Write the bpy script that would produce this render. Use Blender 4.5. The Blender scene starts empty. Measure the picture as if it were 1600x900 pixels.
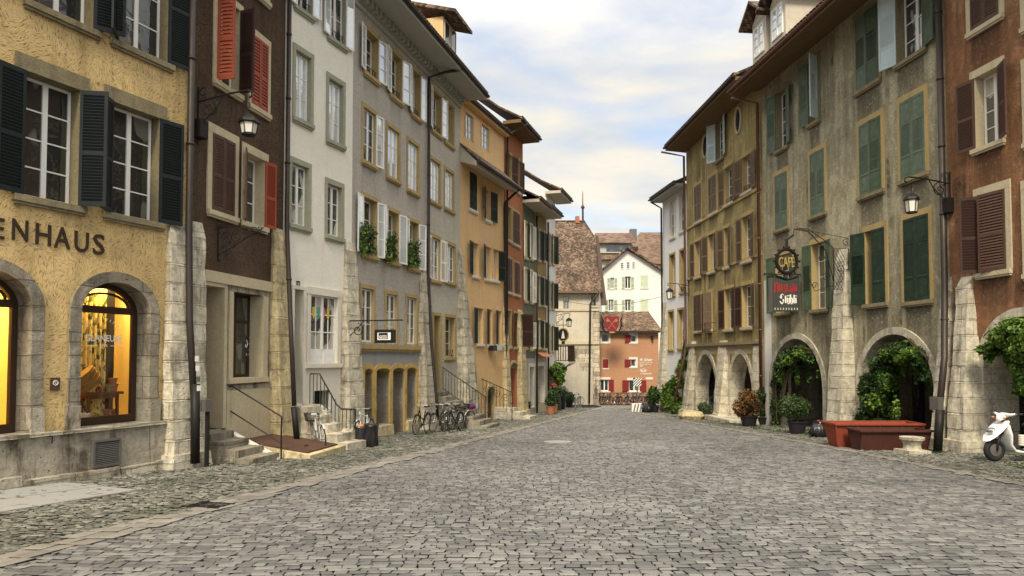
import bpy, math, random
import numpy as np
from mathutils import Vector, Matrix, noise as mnoise
PI = math.pi
random.seed(7); RNG = np.random.default_rng(7)
C = bpy.context.scene.collection
scene = bpy.context.scene

# ---------------------------------------------------------------- camera
F, CXP, CYP, PITCH, CAMH = 1067.0, 800.0, 520.7, math.radians(2.0), 1.7
cam_d = bpy.data.cameras.new('camera'); cam = bpy.data.objects.new('camera', cam_d); C.objects.link(cam)
cam.location = (0, 0, CAMH); cam.rotation_euler = (math.radians(90) + PITCH, 0, 0)
cam_d.sensor_width = 36.0; cam_d.lens = 36.0 * F / 1600.0
cam_d.shift_y = (CYP - 450.0) / 1600.0
cam_d.clip_start = 0.05; cam_d.clip_end = 3000.0
scene.camera = cam

# ---------------------------------------------------------------- world and sun
SUN_EL, SUN_AZ = math.radians(48), math.radians(191)   # azimuth measured from +Y towards +X
world = bpy.data.worlds.new('World'); scene.world = world; world.use_nodes = True
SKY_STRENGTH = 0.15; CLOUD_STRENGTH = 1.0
def build_world():
    nt = world.node_tree; n = nt.nodes; l = nt.links; n.clear()
    out = n.new('ShaderNodeOutputWorld')
    sky = n.new('ShaderNodeTexSky'); sky.sky_type = 'NISHITA'; sky.sun_disc = False
    sky.sun_elevation = SUN_EL; sky.sun_rotation = SUN_AZ
    sky.air_density = 1.0; sky.dust_density = 1.5; sky.ozone_density = 1.2
    b1 = n.new('ShaderNodeBackground'); b1.inputs[1].default_value = SKY_STRENGTH
    l.new(sky.outputs[0], b1.inputs[0])
    tc = n.new('ShaderNodeTexCoord')
    sep = n.new('ShaderNodeSeparateXYZ'); l.new(tc.outputs['Generated'], sep.inputs[0])
    def M(op, a, b):
        m = n.new('ShaderNodeMath'); m.operation = op
        for i, v in enumerate((a, b)):
            if isinstance(v, (int, float)): m.inputs[i].default_value = v
            else: l.new(v, m.inputs[i])
        return m.outputs[0]
    z = M('ADD', M('MAXIMUM', sep.outputs[2], 0.0), 0.22)
    cx = M('DIVIDE', sep.outputs[0], z); cy = M('DIVIDE', sep.outputs[1], z)
    cb = n.new('ShaderNodeCombineXYZ'); l.new(cx, cb.inputs[0]); l.new(cy, cb.inputs[1])
    mp = n.new('ShaderNodeMapping'); l.new(cb.outputs[0], mp.inputs[0])
    mp.inputs['Location'].default_value = (5.3, 2.2, 0); mp.inputs['Scale'].default_value = (0.85, 1.35, 1)
    ns = n.new('ShaderNodeTexNoise'); l.new(mp.outputs[0], ns.inputs['Vector'])
    ns.inputs['Scale'].default_value = 2.1; ns.inputs['Detail'].default_value = 7
    ns.inputs['Roughness'].default_value = 0.5; ns.inputs['Distortion'].default_value = 0.35
    rp = n.new('ShaderNodeValToRGB'); l.new(ns.outputs['Fac'], rp.inputs[0])
    rp.color_ramp.elements[0].position = 0.41; rp.color_ramp.elements[0].color = (0.48,)*3 + (1,)
    rp.color_ramp.elements[1].position = 0.56; rp.color_ramp.elements[1].color = (0.95,)*3 + (1,)
    # brightness of the cloud itself: creamy where thick, greyer in thinner folds
    ns2 = n.new('ShaderNodeTexNoise'); l.new(mp.outputs[0], ns2.inputs['Vector'])
    ns2.inputs['Scale'].default_value = 3.4; ns2.inputs['Detail'].default_value = 5
    rc = n.new('ShaderNodeValToRGB'); l.new(ns2.outputs['Fac'], rc.inputs[0])
    rc.color_ramp.elements[0].position = 0.3; rc.color_ramp.elements[0].color = (0.68, 0.72, 0.75, 1)
    rc.color_ramp.elements[1].position = 0.62; rc.color_ramp.elements[1].color = (1.0, 0.91, 0.75, 1)
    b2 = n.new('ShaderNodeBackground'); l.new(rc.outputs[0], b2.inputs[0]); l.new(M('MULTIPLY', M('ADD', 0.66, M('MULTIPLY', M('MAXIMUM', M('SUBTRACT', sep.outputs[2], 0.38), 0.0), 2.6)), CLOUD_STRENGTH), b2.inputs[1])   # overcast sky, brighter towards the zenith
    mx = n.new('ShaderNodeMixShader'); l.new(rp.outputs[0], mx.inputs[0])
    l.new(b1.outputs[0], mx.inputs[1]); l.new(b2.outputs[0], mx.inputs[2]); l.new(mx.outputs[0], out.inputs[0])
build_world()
sun_d = bpy.data.lights.new('sun', 'SUN'); sun = bpy.data.objects.new('sun', sun_d); C.objects.link(sun)
sun_d.energy = 2.8; sun_d.angle = math.radians(14); sun_d.color = (1.0, 0.88, 0.68)
sdir = Vector((math.sin(SUN_AZ)*math.cos(SUN_EL), math.cos(SUN_AZ)*math.cos(SUN_EL), math.sin(SUN_EL)))
sun.rotation_euler = sdir.to_track_quat('Z', 'Y').to_euler(); sun.location = (0, 0, 40)
vs = scene.view_settings
vs.view_transform = 'Standard'; vs.look = 'None'; vs.gamma = 1.0; vs.use_curve_mapping = False
vs.exposure = 0.68

# ---------------------------------------------------------------- photograph pixel -> place
_cp, _sp = math.cos(PITCH), math.sin(PITCH)
def ray(px, py):
    cx = (px - CXP) / F; cy = (CYP - py) / F
    return Vector((cx, _cp - cy*_sp, _sp + cy*_cp))
CAMP = Vector((0, 0, CAMH))
def at(px, py, y):
    r = ray(px, py); return CAMP + r * (y / r.y)
def gz(y): return -0.04 * max(-20.0, min(62.0, y))
def gpt(px, py):
    "point of the street surface seen at that pixel"
    r = ray(px, py); t = CAMH / (-(r.z) - 0.04 * r.y)
    return CAMP + r * t
def plan(px, y): return Vector(((px - CXP) / F * y * _cp, y))

# ---------------------------------------------------------------- mesh helper
class MB:
    def __init__(s): s.v = []; s.f = []; s.m = []
    def add(s, vs, fs, mi=0):
        o = len(s.v); s.v += [tuple(p) for p in vs]; s.f += [tuple(i + o for i in f) for f in fs]; s.m += [mi]*len(fs); return s
    def box(s, x0, x1, y0, y1, z0, z1, mi=0):
        return s.add([(x0,y0,z0),(x1,y0,z0),(x1,y1,z0),(x0,y1,z0),(x0,y0,z1),(x1,y0,z1),(x1,y1,z1),(x0,y1,z1)],
              [(0,3,2,1),(4,5,6,7),(0,1,5,4),(1,2,6,5),(2,3,7,6),(3,0,4,7)], mi)
    def hexa(s, p, mi=0):
        return s.add(p, [(0,3,2,1),(4,5,6,7),(0,1,5,4),(1,2,6,5),(2,3,7,6),(3,0,4,7)], mi)
    def prism(s, poly, y0, y1, mi=0, axis='y'):
        n = len(poly)
        def P(a, b, t):
            return (a, t, b) if axis == 'y' else ((t, a, b) if axis == 'x' else (a, b, t))
        vs = [P(a, b, y0) for a, b in poly] + [P(a, b, y1) for a, b in poly]
        fs = [tuple(range(n))[::-1], tuple(range(n, 2*n))] + [(i, (i+1) % n, n + (i+1) % n, n + i) for i in range(n)]
        return s.add(vs, fs, mi)
    def tube(s, path, r, n=6, mi=0, closed=False):
        path = [Vector(p) for p in path]; k = len(path); vs = []; up = None
        for i, p in enumerate(path):
            if closed: t = path[(i+1) % k] - path[i-1]
            else: t = path[min(i+1, k-1)] - path[max(i-1, 0)]
            if t.length < 1e-9: t = Vector((0, 0, 1))
            t.normalize()
            if up is None: up = Vector((0, 0, 1)) if abs(t.z) < 0.9 else Vector((1, 0, 0))
            a = t.cross(up)
            if a.length < 1e-5: a = t.cross(Vector((1, 0.3, 0)))
            a.normalize(); b = a.cross(t); up = b
            rr = r[i] if isinstance(r, (list, tuple)) else r
            for j in range(n):
                w = 2*PI*j/n; vs.append(p + a*math.cos(w)*rr + b*math.sin(w)*rr)
        fs = []
        for i in range(k if closed else k-1):
            i2 = (i+1) % k
            for j in range(n): fs.append((i*n+j, i*n+(j+1) % n, i2*n+(j+1) % n, i2*n+j))
        if not closed: fs += [tuple(range(n))[::-1], tuple(range((k-1)*n, k*n))]
        return s.add(vs, fs, mi)
    def lathe(s, prof, c=(0,0,0), n=16, mi=0, sx=1, sy=1):
        vs = []; k = len(prof)
        for r, z in prof:
            for j in range(n):
                w = 2*PI*j/n; vs.append((c[0]+r*math.cos(w)*sx, c[1]+r*math.sin(w)*sy, c[2]+z))
        fs = [(i*n+j, i*n+(j+1) % n, (i+1)*n+(j+1) % n, (i+1)*n+j) for i in range(k-1) for j in range(n)]
        fs += [tuple(range(n))[::-1], tuple(range((k-1)*n, k*n))]
        return s.add(vs, fs, mi)
    def xform(s, M):
        s.v = [tuple(M @ Vector(p)) for p in s.v]; return s
    def rough(s, amp=0.02, sc=1.5, seed=0):
        o = []
        for p in s.v:
            q = Vector(p)*sc + Vector((seed*3.1, seed*1.7, seed*5.3))
            o.append(tuple(Vector(p) + Vector((mnoise.noise(q), mnoise.noise(q+Vector((9,2,1))), mnoise.noise(q+Vector((1,7,5)))*.6))*amp))
        s.v = o; return s
    def build(s, name, mats, parent=None, smooth=False, **k):
        me = bpy.data.meshes.new(name); me.from_pydata(s.v, [], s.f)
        if not isinstance(mats, (list, tuple)): mats = [mats]
        for m in mats: me.materials.append(m)
        if len(mats) > 1: me.polygons.foreach_set('material_index', s.m)
        if smooth: me.polygons.foreach_set('use_smooth', [True]*len(s.f))
        me.update()
        o = bpy.data.objects.new(name, me); C.objects.link(o)
        if parent: o.parent = parent
        tag(o, **k); return o
def tag(o, label=None, cat=None, group=None, kind=None):
    if label: o['label'] = label
    if cat: o['category'] = cat
    if group: o['group'] = group
    if kind: o['kind'] = kind
    return o
def thing(name, label, cat, loc=(0,0,0), rz=0.0, group=None):
    o = bpy.data.objects.new(name, None); C.objects.link(o); o.empty_display_size = .2
    o.location = loc; o.rotation_euler = (0, 0, rz)
    return tag(o, label, cat, group)
def copy_tree(o, parent=None):
    c = o.copy(); C.objects.link(c)
    if parent: c.parent = parent
    for ch in list(o.children): copy_tree(ch, c)
    return c
def solid_block(b, corners_bot, corners_top, nu=4, nv=10, amp=0.02, seed=0, mi=0):
    "a roughened tapered block between two quads (each 4 points, ccw)"
    rb = []
    for k in range(4):
        for i in range(nu): rb.append((k, i / nu))
    n = len(rb); vs = []
    for j in range(nv+1):
        t = j / nv
        for k, a in rb:
            p0 = Vector(corners_bot[k]).lerp(Vector(corners_bot[(k+1) % 4]), a)
            p1 = Vector(corners_top[k]).lerp(Vector(corners_top[(k+1) % 4]), a)
            p = p0.lerp(p1, t); q = p*1.7 + Vector((seed*7.7, seed*3.3, 0))
            w = Vector((mnoise.noise(q), mnoise.noise(q+Vector((5,1,3))), 0)) * amp
            vs.append(p + w)
    fs = [(j*n+i, j*n+(i+1) % n, (j+1)*n+(i+1) % n, (j+1)*n+i) for j in range(nv) for i in range(n)]
    fs += [tuple(range(n))[::-1], tuple(range(nv*n, nv*n+n))]
    return b.add(vs, fs, mi)

# ---------------------------------------------------------------- materials
def hexc(h):
    return tuple((int(h[i:i+2], 16)/255.0)**2.2 for i in (0, 2, 4))
class NT:
    def __init__(s, name):
        s.mat = bpy.data.materials.new(name); s.mat.use_nodes = True
        s.n = s.mat.node_tree.nodes; s.l = s.mat.node_tree.links; s.n.clear()
        s.out = s.n.new('ShaderNodeOutputMaterial'); s.tc = s.n.new('ShaderNodeTexCoord')
        s.b = s.n.new('ShaderNodeBsdfPrincipled'); s.l.new(s.b.outputs[0], s.out.inputs[0])
    def set(s, sock, v):
        if isinstance(v, (int, float)): sock.default_value = v
        elif isinstance(v, tuple):
            sock.default_value = v if len(v) == len(sock.default_value) else tuple(v) + (1,)
        else: s.l.new(v, sock)
    def math(s, op, a, b=0.0, clamp=False):
        m = s.n.new('ShaderNodeMath'); m.operation = op; m.use_clamp = clamp; s.set(m.inputs[0], a); s.set(m.inputs[1], b); return m.outputs[0]
    def mix(s, f, a, b, mode='MIX'):
        m = s.n.new('ShaderNodeMix'); m.data_type = 'RGBA'; m.blend_type = mode; m.clamp_result = False
        s.set(m.inputs[0], f); s.set(m.inputs[6], a); s.set(m.inputs[7], b); return m.outputs[2]
    def map(s, vec, sc=(1,1,1), loc=(0,0,0), rot=(0,0,0)):
        m = s.n.new('ShaderNodeMapping'); s.l.new(vec, m.inputs[0])
        m.inputs['Location'].default_value = loc; m.inputs['Rotation'].default_value = rot; m.inputs['Scale'].default_value = sc; return m.outputs[0]
    def noise(s, vec, scale, detail=4, rough=.55, dist=0.0):
        m = s.n.new('ShaderNodeTexNoise'); s.l.new(vec, m.inputs['Vector']); m.inputs['Scale'].default_value = scale
        m.inputs['Detail'].default_value = detail; m.inputs['Roughness'].default_value = rough; m.inputs['Distortion'].default_value = dist
        return m.outputs['Fac']
    def ramp(s, f, stops):
        m = s.n.new('ShaderNodeValToRGB'); s.l.new(f, m.inputs[0]); e = m.color_ramp.elements
        while len(e) < len(stops): e.new(0.5)
        for i, (p, c) in enumerate(stops):
            e[i].position = p; e[i].color = (c,)*3 + (1,) if isinstance(c, (int, float)) else tuple(c) + (1,)
        return m.outputs[0]
    def bump(s, h, strength=.5, dist=.01, normal=None):
        m = s.n.new('ShaderNodeBump'); s.set(m.inputs['Height'], h); m.inputs['Strength'].default_value = strength
        m.inputs['Distance'].default_value = dist
        if normal: s.l.new(normal, m.inputs['Normal'])
        return m.outputs[0]
    def fin(s, color=None, rough=None, normal=None, spec=None, metal=None, **k):
        if color is not None: s.set(s.b.inputs['Base Color'], color)
        if rough is not None: s.set(s.b.inputs['Roughness'], rough)
        if normal is not None: s.l.new(normal, s.b.inputs['Normal'])
        if spec is not None: s.set(s.b.inputs['Specular IOR Level'], spec)
        if metal is not None: s.set(s.b.inputs['Metallic'], metal)
        for kk, v in k.items(): s.set(s.b.inputs[kk.replace('_', ' ')], v)
        return s.mat
def mul(c, k): return tuple(min(1.0, x*k) for x in c)
def plaster(name, col, var=.25, stain=.5, stain_col=(.10,.085,.06), bump=.5, bsc=55, patch=None, patch_amt=.5, streak_lo=.56, seed=0, base=0.0, sills=(), sill_len=1.6, sill_amt=.92, blotch=0.0):
    t = NT(name); o = t.map(t.tc.outputs['Object'], loc=(seed*3.7, seed, seed*1.3))
    big = t.noise(o, .55, 6, .6, .4); mid = t.noise(o, 4.5, 5, .65)
    c = t.mix(big, mul(col, 1-var), mul(col, 1+var*.7))
    c = t.mix(t.math('MULTIPLY', t.ramp(mid, [(.35, 1.0), (.62, 0.0)]), var*1.3), c, mul(col, .55))
    if patch:
        pf = t.ramp(t.noise(o, .9, 7, .65, .6), [(.50, 0.0), (.58, 1.0)])
        c = t.mix(t.math('MULTIPLY', pf, patch_amt), c, patch)
    st = t.noise(t.map(o, sc=(3.6, 3.6, .22)), 1.0, 6, .62)
    st2 = t.noise(o, .8, 3, .5)
    sf = t.math('MULTIPLY', t.ramp(st, [(streak_lo-.08, 0.0), (streak_lo+.12, 1.0)]), t.ramp(st2, [(.38, .15), (.62, 1.0)]))
    c = t.mix(t.math('MULTIPLY', sf, stain), c, stain_col)
    if blotch:
        bl = t.ramp(t.noise(t.map(o, sc=(1,1,.7)), 1.3, 10, .76, .9), [(.46, 0.0), (.54, 1.0)]); c = t.mix(t.math('MULTIPLY', bl, blotch), c, mul(col, .50))
        bl = t.ramp(t.noise(o, 3.4, 8, .75, .6), [(.52, 0.0), (.62, 1.0)]); c = t.mix(t.math('MULTIPLY', bl, blotch*.7), c, mul(col, .62))
    if sills:
        sx = t.n.new('ShaderNodeSeparateXYZ'); t.l.new(t.tc.outputs['Object'], sx.inputs[0]); tot = None
        rag = t.noise(t.map(o, sc=(9, 9, .25)), 1.0, 5, .7)
        for (ua, ub, v0) in sills:
            hw = (ub-ua)/2; fx = t.math('MULTIPLY', t.math('SUBTRACT', hw, t.math('ABSOLUTE', t.math('SUBTRACT', sx.outputs[0], (ua+ub)/2))), 6.0, True)
            dz = t.math('SUBTRACT', v0-.12, sx.outputs[2]); fz = t.math('MULTIPLY', t.math('GREATER_THAN', dz, 0.0), t.math('SUBTRACT', 1.0, t.math('DIVIDE', dz, sill_len), True))
            f = t.math('MULTIPLY', fx, fz); tot = f if tot is None else t.math('MAXIMUM', tot, f)
        sm = t.math('MULTIPLY', tot, t.ramp(t.math('ADD', rag, t.math('MULTIPLY', tot, .22)), [(.40, 0.0), (.60, 1.0)]))
        c = t.mix(t.math('MULTIPLY', sm, sill_amt), c, stain_col)
    fine = t.noise(o, bsc, 3, .7)
    c = t.mix(t.math('MULTIPLY', t.ramp(fine, [(.34, 1.0), (.54, 0.0)]), .55*min(1, bump)), c, mul(col, .3))
    grit = t.noise(o, 15, 4, .8); g2 = t.noise(o, 9, 8, .8, .5)
    c = t.mix(t.math('MULTIPLY', t.ramp(grit, [(.36, 1.0), (.50, 0.0)]), .75*min(1, bump)), c, mul(col, .38))
    c = t.mix(t.math('MULTIPLY', t.ramp(g2, [(.54, 0.0), (.66, 1.0)]), .5*min(1, bump)), c, mul(col, 1.35))
    nb = t.bump(t.math('ADD', t.math('ADD', fine, grit), t.math('MULTIPLY', mid, .8)), bump, .035)
    return t.fin(c, .93, nb, .2)
def comb(name, col, dark, sc=2.4, amt=.75, bump=.8):
    "plaster combed in short strokes of changing direction"
    t = NT(name); o = t.tc.outputs['Object']
    dn = t.n.new('ShaderNodeTexNoise'); t.l.new(o, dn.inputs['Vector']); dn.inputs['Scale'].default_value = 2.2
    dv = t.n.new('ShaderNodeVectorMath'); dv.operation = 'MULTIPLY_ADD'; t.l.new(dn.outputs['Color'], dv.inputs[0])
    dv.inputs[1].default_value = (.45,)*3; t.l.new(o, dv.inputs[2])
    vo = t.n.new('ShaderNodeTexVoronoi'); t.l.new(dv.outputs[0], vo.inputs['Vector']); vo.inputs['Scale'].default_value = sc
    sp = t.n.new('ShaderNodeSeparateColor'); t.l.new(vo.outputs['Color'], sp.inputs[0])
    ang = t.math('MULTIPLY', t.math('ADD', t.math('MULTIPLY', sp.outputs[0], 1.0), -.1), 2.4)
    vr = t.n.new('ShaderNodeVectorRotate'); vr.rotation_type = 'Y_AXIS'; t.l.new(o, vr.inputs['Vector']); t.l.new(ang, vr.inputs['Angle'])
    s1 = t.noise(t.map(vr.outputs[0], sc=(9, 12, 62)), 1.0, 3, .6, .3)
    big = t.noise(o, .6, 5, .6)
    c = t.mix(t.ramp(big, [(.3, 0.0), (.65, 1.0)]), mul(col, .70), mul(col, 1.10))
    c = t.mix(t.math('MULTIPLY', t.ramp(t.noise(o, 1.7, 9, .72, .8), [(.5, 0.0), (.64, 1.0)]), .4), c, mul(col, .5))
    c = t.mix(t.math('MULTIPLY', t.ramp(s1, [(.37, 1.0), (.455, 0.0)]), amt), c, dark)
    st = t.noise(t.map(o, sc=(2.5, 2.5, .3)), 1.0, 5, .6)
    c = t.mix(t.math('MULTIPLY', t.ramp(st, [(.52, 0.0), (.68, 1.0)]), .5), c, mul(dark, 1.5))
    nb = t.bump(t.math('ADD', t.ramp(s1, [(.3, 0.0), (.6, 1.0)]), t.math('MULTIPLY', t.noise(o, 30, 3), .35)), bump, .035)
    return t.fin(c, .9, nb, .25)
def stone(name, col, bw=.62, bh=.34, mortar=.5, var=.3, dirt=.55, dirt_col=(.09,.075,.055), seed=0, pits=.6):
    t = NT(name); o = t.tc.outputs['Object']
    sx = t.n.new('ShaderNodeSeparateXYZ'); t.l.new(o, sx.inputs[0])
    cb = t.n.new('ShaderNodeCombineXYZ'); t.l.new(t.math('ADD', sx.outputs[0], t.math('MULTIPLY', sx.outputs[1], .93)), cb.inputs[0]); t.l.new(sx.outputs[2], cb.inputs[1])
    dn = t.n.new('ShaderNodeTexNoise'); t.l.new(o, dn.inputs['Vector']); dn.inputs['Scale'].default_value = 2.0
    dv = t.n.new('ShaderNodeVectorMath'); dv.operation = 'MULTIPLY_ADD'; t.l.new(dn.outputs['Color'], dv.inputs[0])
    dv.inputs[1].default_value = (.07,)*3; t.l.new(cb.outputs[0], dv.inputs[2])
    br = t.n.new('ShaderNodeTexBrick'); t.l.new(dv.outputs[0], br.inputs['Vector'])
    br.inputs['Color1'].default_value = mul(col, 1-var*.6) + (1,); br.inputs['Color2'].default_value = mul(col, 1+var*.6) + (1,)
    br.inputs['Mortar'].default_value = mul(col, mortar) + (1,)
    br.inputs['Scale'].default_value = 1.0; br.inputs['Mortar Size'].default_value = .012; br.inputs['Mortar Smooth'].default_value = .3
    br.inputs['Bias'].default_value = 0.0; br.inputs['Brick Width'].default_value = bw; br.inputs['Row Height'].default_value = bh
    br.offset = .43; br.squash = 1.0
    om = t.map(o, loc=(seed*2.3, seed, seed*4.1))
    big = t.noise(om, 1.1, 7, .65, .5); mid = t.noise(om, 7, 6, .7)
    c = t.mix(t.ramp(mid, [(.3, 0.0), (.7, 1.0)]), t.mix(.5, br.outputs[0], (.0,.0,.0), 'MIX') if False else br.outputs[0], br.outputs[0])
    c = t.mix(t.math('MULTIPLY', t.ramp(mid, [(.36, 1.0), (.58, 0.0)]), .6), c, mul(col, .42))
    c = t.mix(t.math('MULTIPLY', t.ramp(t.noise(om, 2.3, 8, .7, .8), [(.50, 0.0), (.62, 1.0)]), .45), c, mul((col[0]*.92, col[1]*.86, col[2]*.72), .62))
    st = t.noise(t.map(om, sc=(2.4, 2.4, .45)), 1.0, 7, .7)
    c = t.mix(t.math('MULTIPLY', t.math('MULTIPLY', t.ramp(st, [(.48, 0.0), (.62, 1.0)]), t.ramp(big, [(.4, .3), (.58, 1.0)])), dirt*1.25), c, dirt_col)
    vo = t.n.new('ShaderNodeTexVoronoi'); t.l.new(om, vo.inputs['Vector']); vo.inputs['Scale'].default_value = 13
    pit = t.math('MULTIPLY', t.ramp(vo.outputs['Distance'], [(.10, 1.0), (.22, 0.0)]), t.ramp(t.noise(om, 3, 2), [(.5, 0.0), (.62, 1.0)]))
    c = t.mix(t.math('MULTIPLY', pit, pits), c, mul(col, .2))
    h = t.math('SUBTRACT', t.math('ADD', t.math('MULTIPLY', mid, .7), t.math('MULTIPLY', t.noise(om, 35, 4), .4)), t.math('ADD', t.math('MULTIPLY', br.outputs['Fac'], .8), pit))
    return t.fin(c, .92, t.bump(h, .85, .04), .2)
def tiles(name, a, b, c_, bw=.17, bh=.16, seed=0):
    t = NT(name); o = t.tc.outputs['Object']
    sx = t.n.new('ShaderNodeSeparateXYZ'); t.l.new(o, sx.inputs[0])
    cb = t.n.new('ShaderNodeCombineXYZ'); t.l.new(sx.outputs[0], cb.inputs[0])
    t.l.new(t.math('ADD', t.math('MULTIPLY', sx.outputs[1], .75), sx.outputs[2]), cb.inputs[1])
    br = t.n.new('ShaderNodeTexBrick'); t.l.new(cb.outputs[0], br.inputs['Vector'])
    br.inputs['Color1'].default_value = (0,0,0,1); br.inputs['Color2'].default_value = (1,1,1,1); br.inputs['Mortar'].default_value = (.5,.5,.5,1)
    br.inputs['Scale'].default_value = 1; br.inputs['Mortar Size'].default_value = .012; br.inputs['Brick Width'].default_value = bw; br.inputs['Row Height'].default_value = bh
    br.inputs['Bias'].default_value = 0; br.offset = .5
    big = t.noise(o, .8, 6, .7)
    f = t.math('ADD', t.math('MULTIPLY', br.outputs[0], .55), t.math('MULTIPLY', t.math('SUBTRACT', big, .5), 1.3))
    c = t.ramp(t.math('ADD', f, .15), [(.15, a), (.45, b), (.85, c_)])
    c = t.mix(t.math('MULTIPLY', br.outputs['Fac'], .75), c, (.02,.015,.012))
    return t.fin(c, .85, t.bump(t.math('SUBTRACT', t.noise(o, 12, 4), t.math('MULTIPLY', br.outputs['Fac'], 1.5)), .7, .03), .3)
def paint(name, col, rough=.5, var=.18, dirt=.3, wear=None, wear_amt=.0, bump=.2, spec=.22, metal=0.0):
    t = NT(name); o = t.tc.outputs['Object']
    n1 = t.noise(o, 2.3, 6, .65); n2 = t.noise(t.map(o, sc=(1, 1, .35)), 14, 5, .7)
    c = t.mix(n1, mul(col, 1-var), mul(col, 1+var))
    c = t.mix(t.math('MULTIPLY', t.ramp(n2, [(.5, 0.0), (.75, 1.0)]), dirt), c, mul(col, .35))
    if wear: c = t.mix(t.math('MULTIPLY', t.ramp(t.noise(o, 5, 8, .75), [(.52, 0.0), (.6, 1.0)]), wear_amt), c, wear)
    r = t.math('ADD', t.math('MULTIPLY', n2, .3), rough-.12)
    return t.fin(c, r, t.bump(n2, bump, .01), spec, metal)
def leafmat(name, a, b, c_, tr=.25):
    t = NT(name); g = t.n.new('ShaderNodeNewGeometry')
    rnd = g.outputs['Random Per Island']
    big = t.noise(t.tc.outputs['Object'], 1.6, 3)
    f = t.math('ADD', t.math('MULTIPLY', rnd, .6), t.math('MULTIPLY', t.math('SUBTRACT', big, .3), .9))
    c = t.ramp(f, [(.15, a), (.5, b), (.85, c_)])
    t.fin(c, .45, None, .35)
    tl = t.n.new('ShaderNodeBsdfTranslucent'); t.l.new(c, tl.inputs[0])
    mx = t.n.new('ShaderNodeMixShader'); mx.inputs[0].default_value = tr
    t.l.new(t.b.outputs[0], mx.inputs[1]); t.l.new(tl.outputs[0], mx.inputs[2]); t.l.new(mx.outputs[0], t.out.inputs[0])
    return t.mat
def glassmat(name, col, refl=.5, rough=.03, vscale=.8, alt=None, alt_pos=.5):
    "old window pane: dark room, curtain or painted sky reflection behind, mirror-like front"
    t = NT(name); o = t.tc.outputs['Object']
    if alt:
        c = t.mix(t.ramp(t.noise(t.map(o, sc=(1, 1, .5)), vscale, 2, .5), [(alt_pos, 0.0), (alt_pos+.02, 1.0)]), col, alt)
    else: c = t.mix(t.noise(o, vscale, 3), mul(col, .5), mul(col, 1.4))
    nb = t.bump(t.noise(o, 2.6, 2, .5, .8), .16, .04)
    t.fin(c, .5, None, .2)
    gl = t.n.new('ShaderNodeBsdfGlossy'); gl.inputs['Color'].default_value = (.92,.95,1,1); gl.inputs['Roughness'].default_value = rough
    t.l.new(nb, gl.inputs['Normal'])
    lw = t.n.new('ShaderNodeFresnel'); lw.inputs[0].default_value = 1.5; t.l.new(nb, lw.inputs['Normal'])
    f = t.math('ADD', t.math('MULTIPLY', lw.outputs[0], 1.0-refl*.5), refl, clamp=True)
    mx = t.n.new('ShaderNodeMixShader'); t.l.new(f, mx.inputs[0]); t.l.new(t.b.outputs[0], mx.inputs[1]); t.l.new(gl.outputs[0], mx.inputs[2])
    t.l.new(mx.outputs[0], t.out.inputs[0]); return t.mat
def clearglass(name, refl=.05):
    t = NT(name); tr = t.n.new('ShaderNodeBsdfTransparent'); gl = t.n.new('ShaderNodeBsdfGlossy'); gl.inputs['Roughness'].default_value = .02
    fr = t.n.new('ShaderNodeFresnel'); fr.inputs[0].default_value = 1.35
    mx = t.n.new('ShaderNodeMixShader'); t.l.new(t.math('MULTIPLY', fr.outputs[0], 1.0), mx.inputs[0]); t.l.new(tr.outputs[0], mx.inputs[1]); t.l.new(gl.outputs[0], mx.inputs[2])
    t.l.new(mx.outputs[0], t.out.inputs[0]); return t.mat
def cobble(name, a, b, c_, spec=.35, rough=.62, patch=None):
    t = NT(name); g = t.n.new('ShaderNodeNewGeometry'); o = t.tc.outputs['Object']
    rnd = g.outputs['Random Per Island']; big = t.noise(o, .28, 5, .6)
    f = t.math('ADD', t.math('MULTIPLY', rnd, .62), t.math('MULTIPLY', t.math('SUBTRACT', big, .5), 1.0))
    c = t.ramp(t.math('ADD', f, .2), [(.12, a), (.5, b), (.92, c_)])
    fn = t.noise(o, 38, 5, .75)
    c = t.mix(t.math('MULTIPLY', t.ramp(fn, [(.38, 1.0), (.55, 0.0)]), .38), c, mul(b, .5))
    if patch: c = t.mix(t.math('MULTIPLY', t.ramp(t.noise(o, .9, 6, .7), [(.5, 0.0), (.66, 1.0)]), .7), c, patch)
    nb = t.bump(t.math('ADD', fn, t.math('MULTIPLY', t.noise(o, 11, 3), 1.2)), .7, .012)
    r = t.math('ADD', t.math('MULTIPLY', fn, .35), rough-.2)
    return t.fin(c, r, nb, spec)
def flat(name, col, rough=.6, spec=.3, metal=0.0, emit=None, es=1.0):
    t = NT(name); o = t.tc.outputs['Object']
    c = t.mix(t.noise(o, 6, 4), mul(col, .85), mul(col, 1.15))
    m = t.fin(c, rough, None, spec, metal)
    if emit: t.b.inputs['Emission Color'].default_value = tuple(emit)+(1,); t.b.inputs['Emission Strength'].default_value = es
    return m
MT = {}
MT['yellow'] = comb('yellow_combed_plaster', (.69,.50,.23), (.12,.08,.028), sc=3.0, amt=.9, bump=.35)
MT['brown'] = comb('brown_combed_plaster', (.15,.095,.06), (.025,.016,.011), sc=4.5, amt=.85, bump=1.0)
MT['cream'] = plaster('cream_plaster', (.86,.83,.72), .08, .12, (.35,.30,.2), .25, 30, seed=1)
MT['mauve'] = plaster('grey_roughcast', (.47,.43,.385), .14, .22, (.17,.14,.11), .8, 42, seed=2)
MT['lgrey'] = plaster('pale_grey_roughcast', (.62,.58,.49), .14, .22, (.2,.17,.13), .8, 42, seed=3)
MT['bgrey'] = plaster('blue_grey_plaster', (.42,.42,.41), .15, .3, (.2,.18,.14), .3, 30, seed=4)
MT['orange'] = plaster('apricot_plaster', (.76,.51,.26), .10, .22, (.30,.18,.08), .35, 35, seed=5)
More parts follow.
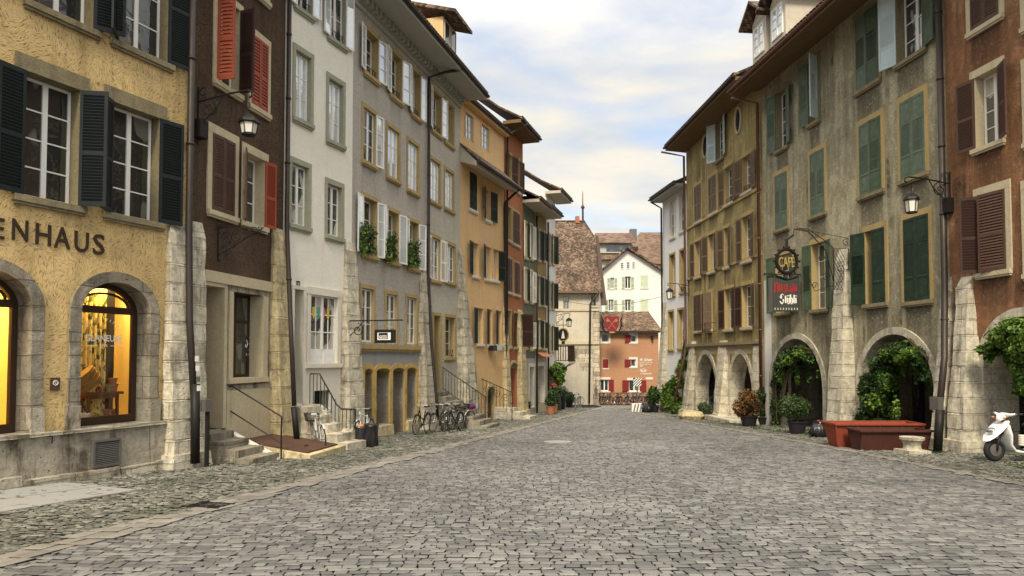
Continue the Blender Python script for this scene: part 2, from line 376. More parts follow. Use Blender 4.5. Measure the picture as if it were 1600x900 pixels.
MT['red'] = plaster('brick_red_plaster', (.46,.18,.09), .18, .3, (.14,.06,.03), .5, 40, seed=6)
MT['green'] = plaster('moss_green_plaster', (.17,.18,.12), .18, .3, (.06,.06,.04), .4, 40, seed=7)
MT['mustard'] = plaster('mustard_plaster', (.34,.24,.09), .18, .35, (.10,.07,.03), .4, 40, seed=8)
MT['white'] = plaster('white_plaster', (.78,.76,.71), .06, .12, (.4,.37,.3), .2, 30, seed=9)
MT['bwhite'] = plaster('cool_white_plaster', (.82,.82,.81), .06, .12, (.4,.4,.38), .2, 30, seed=10)
MT['olive'] = plaster('olive_plaster', (.31,.24,.10), .30, .9, (.06,.045,.022), .6, 40, patch=(.36,.27,.12), patch_amt=.45, seed=11)
MT['drab'] = plaster('grey_green_roughcast', (.34,.305,.20), .26, .95, (.07,.062,.042), 1.0, 34, patch=(.42,.37,.26), patch_amt=.5, seed=12)
MT['rust'] = plaster('rust_brown_plaster', (.34,.16,.08), .28, .9, (.10,.055,.035), .8, 40, patch=(.42,.24,.13), patch_amt=.55, seed=13)
MT['terra'] = plaster('terracotta_plaster', (.46,.25,.14), .12, .2, (.30,.11,.05), .25, 30, seed=14)
MT['beige'] = plaster('beige_plaster', (.62,.56,.44), .15, .3, (.28,.22,.14), .4, 30, patch=(.50,.43,.31), patch_amt=.4, seed=15)
MT['stone'] = stone('pale_limestone', (.62,.57,.45), bw=.85, bh=.40, mortar=.72, var=.2)
MT['ystone'] = stone('yellow_limestone', (.62,.52,.31), dirt=.5, seed=2, bw=.8, bh=.45, mortar=.75, var=.2)
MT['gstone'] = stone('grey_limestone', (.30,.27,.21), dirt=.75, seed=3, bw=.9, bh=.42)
MT['plinth'] = stone('weathered_plinth', (.42,.38,.30), bw=1.6, bh=.8, var=.5, dirt=.95, seed=4, pits=1.0)
MT['ochre2'] = plaster('warm_ochre_sandstone', (.62,.43,.15), .16, .35, (.2,.14,.07), .4, 40, seed=21)
MT['ochre'] = plaster('ochre_sandstone', (.46,.345,.16), .16, .35, (.18,.13,.06), .3, 40, seed=16)
MT['drabsur'] = plaster('worn_stone_trim', (.30,.25,.15), .22, .6, (.08,.07,.045), .5, 40, seed=17)
MT['gsur'] = plaster('sage_grey_trim', (.36,.36,.27), .1, .2, (.15,.14,.1), .2, 40, seed=18)
MT['csur'] = plaster('cream_stone_trim', (.58,.50,.34), .15, .35, (.2,.16,.1), .3, 40, seed=19)
MT['wsur'] = plaster('white_trim', (.72,.68,.58), .08, .15, (.3,.27,.2), .2, 40, seed=20)
MT['rubble'] = stone('exposed_rubble', (.55,.48,.36), bw=.9, bh=.38, mortar=.3, var=.7, dirt=.8, seed=6)
MT['tile'] = tiles('old_clay_tiles', (.045,.032,.024), (.125,.08,.053), (.32,.23,.16))
MT['tile2'] = tiles('brown_clay_tiles', (.06,.038,.024), (.16,.10,.06), (.36,.25,.15))
MT['tile3'] = tiles('red_brown_roof_tiles', (.11,.07,.05), (.17,.11,.078), (.24,.165,.12), .5, .35)
MT['soffit'] = paint('painted_soffit_boards', (.52,.47,.38), .7, .15, .3)
MT['soffitd'] = paint('dark_soffit_boards', (.16,.105,.055), .75, .3, .4)
MT['soffitg'] = paint('grey_soffit_boards', (.42,.42,.38), .7, .12, .3)
MT['gut'] = paint('dark_gutter_metal', (.055,.045,.04), .45, .2, .2, metal=.4)
MT['copper'] = paint('brown_copper_pipe', (.20,.10,.075), .45, .25, .3, metal=.5)
MT['lead'] = paint('grey_pipe_metal', (.16,.15,.14), .45, .2, .3, metal=.4)
MT['iron'] = paint('black_wrought_iron', (.018,.017,.016), .5, .2, .1, metal=.3)
MT['rusty'] = paint('rusty_sheet_iron', (.085,.045,.03), .7, .35, .5)
MT['wwood'] = paint('white_window_paint', (.80,.79,.74), .45, .05, .15)
MT['gwood'] = paint('grey_window_paint', (.42,.42,.38), .5, .1, .2)
MT['dwood'] = paint('dark_brown_wood', (.045,.024,.014), .45, .2, .2)
MT['shnavy'] = paint('blue_black_shutter_paint', (.015,.020,.021), .5, .15, .2)
MT['shred'] = paint('red_shutter_paint', (.30,.065,.032), .55, .15, .25)
MT['shbrown'] = paint('brown_shutter_paint', (.09,.05,.035), .6, .2, .3)
MT['shbrown2'] = paint('grey_brown_shutter_paint', (.17,.125,.08), .65, .25, .35)
MT['shdark'] = paint('dark_maroon_shutter_paint', (.05,.025,.02), .6, .2, .3)
MT['shgreen'] = paint('green_shutter_paint', (.07,.10,.06), .55, .2, .4, wear=(.13,.17,.10), wear_amt=.4)
MT['shteal'] = paint('teal_green_shutter_paint', (.105,.14,.10), .55, .25, .4, wear=(.17,.22,.16), wear_amt=.5)
MT['shdgreen'] = paint('dark_green_shutter_paint', (.022,.040,.024), .55, .2, .3, wear=(.07,.10,.07), wear_amt=.3)
MT['shpale'] = paint('faded_white_blue_shutter', (.50,.60,.62), .5, .15, .2)
MT['shbk'] = paint('black_green_shutter_paint', (.03,.037,.028), .6, .2, .3)
MT['shwhite'] = paint('white_shutter_paint', (.72,.70,.63), .5, .1, .25)
MT['shmint'] = paint('mint_shutter_paint', (.55,.62,.47), .6, .08, .15)
MT['shmaroon'] = paint('dark_red_shutter_paint', (.20,.022,.02), .6, .15, .25)
MT['gdark'] = glassmat('dark_window_glass', (.014,.016,.014), .06, alt=(.13,.125,.105), alt_pos=.56, vscale=1.3)
MT['gsky'] = glassmat('painted_sky_glass', (.66,.70,.72), .35, .02)  # bright sky reflection painted into the pane as a pale base colour
MT['gmix'] = glassmat('curtained_window_glass', (.03,.03,.03), .14, alt=(.45,.43,.36), alt_pos=.52, vscale=1.6)
MT['gblack'] = glassmat('black_doorway_glass', (.008,.008,.008), .04)
MT['clear'] = clearglass('clear_shop_glass')
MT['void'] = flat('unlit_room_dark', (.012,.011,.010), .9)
MT['ddoor'] = paint('dark_door_wood', (.05,.045,.04), .6, .25, .3)
MT['leafd'] = leafmat('ivy_leaves', (.006,.016,.004), (.02,.055,.009), (.13,.22,.035))
MT['leafb'] = leafmat('bright_vine_leaves', (.018,.05,.006), (.07,.15,.016), (.26,.38,.055), .35)
MT['leafbox'] = leafmat('boxwood_leaves', (.012,.028,.008), (.04,.08,.018), (.12,.19,.05))
MT['leafrust'] = leafmat('rusty_shrub_leaves', (.03,.028,.012), (.12,.06,.02), (.42,.17,.035))
MT['flower'] = leafmat('red_flower_petals', (.2,.01,.02), (.45,.02,.05), (.6,.08,.1))
MT['bark'] = paint('vine_bark', (.09,.06,.035), .9, .3, .3)
MT['sett'] = cobble('granite_setts', (.075,.076,.076), (.145,.143,.137), (.25,.242,.225), spec=.5, rough=.55)
MT['sett2'] = cobble('small_pavement_cobbles', (.06,.062,.052), (.13,.13,.108), (.29,.283,.24), patch=(.055,.065,.035))
MT['slabs'] = cobble('kerb_slabs', (.14,.13,.115), (.21,.195,.17), (.29,.27,.235), patch=(.19,.165,.14))
MT['bed'] = plaster('joint_sand', (.014,.012,.010), .3, .4, (.03,.03,.02), .6, 30)
MT['black'] = flat('black_plastic', (.02,.02,.021), .45)
MT['rubber'] = flat('tyre_rubber', (.018,.018,.018), .75)
MT['steel'] = flat('bright_steel', (.45,.45,.44), .3, metal=.9)
MT['silver'] = flat('silver_bike_paint', (.50,.50,.48), .35, .5)
MT['wpaint'] = flat('white_lacquer', (.82,.82,.80), .22, .5)
MT['terrac'] = flat('terracotta_pot_clay', (.36,.15,.08), .85)
MT['wtext'] = flat('white_lettering', (.82,.80,.74), .6)
MT['dtext'] = flat('dark_brown_lettering', (.035,.02,.012), .6)
MT['rtext'] = flat('red_lettering', (.42,.02,.025), .6)
MT['gold'] = flat('gilt_paint', (.45,.33,.10), .4, metal=.3)
# ---------------------------------------------------------------- buildings
class Bld:
    def __init__(s, name, label, cat, pa, pb, vtop_px=None, vtop=None, ext0=0.0, ext1=0.0, depth=8.0, group=None, zb=None):
        a = plan(*pa); b = plan(*pb); s.d = (b - a).normalized(); s.P = a - s.d*ext0; s.L = (b - a).length + ext0 + ext1
        s.ang = math.atan2(s.d.y, s.d.x); s.depth = depth
        s.zb = (zb if zb is not None else gz(max(a.y, b.y))) - 0.6     # foot of the wall, below the paving
        s.n = Vector((s.d.y, -s.d.x))                                  # outward
        s.root = thing(name, label, cat, (s.P.x, s.P.y, s.zb), s.ang, group)
        s.holes = []; s.zones = []; s.sills = []
        s.v1 = vtop if vtop is not None else s.uv(*vtop_px)[1]
    def ray3(s, px, py, off=0.0):
        "hit of the sight line with the facade plane pushed outwards by off"
        r = ray(px, py); q = s.P + s.n*off
        t = (q.x*s.n.x + q.y*s.n.y) / (r.x*s.n.x + r.y*s.n.y)
        return CAMP + r*t
    def uv(s, px, py, off=0.0):
        p = s.ray3(px, py, off); return ((p.x-s.P.x)*s.d.x + (p.y-s.P.y)*s.d.y, p.z - s.zb)
    def u(s, px, py=558, off=0.0): return s.uv(px, py, off)[0]
    def v(s, px, py, off=0.0): return s.uv(px, py, off)[1]
    def rect(s, r, off=0.0):
        xl, xr, yt, yb = r; c = (xl+xr)/2; ym = (yt+yb)/2
        return s.u(xl, ym, off), s.u(xr, ym, off), s.v(c, yb, off), s.v(c, yt, off)
    def world(s, u, y, v): return Vector((s.P.x + s.d.x*u - s.n.x*y, s.P.y + s.d.y*u - s.n.y*y, s.zb + v))
    def loc(s, p): q = Vector((p.x-s.P.x, p.y-s.P.y)); return Vector((q.dot(s.d), -q.dot(s.n), p.z - s.zb))
    def g(s, u, y=0.0): return gz(s.world(u, y, 0).y) - s.zb
    def across(s, uc, px, py):
        "sight line meets the plane u = uc: returns (y, v), y negative towards the street"
        r = ray(px, py); o = s.loc(CAMP); d = Vector((r.x*s.d.x + r.y*s.d.y, -(r.x*s.n.x + r.y*s.n.y), r.z))
        t = (uc - o.x)/d.x; p = o + d*t; return p.y, p.z
def arch_pts(u0, u1, vs_, vt, n=20, p=1.0):
    c = (u0+u1)/2; w = (u1-u0)/2; h = vt - vs_; o = []
    for i in range(n+1):
        a = PI*i/n; x = -math.cos(a); y = math.sin(a)
        if p != 1.0: y = (max(0.0, 1-abs(x)**p))**.62
        o.append((c + x*w, vs_ + y*h))
    return o
def finish_walls(b, mats, name='wall', ridge=None, base_v=0.0, t_arch=.5):
    "front wall with its real openings, flank walls and back wall"
    us = {0.0, b.L}; vs_ = {base_v, b.v1}
    for h in b.holes: us |= {h[0], h[1]}; vs_ |= {h[2], h[3]}
    for z in b.zones: us |= {min(max(z[0], 0), b.L), min(max(z[1], 0), b.L)}; vs_ |= {min(max(z[2], base_v), b.v1), min(max(z[3], base_v), b.v1)}
    us = sorted(x for x in us if -1e-6 <= x <= b.L+1e-6); vs_ = sorted(x for x in vs_ if base_v-1e-6 <= x <= b.v1+1e-6)
    m = MB()
    for i in range(len(us)-1):
        if us[i+1]-us[i] < 1e-4: continue
        for j in range(len(vs_)-1):
            if vs_[j+1]-vs_[j] < 1e-4: continue
            cu = (us[i]+us[i+1])/2; cv = (vs_[j]+vs_[j+1])/2
            if any(h[0] < cu < h[1] and h[2] < cv < h[3] for h in b.holes): continue
            mi = 0
            for z in b.zones:
                if z[0] < cu < z[1] and z[2] < cv < z[3]: mi = z[4]
            m.add([(us[i],0,vs_[j]),(us[i+1],0,vs_[j]),(us[i+1],0,vs_[j+1]),(us[i],0,vs_[j+1])], [(0,1,2,3)], mi)
    for h in b.holes:
        u0, u1, v0, v1 = h[:4]; ar = h[4] if len(h) > 4 else None; d = h[5] if len(h) > 5 else .25
        if ar:
            pts = arch_pts(u0, u1, ar[0], v1, 20, ar[1])
            for i in range(len(pts)-1):
                (a, c), (e, f_) = pts[i], pts[i+1]
                m.add([(a,0,c),(e,0,f_),(e,0,v1),(a,0,v1)], [(0,1,2,3)])
                m.add([(a,0,c),(e,0,f_),(e,d,f_),(a,d,c)], [(0,3,2,1)])
            vt = ar[0]
        else:
            vt = v1; m.add([(u0,0,v1),(u1,0,v1),(u1,d,v1),(u0,d,v1)], [(0,1,2,3)])
        m.add([(u0,0,v0),(u0,d,v0),(u0,d,vt),(u0,0,vt)], [(0,1,2,3)])
        m.add([(u1,0,v0),(u1,d,v0),(u1,d,vt),(u1,0,vt)], [(3,2,1,0)])
        m.add([(u0,0,v0),(u1,0,v0),(u1,d,v0),(u0,d,v0)], [(0,1,2,3)])
    D = b.depth; rv = ridge if ridge else b.v1
    for uu, fl in ((0.004, 0), (b.L-.004, 1)):
        q = [(uu,0,base_v),(uu,D,base_v),(uu,D,b.v1),(uu,D/2,rv),(uu,0,b.v1)]
        m.add(q, [tuple(range(5)) if not fl else tuple(range(5))[::-1]])
    m.add([(0,D,base_v),(b.L,D,base_v),(b.L,D,b.v1),(0,D,b.v1)], [(3,2,1,0)])
    return m.build(name, mats, b.root)
def leaf(m, w, h, t=.035, style='louver', sp=.055):
    "one shutter leaf, hinge edge at x=0, in the xz plane"
    s = .055 if w > .3 else .04
    m.box(0, s, 0, t, 0, h); m.box(w-s, w, 0, t, 0, h)
    mid = h*.46
    if style == 'louver': rails = [(0, .09), (mid-.04, mid+.04), (h-.08, h)]; parts = [(.09, mid-.04, 'l'), (mid+.04, h-.08, 'l')]
    elif style == 'panel3':
        a, c = h*.28, h*.70
        rails = [(0, .08), (a-.03, a+.03), (c-.03, c+.03), (h-.08, h)]; parts = [(.08, a-.03, 'p'), (a+.03, c-.03, 'l'), (c+.03, h-.08, 'p')]
    else: rails = [(0, .1), (h*.5-.05, h*.5+.05), (h-.1, h)]; parts = [(.1, h*.5-.05, 'p'), (h*.5+.05, h-.1, 'p')]
    for z0, z1 in rails: m.box(s+.001, w-s-.001, .002, t-.002, z0, z1)
    for z0, z1, k in parts:
        if k == 'p':
            m.box(s+.001, w-s-.001, .012, t-.012, z0+.001, z1-.001)
            m.box(s+.035, w-s-.035, .006, t-.006, z0+.04, z1-.04)
        else:
            n = max(2, int((z1-z0)/sp)); dz = (z1-z0)/n; tk = .010
            for i in range(n):
                z = z0 + (i+.5)*dz
                m.add([(s,.002,z-dz*.50),(w-s,.002,z-dz*.50),(w-s,t-.003,z+dz*.47),(s,t-.003,z+dz*.47),
                       (s,.002,z-dz*.50+tk),(w-s,.002,z-dz*.50+tk),(w-s,t-.003,z+dz*.47+tk),(s,t-.003,z+dz*.47+tk)],
                      [(0,3,2,1),(4,5,6,7),(0,1,5,4),(2,3,7,6)])
def hang(m, side, uh, v0, ang, off=.05):
    "swing a leaf (built at the origin) about its hinge; ang 0 closed, 180 flat on the wall"
    if ang > 10: ang = min(177, ang + random.uniform(-4, 4))
    a = math.radians(ang); dx, dy = math.cos(a), -math.sin(a)
    o = []
    for x, y, z in m.v:
        yy = y - .0175
        X = dx*x + dy*yy*-1; Y = dy*x + dx*yy
        if side == 'R': X = -X
        o.append((uh + X, -off + Y, v0 + z))
    m.v = o
    if side == 'R': m.f = [f[::-1] for f in m.f]
    return m
def sash(m, u0, u1, v0, v1, y0, nx=2, ny=4, fr=.05, bar=.024, two=True, th=.05):
    m.box(u0, u0+fr, y0, y0+th, v0, v1); m.box(u1-fr, u1, y0, y0+th, v0, v1)
    m.box(u0+fr, u1-fr, y0+.002, y0+th-.002, v0, v0+fr*1.3); m.box(u0+fr, u1-fr, y0+.002, y0+th-.002, v1-fr, v1)
    w = u1-u0-2*fr; c = (u0+u1)/2
    if two: m.box(c-.045, c+.045, y0-.008, y0+th-.005, v0+fr, v1-fr)
    for j in range(1, ny):
        z = v0 + fr + (v1-v0-2*fr)*j/ny; m.box(u0+fr, u1-fr, y0+.006, y0+th-.012, z-bar/2, z+bar/2)
    k = nx if not two else nx*2
    for i in range(1, k):
        if two and i == nx: continue
        x = u0 + fr + w*i/k; m.box(x-bar/2, x+bar/2, y0+.009, y0+th-.015, v0+fr, v1-fr)
def window(b, r, wall_sur='ochre', sw=.13, frame='wwood', glass='gdark', nx=1, ny=4, two=True, rec=.16, shut=None, sill=True,
           sillm=None, guard=False, sillp=.09, slabel=None, sp=.055, storm=None, top=1.25, thick=.03, simple=False):
    u0, u1, v0, v1 = b.rect(r)
    b.holes.append((u0-.006, u1+.006, v0-.006, v1+.006, None, .3))
    m = MB(); sash(m, u0+.012, u1-.012, v0+.005, v1-.012, rec, nx, ny, two=two)
    b.sills.append((u0-.12, u1+.12, v0))
    w = m.build('window', MT[frame], b.root)
    MB().box(u0+.03, u1-.03, rec+.022, rec+.030, v0+.03, v1-.03).build('pane', MT[glass], w)
    if sw > 0:
        m = MB(); d = rec + .12
        m.box(u0-sw, u0, -thick, d, v0, v1); m.box(u1, u1+sw, -thick, d, v0, v1); m.box(u0-sw, u1+sw, -thick-.003, d+.002, v1, v1+sw*top)
        if not simple: m = jitter(m, .004)
        m.build('surround', MT[wall_sur], w)
    if sill:
        e = sw*.6+.05; m = MB()
        m.box(u0-e, u1+e, -sillp, rec+.10, v0-.11, v0); m.box(u0-e+.02, u1+e-.02, -sillp+.03, .02, v0-.16, v0-.111)
        m.build('sill', MT[sillm or wall_sur], w)
    if guard:
        m = MB(); z = v0+.30
        m.tube([(u0, .05, z), (u1, .05, z)], .012, 5); m.tube([(u0, .05, v0+.05), (u1, .05, v0+.05)], .01, 5)
        k = 5
        for i in range(k):
            x0 = u0 + (u1-u0)*i/k; x1 = u0 + (u1-u0)*(i+1)/k
            m.tube([(x0+.01, .05, v0+.05), ((x0+x1)/2, .05, z-.02), (x1-.01, .05, v0+.05)], .008, 4)
        m.build('guard_rail', MT['iron'], w)
    if shut:
        # list of (side, angle, material, style[, width factor])
        for sh in shut:
            side, ang, mt, style = sh[:4]; wf = sh[4] if len(sh) > 4 else .5
            ww = (u1-u0)*wf - .004; m = MB()
            if style == 'storm':
                sash(m, 0, ww, 0, v1-v0, 0, 1, 3, fr=.045, two=False, th=.035); hang(m, side, u0 if side == 'L' else u1, v0, ang, .045)
                so = m.build('storm_sash', MT[mt], w)
                m = MB().box(.03, ww-.03, .014, .02, .04, v1-v0-.04); hang(m, side, u0 if side == 'L' else u1, v0, ang, .045)
                m.build('storm_pane', MT['gsky'], w)
            else:
                leaf(m, ww, v1-v0-.01, style=style, sp=sp); hang(m, side, u0 if side == 'L' else u1, v0+.005, ang, .045 if ang > 20 else .03)
                so = m.build('shutter', MT[mt], w)
                if slabel: so['label'] = slabel
    return w
def jitter(m, a):
    m.v = [(x+random.uniform(-a, a), y+random.uniform(-a, 0), z+random.uniform(-a, a)) for x, y, z in m.v]; return m
def ring(b, u0, u1, v0, vs_, vt, sw, mat, depth=.45, proud=.04, p=1.0, name='arch_surround', key=True, parent=None, n=20, amp=.008):
    "stone arch: jambs and voussoirs round an opening"
    m = MB(); inn = arch_pts(u0, u1, vs_, vt, n, p); out = arch_pts(u0-sw, u1+sw, vs_, vt+sw, n, p)
    gap = .012
    for i in range(0, n, 2):
        j = i+2
        for k in (i, i+1):
            a0, a1, o0, o1 = inn[k], inn[k+1], out[k], out[k+1]
            pr = proud + (.004 if (i//2) % 2 else 0)
            m.add([(a0[0],-pr,a0[1]),(a1[0],-pr,a1[1]),(o1[0],-pr,o1[1]),(o0[0],-pr,o0[1]),(a0[0],depth,a0[1]),(a1[0],depth,a1[1]),(o1[0],.02,o1[1]),(o0[0],.02,o0[1])],
                  [(0,1,2,3),(0,4,5,1),(3,2,6,7),(0,3,7,4),(1,5,6,2)])
    z = v0; k = 0
    while z < vs_-.01:
        z2 = min(vs_, z + .42 + .1*(k % 3)); e = .01 if k % 2 else 0
        if vs_ - z2 < .15: z2 = vs_
        m.box(u0-sw-e, u0, -proud-e*.5, depth, z, z2-.004); m.box(u1, u1+sw+e, -proud-e*.5, depth, z, z2-.004)
        z = z2; k += 1
    return m.build(name, MT[mat], parent or b.root)
def courses(m, cb, ct, z0, z1, hc, amp=.02, seed=0, nu=5, groove=.018):
    "tapered block whose faces step in slightly at every course joint"
    lv = [(z0, 0)]; k = math.ceil(z0/hc)
    while k*hc < z1-.05:
        z = k*hc
        if z - z0 > .06: lv += [(z-.022, 0), (z, 1), (z+.022, 0)]
        k += 1
    lv.append((z1, 0)); rb = [(q, i/nu) for q in range(4) for i in range(nu)]; n = len(rb); vs_ = []
    cen0 = sum((Vector(p) for p in cb), Vector())/4; rg = random.Random(seed)
    off = {}; 
    for z, g in lv:
        t = (z-z0)/(z1-z0); kk = int(math.floor((z+.001)/hc)); P = [Vector(cb[i]).lerp(Vector(ct[i]), t) for i in range(4)]; cc = sum(P, Vector())/4
        for q, a_ in rb:
            p = P[q].lerp(P[(q+1) % 4], a_); w = p*1.9 + Vector((seed*7.7, seed*3.3, 0))
            o_ = off.setdefault((kk, q, int(a_*2.5)), rg.uniform(-.014, .014)); dr = (p-cc); dr.z = 0; dr.normalize()
            p = p + Vector((mnoise.noise(w), mnoise.noise(w+Vector((5,1,3))), 0))*amp + dr*(o_ - (groove if g else 0)); vs_.append(p)
    L_ = len(lv); fs = [(j*n+i, j*n+(i+1) % n, (j+1)*n+(i+1) % n, (j+1)*n+i) for j in range(L_-1) for i in range(n)] + [tuple(range(n))[::-1], tuple(range((L_-1)*n, L_*n))]
    return m.add(vs_, fs)
def buttress(b, u0, u1, ug0, ug1, vtop, dt, db, mat='stone', base=True, seed=0, name='buttress', nvv=14, capv=.35, amp=.03):
    "sloping stone buttress: u0..u1 at the top, ug0..ug1 at the ground; dt, db its projection at top and ground"
    g = b.g((ug0+ug1)/2, -db) - .3; m = MB()
    courses(m, [(ug0,.02,g),(ug1,.02,g),(ug1,-db,g),(ug0,-db,g)][::-1], [(u0,.02,vtop),(u1,.02,vtop),(u1,-dt,vtop),(u0,-dt,vtop)][::-1], g, vtop, {'stone': .40, 'ystone': .45}.get(mat, .42), amp, seed)
    m.add([(u0,.02,vtop-.01),(u1,.02,vtop-.01),(u1,-dt,vtop-.01),(u0,-dt,vtop-.01),(u0,.02,vtop+capv),(u1,.02,vtop+capv)], [(0,3,4),(3,2,5,4),(1,5,2),(0,4,5,1)])
    o = m.build(name, MT[mat], b.root)
    if base:
        m = MB(); e = .10; gg = b.g((ug0+ug1)/2, -db)
        solid_block(m, [(ug0-e,.02,gg-.3),(ug1+e,.02,gg-.3),(ug1+e,-db-e,gg-.3),(ug0-e,-db-e,gg-.3)][::-1],
                    [(ug0-e*.6,.02,gg+.30),(ug1+e*.6,.02,gg+.30),(ug1+e*.6,-db-e*.6,gg+.30),(ug0-e*.6,-db-e*.6,gg+.30)][::-1], 5, 5, .035, seed+3)
        m.build('base_stone', MT[mat], o)
    return o
def bpx(b, top, bot, ytop, dt, db, mat='stone', **k):
    "buttress from pixels: (left,right) of its front face at the top and at the ground"
    # silhouette pixels: the flank nearer the camera meets the wall plane, the far edge is the front corner
    q = 650
    if b.n.x > 0: U = lambda l, r, y, d_: (b.u(l, y, 0), b.u(r, y, d_))
    else: U = lambda l, r, y, d_: (b.u(l, y, d_), b.u(r, y, 0))
    g0 = U(top[0], top[1], ytop, dt); g1 = U(bot[0], bot[1], q, db)
    return buttress(b, g0[0], max(g0[1], g0[0]+.25), g1[0], max(g1[1], g1[0]+.4), b.v((top[0]+top[1])/2, ytop, dt), dt, db, mat, **k)
def downpipe(b, pts, r=.055, mat='gut', shoe=None, name='downpipe'):
    "pts are (u, y, v) in the building frame"
    m = MB().tube(pts, r, 8)
    for i in range(len(pts)-1):
        a, c = Vector(pts[i]), Vector(pts[i+1])
        if (c-a).length > 1.5:
            for k in range(1, int((c-a).length/2.0)+1):
                p = a.lerp(c, k/(int((c-a).length/2.0)+1)); m.tube([p-Vector((0,0,.03)), p+Vector((0,0,.03))], r+.014, 8)
    o = m.build(name, MT[mat], b.root, smooth=True)
    if shoe: MB().tube(shoe, r*1.28, 8).build('pipe_shoe', MT['iron'], o, smooth=True)
    return o
def roof(b, over, u0=None, u1=None, v=None, pitch=38, run=None, mat='tile', soff='soffit', th=.16, fascia='gut', gutter=True, rise=.0, ov_side=.3, slope_soffit=0.0, cornice=None, both=True):
    u0 = -ov_side if u0 is None else u0; u1 = b.L+ov_side if u1 is None else u1; v = b.v1 if v is None else v
    run = run if run is not None else b.depth/2; tp = math.tan(math.radians(pitch))
    m = MB(); y0 = -over; z0 = v + .20 - slope_soffit
    nx = max(2, int((u1-u0)/.25)); ys = [y0-.06, y0+1.2, run]
    def zz(y): return z0 + (y-y0)*tp*(.72 if y < y0+1.2 else 1) + (0 if y < y0+1.2 else -1.2*tp*.28)
    if run <= y0+1.2: ys = [y0-.06, run]
    for i in range(len(ys)-1):
        a, c = ys[i], ys[i+1]; m.hexa([(u0,a,zz(a)),(u1,a,zz(a)),(u1,c,zz(c)),(u0,c,zz(c)),(u0,a,zz(a)+.10),(u1,a,zz(a)+.10),(u1,c,zz(c)+.10),(u0,c,zz(c)+.10)])
    if both:
        zr = zz(run); m.hexa([(u0,run,zr-.003),(u1,run,zr-.003),(u1,2*run+over,z0),(u0,2*run+over,z0),(u0,run,zr+.097),(u1,run,zr+.097),(u1,2*run+over,z0+.1),(u0,2*run+over,z0+.1)])
    # rounded tile ends along the eave
    k = int((u1-u0)/.2)
    for i in range(k):
        x = u0 + (i+.5)*(u1-u0)/k; m.box(x-.08, x+.08, y0-.09, y0+.15, zz(y0)+.10, zz(y0)+.125)
    R = m.build('roof', MT[mat], b.root)
    s = MB(); s.hexa([(u0+.02,y0,v-slope_soffit),(u1-.02,y0,v-slope_soffit),(u1-.02,.05,v),(u0+.02,.05,v),(u0+.02,y0,v+.17-slope_soffit),(u1-.02,y0,v+.17-slope_soffit),(u1-.02,.05,v+.17),(u0+.02,.05,v+.17)])
    nb = int(over/.16)
    s.build('soffit', MT[soff], R)
    if gutter:
        gm = MB(); zc = v + .13 - slope_soffit; prof = [(-.085*math.cos(a)-.085, -.085*math.sin(a)) for a in [PI*i/6 for i in range(7)]]
        vsx = []
        for uu in (u0-.03, u1+.03):
            for a, c in prof: vsx.append((uu, y0 + a + .02, zc + c + .05))
            for a, c in prof[::-1]: vsx.append((uu, y0 + a*.9 + .012, zc + c*.9 + .05))
        n = len(prof)*2; gm.add(vsx, [(i, (i+1) % n, n+(i+1) % n, n+i) for i in range(n)] + [tuple(range(n))[::-1], tuple(range(n, 2*n))])
        gm.build('gutter', MT[fascia], R)
    return R
def fit_text(txt, mat, parent, name, M, w, h, ext=.006, bold=0.0, keep=False, align='L'):
    cu = bpy.data.curves.new('t', 'FONT'); cu.body = txt; cu.extrude = ext; cu.offset = bold; cu.resolution_u = 3
    o = bpy.data.objects.new('t', cu); C.objects.link(o); dg = bpy.context.evaluated_depsgraph_get(); dg.update()
    me = bpy.data.meshes.new_from_object(o.evaluated_get(dg)); bpy.data.objects.remove(o)
    v = np.empty(len(me.vertices)*3, 'f'); me.vertices.foreach_get('co', v); v = v.reshape(-1, 3)
    lo = v.min(0); hi = v.max(0); sx = w/(hi[0]-lo[0]); sy = h/(hi[1]-lo[1])
    if keep: sx = sy = min(sx, sy)
    v[:, 0] = (v[:, 0]-lo[0])*sx; v[:, 1] = (v[:, 1]-lo[1])*sy
    me.vertices.foreach_set('co', v.ravel()); me.transform(M); me.materials.clear(); me.materials.append(MT[mat]); me.name = name
    ob = bpy.data.objects.new(name, me); C.objects.link(ob)
    if parent: ob.parent = parent
    return ob
def wallM(u, y, v, roll=0.0):
    "text standing on a facade (local frame), facing the street"
    return Matrix.Translation((u, y, v)) @ Matrix.Rotation(PI/2, 4, 'X') @ Matrix.Rotation(roll, 4, 'Z')
def join_text(objs, name):
    vs_, fs, o = [], [], 0
    for ob in objs:
        me = ob.data; vs_ += [tuple(v.co) for v in me.vertices]; fs += [tuple(i+o for i in p.vertices) for p in me.polygons]; o = len(vs_)
    par = objs[0].parent; mt = objs[0].data.materials[0]
    for ob in objs: bpy.data.objects.remove(ob)
    me = bpy.data.meshes.new(name); me.from_pydata(vs_, [], fs); me.materials.append(mt); ob = bpy.data.objects.new(name, me); C.objects.link(ob); ob.parent = par
    return ob
def spiral(c, r, a0, turns, plane='xz', n=18, sgn=1, shrink=.15):
    o = []
    for i in range(n+1):
        t = i/n; a = a0 + sgn*turns*2*PI*t; rr = r*(1-(1-shrink)*t)
        o.append((c[0]+rr*math.cos(a), c[1], c[2]+rr*math.sin(a)) if plane == 'xz' else (c[0], c[1]+rr*math.cos(a), c[2]+rr*math.sin(a)))
    return o
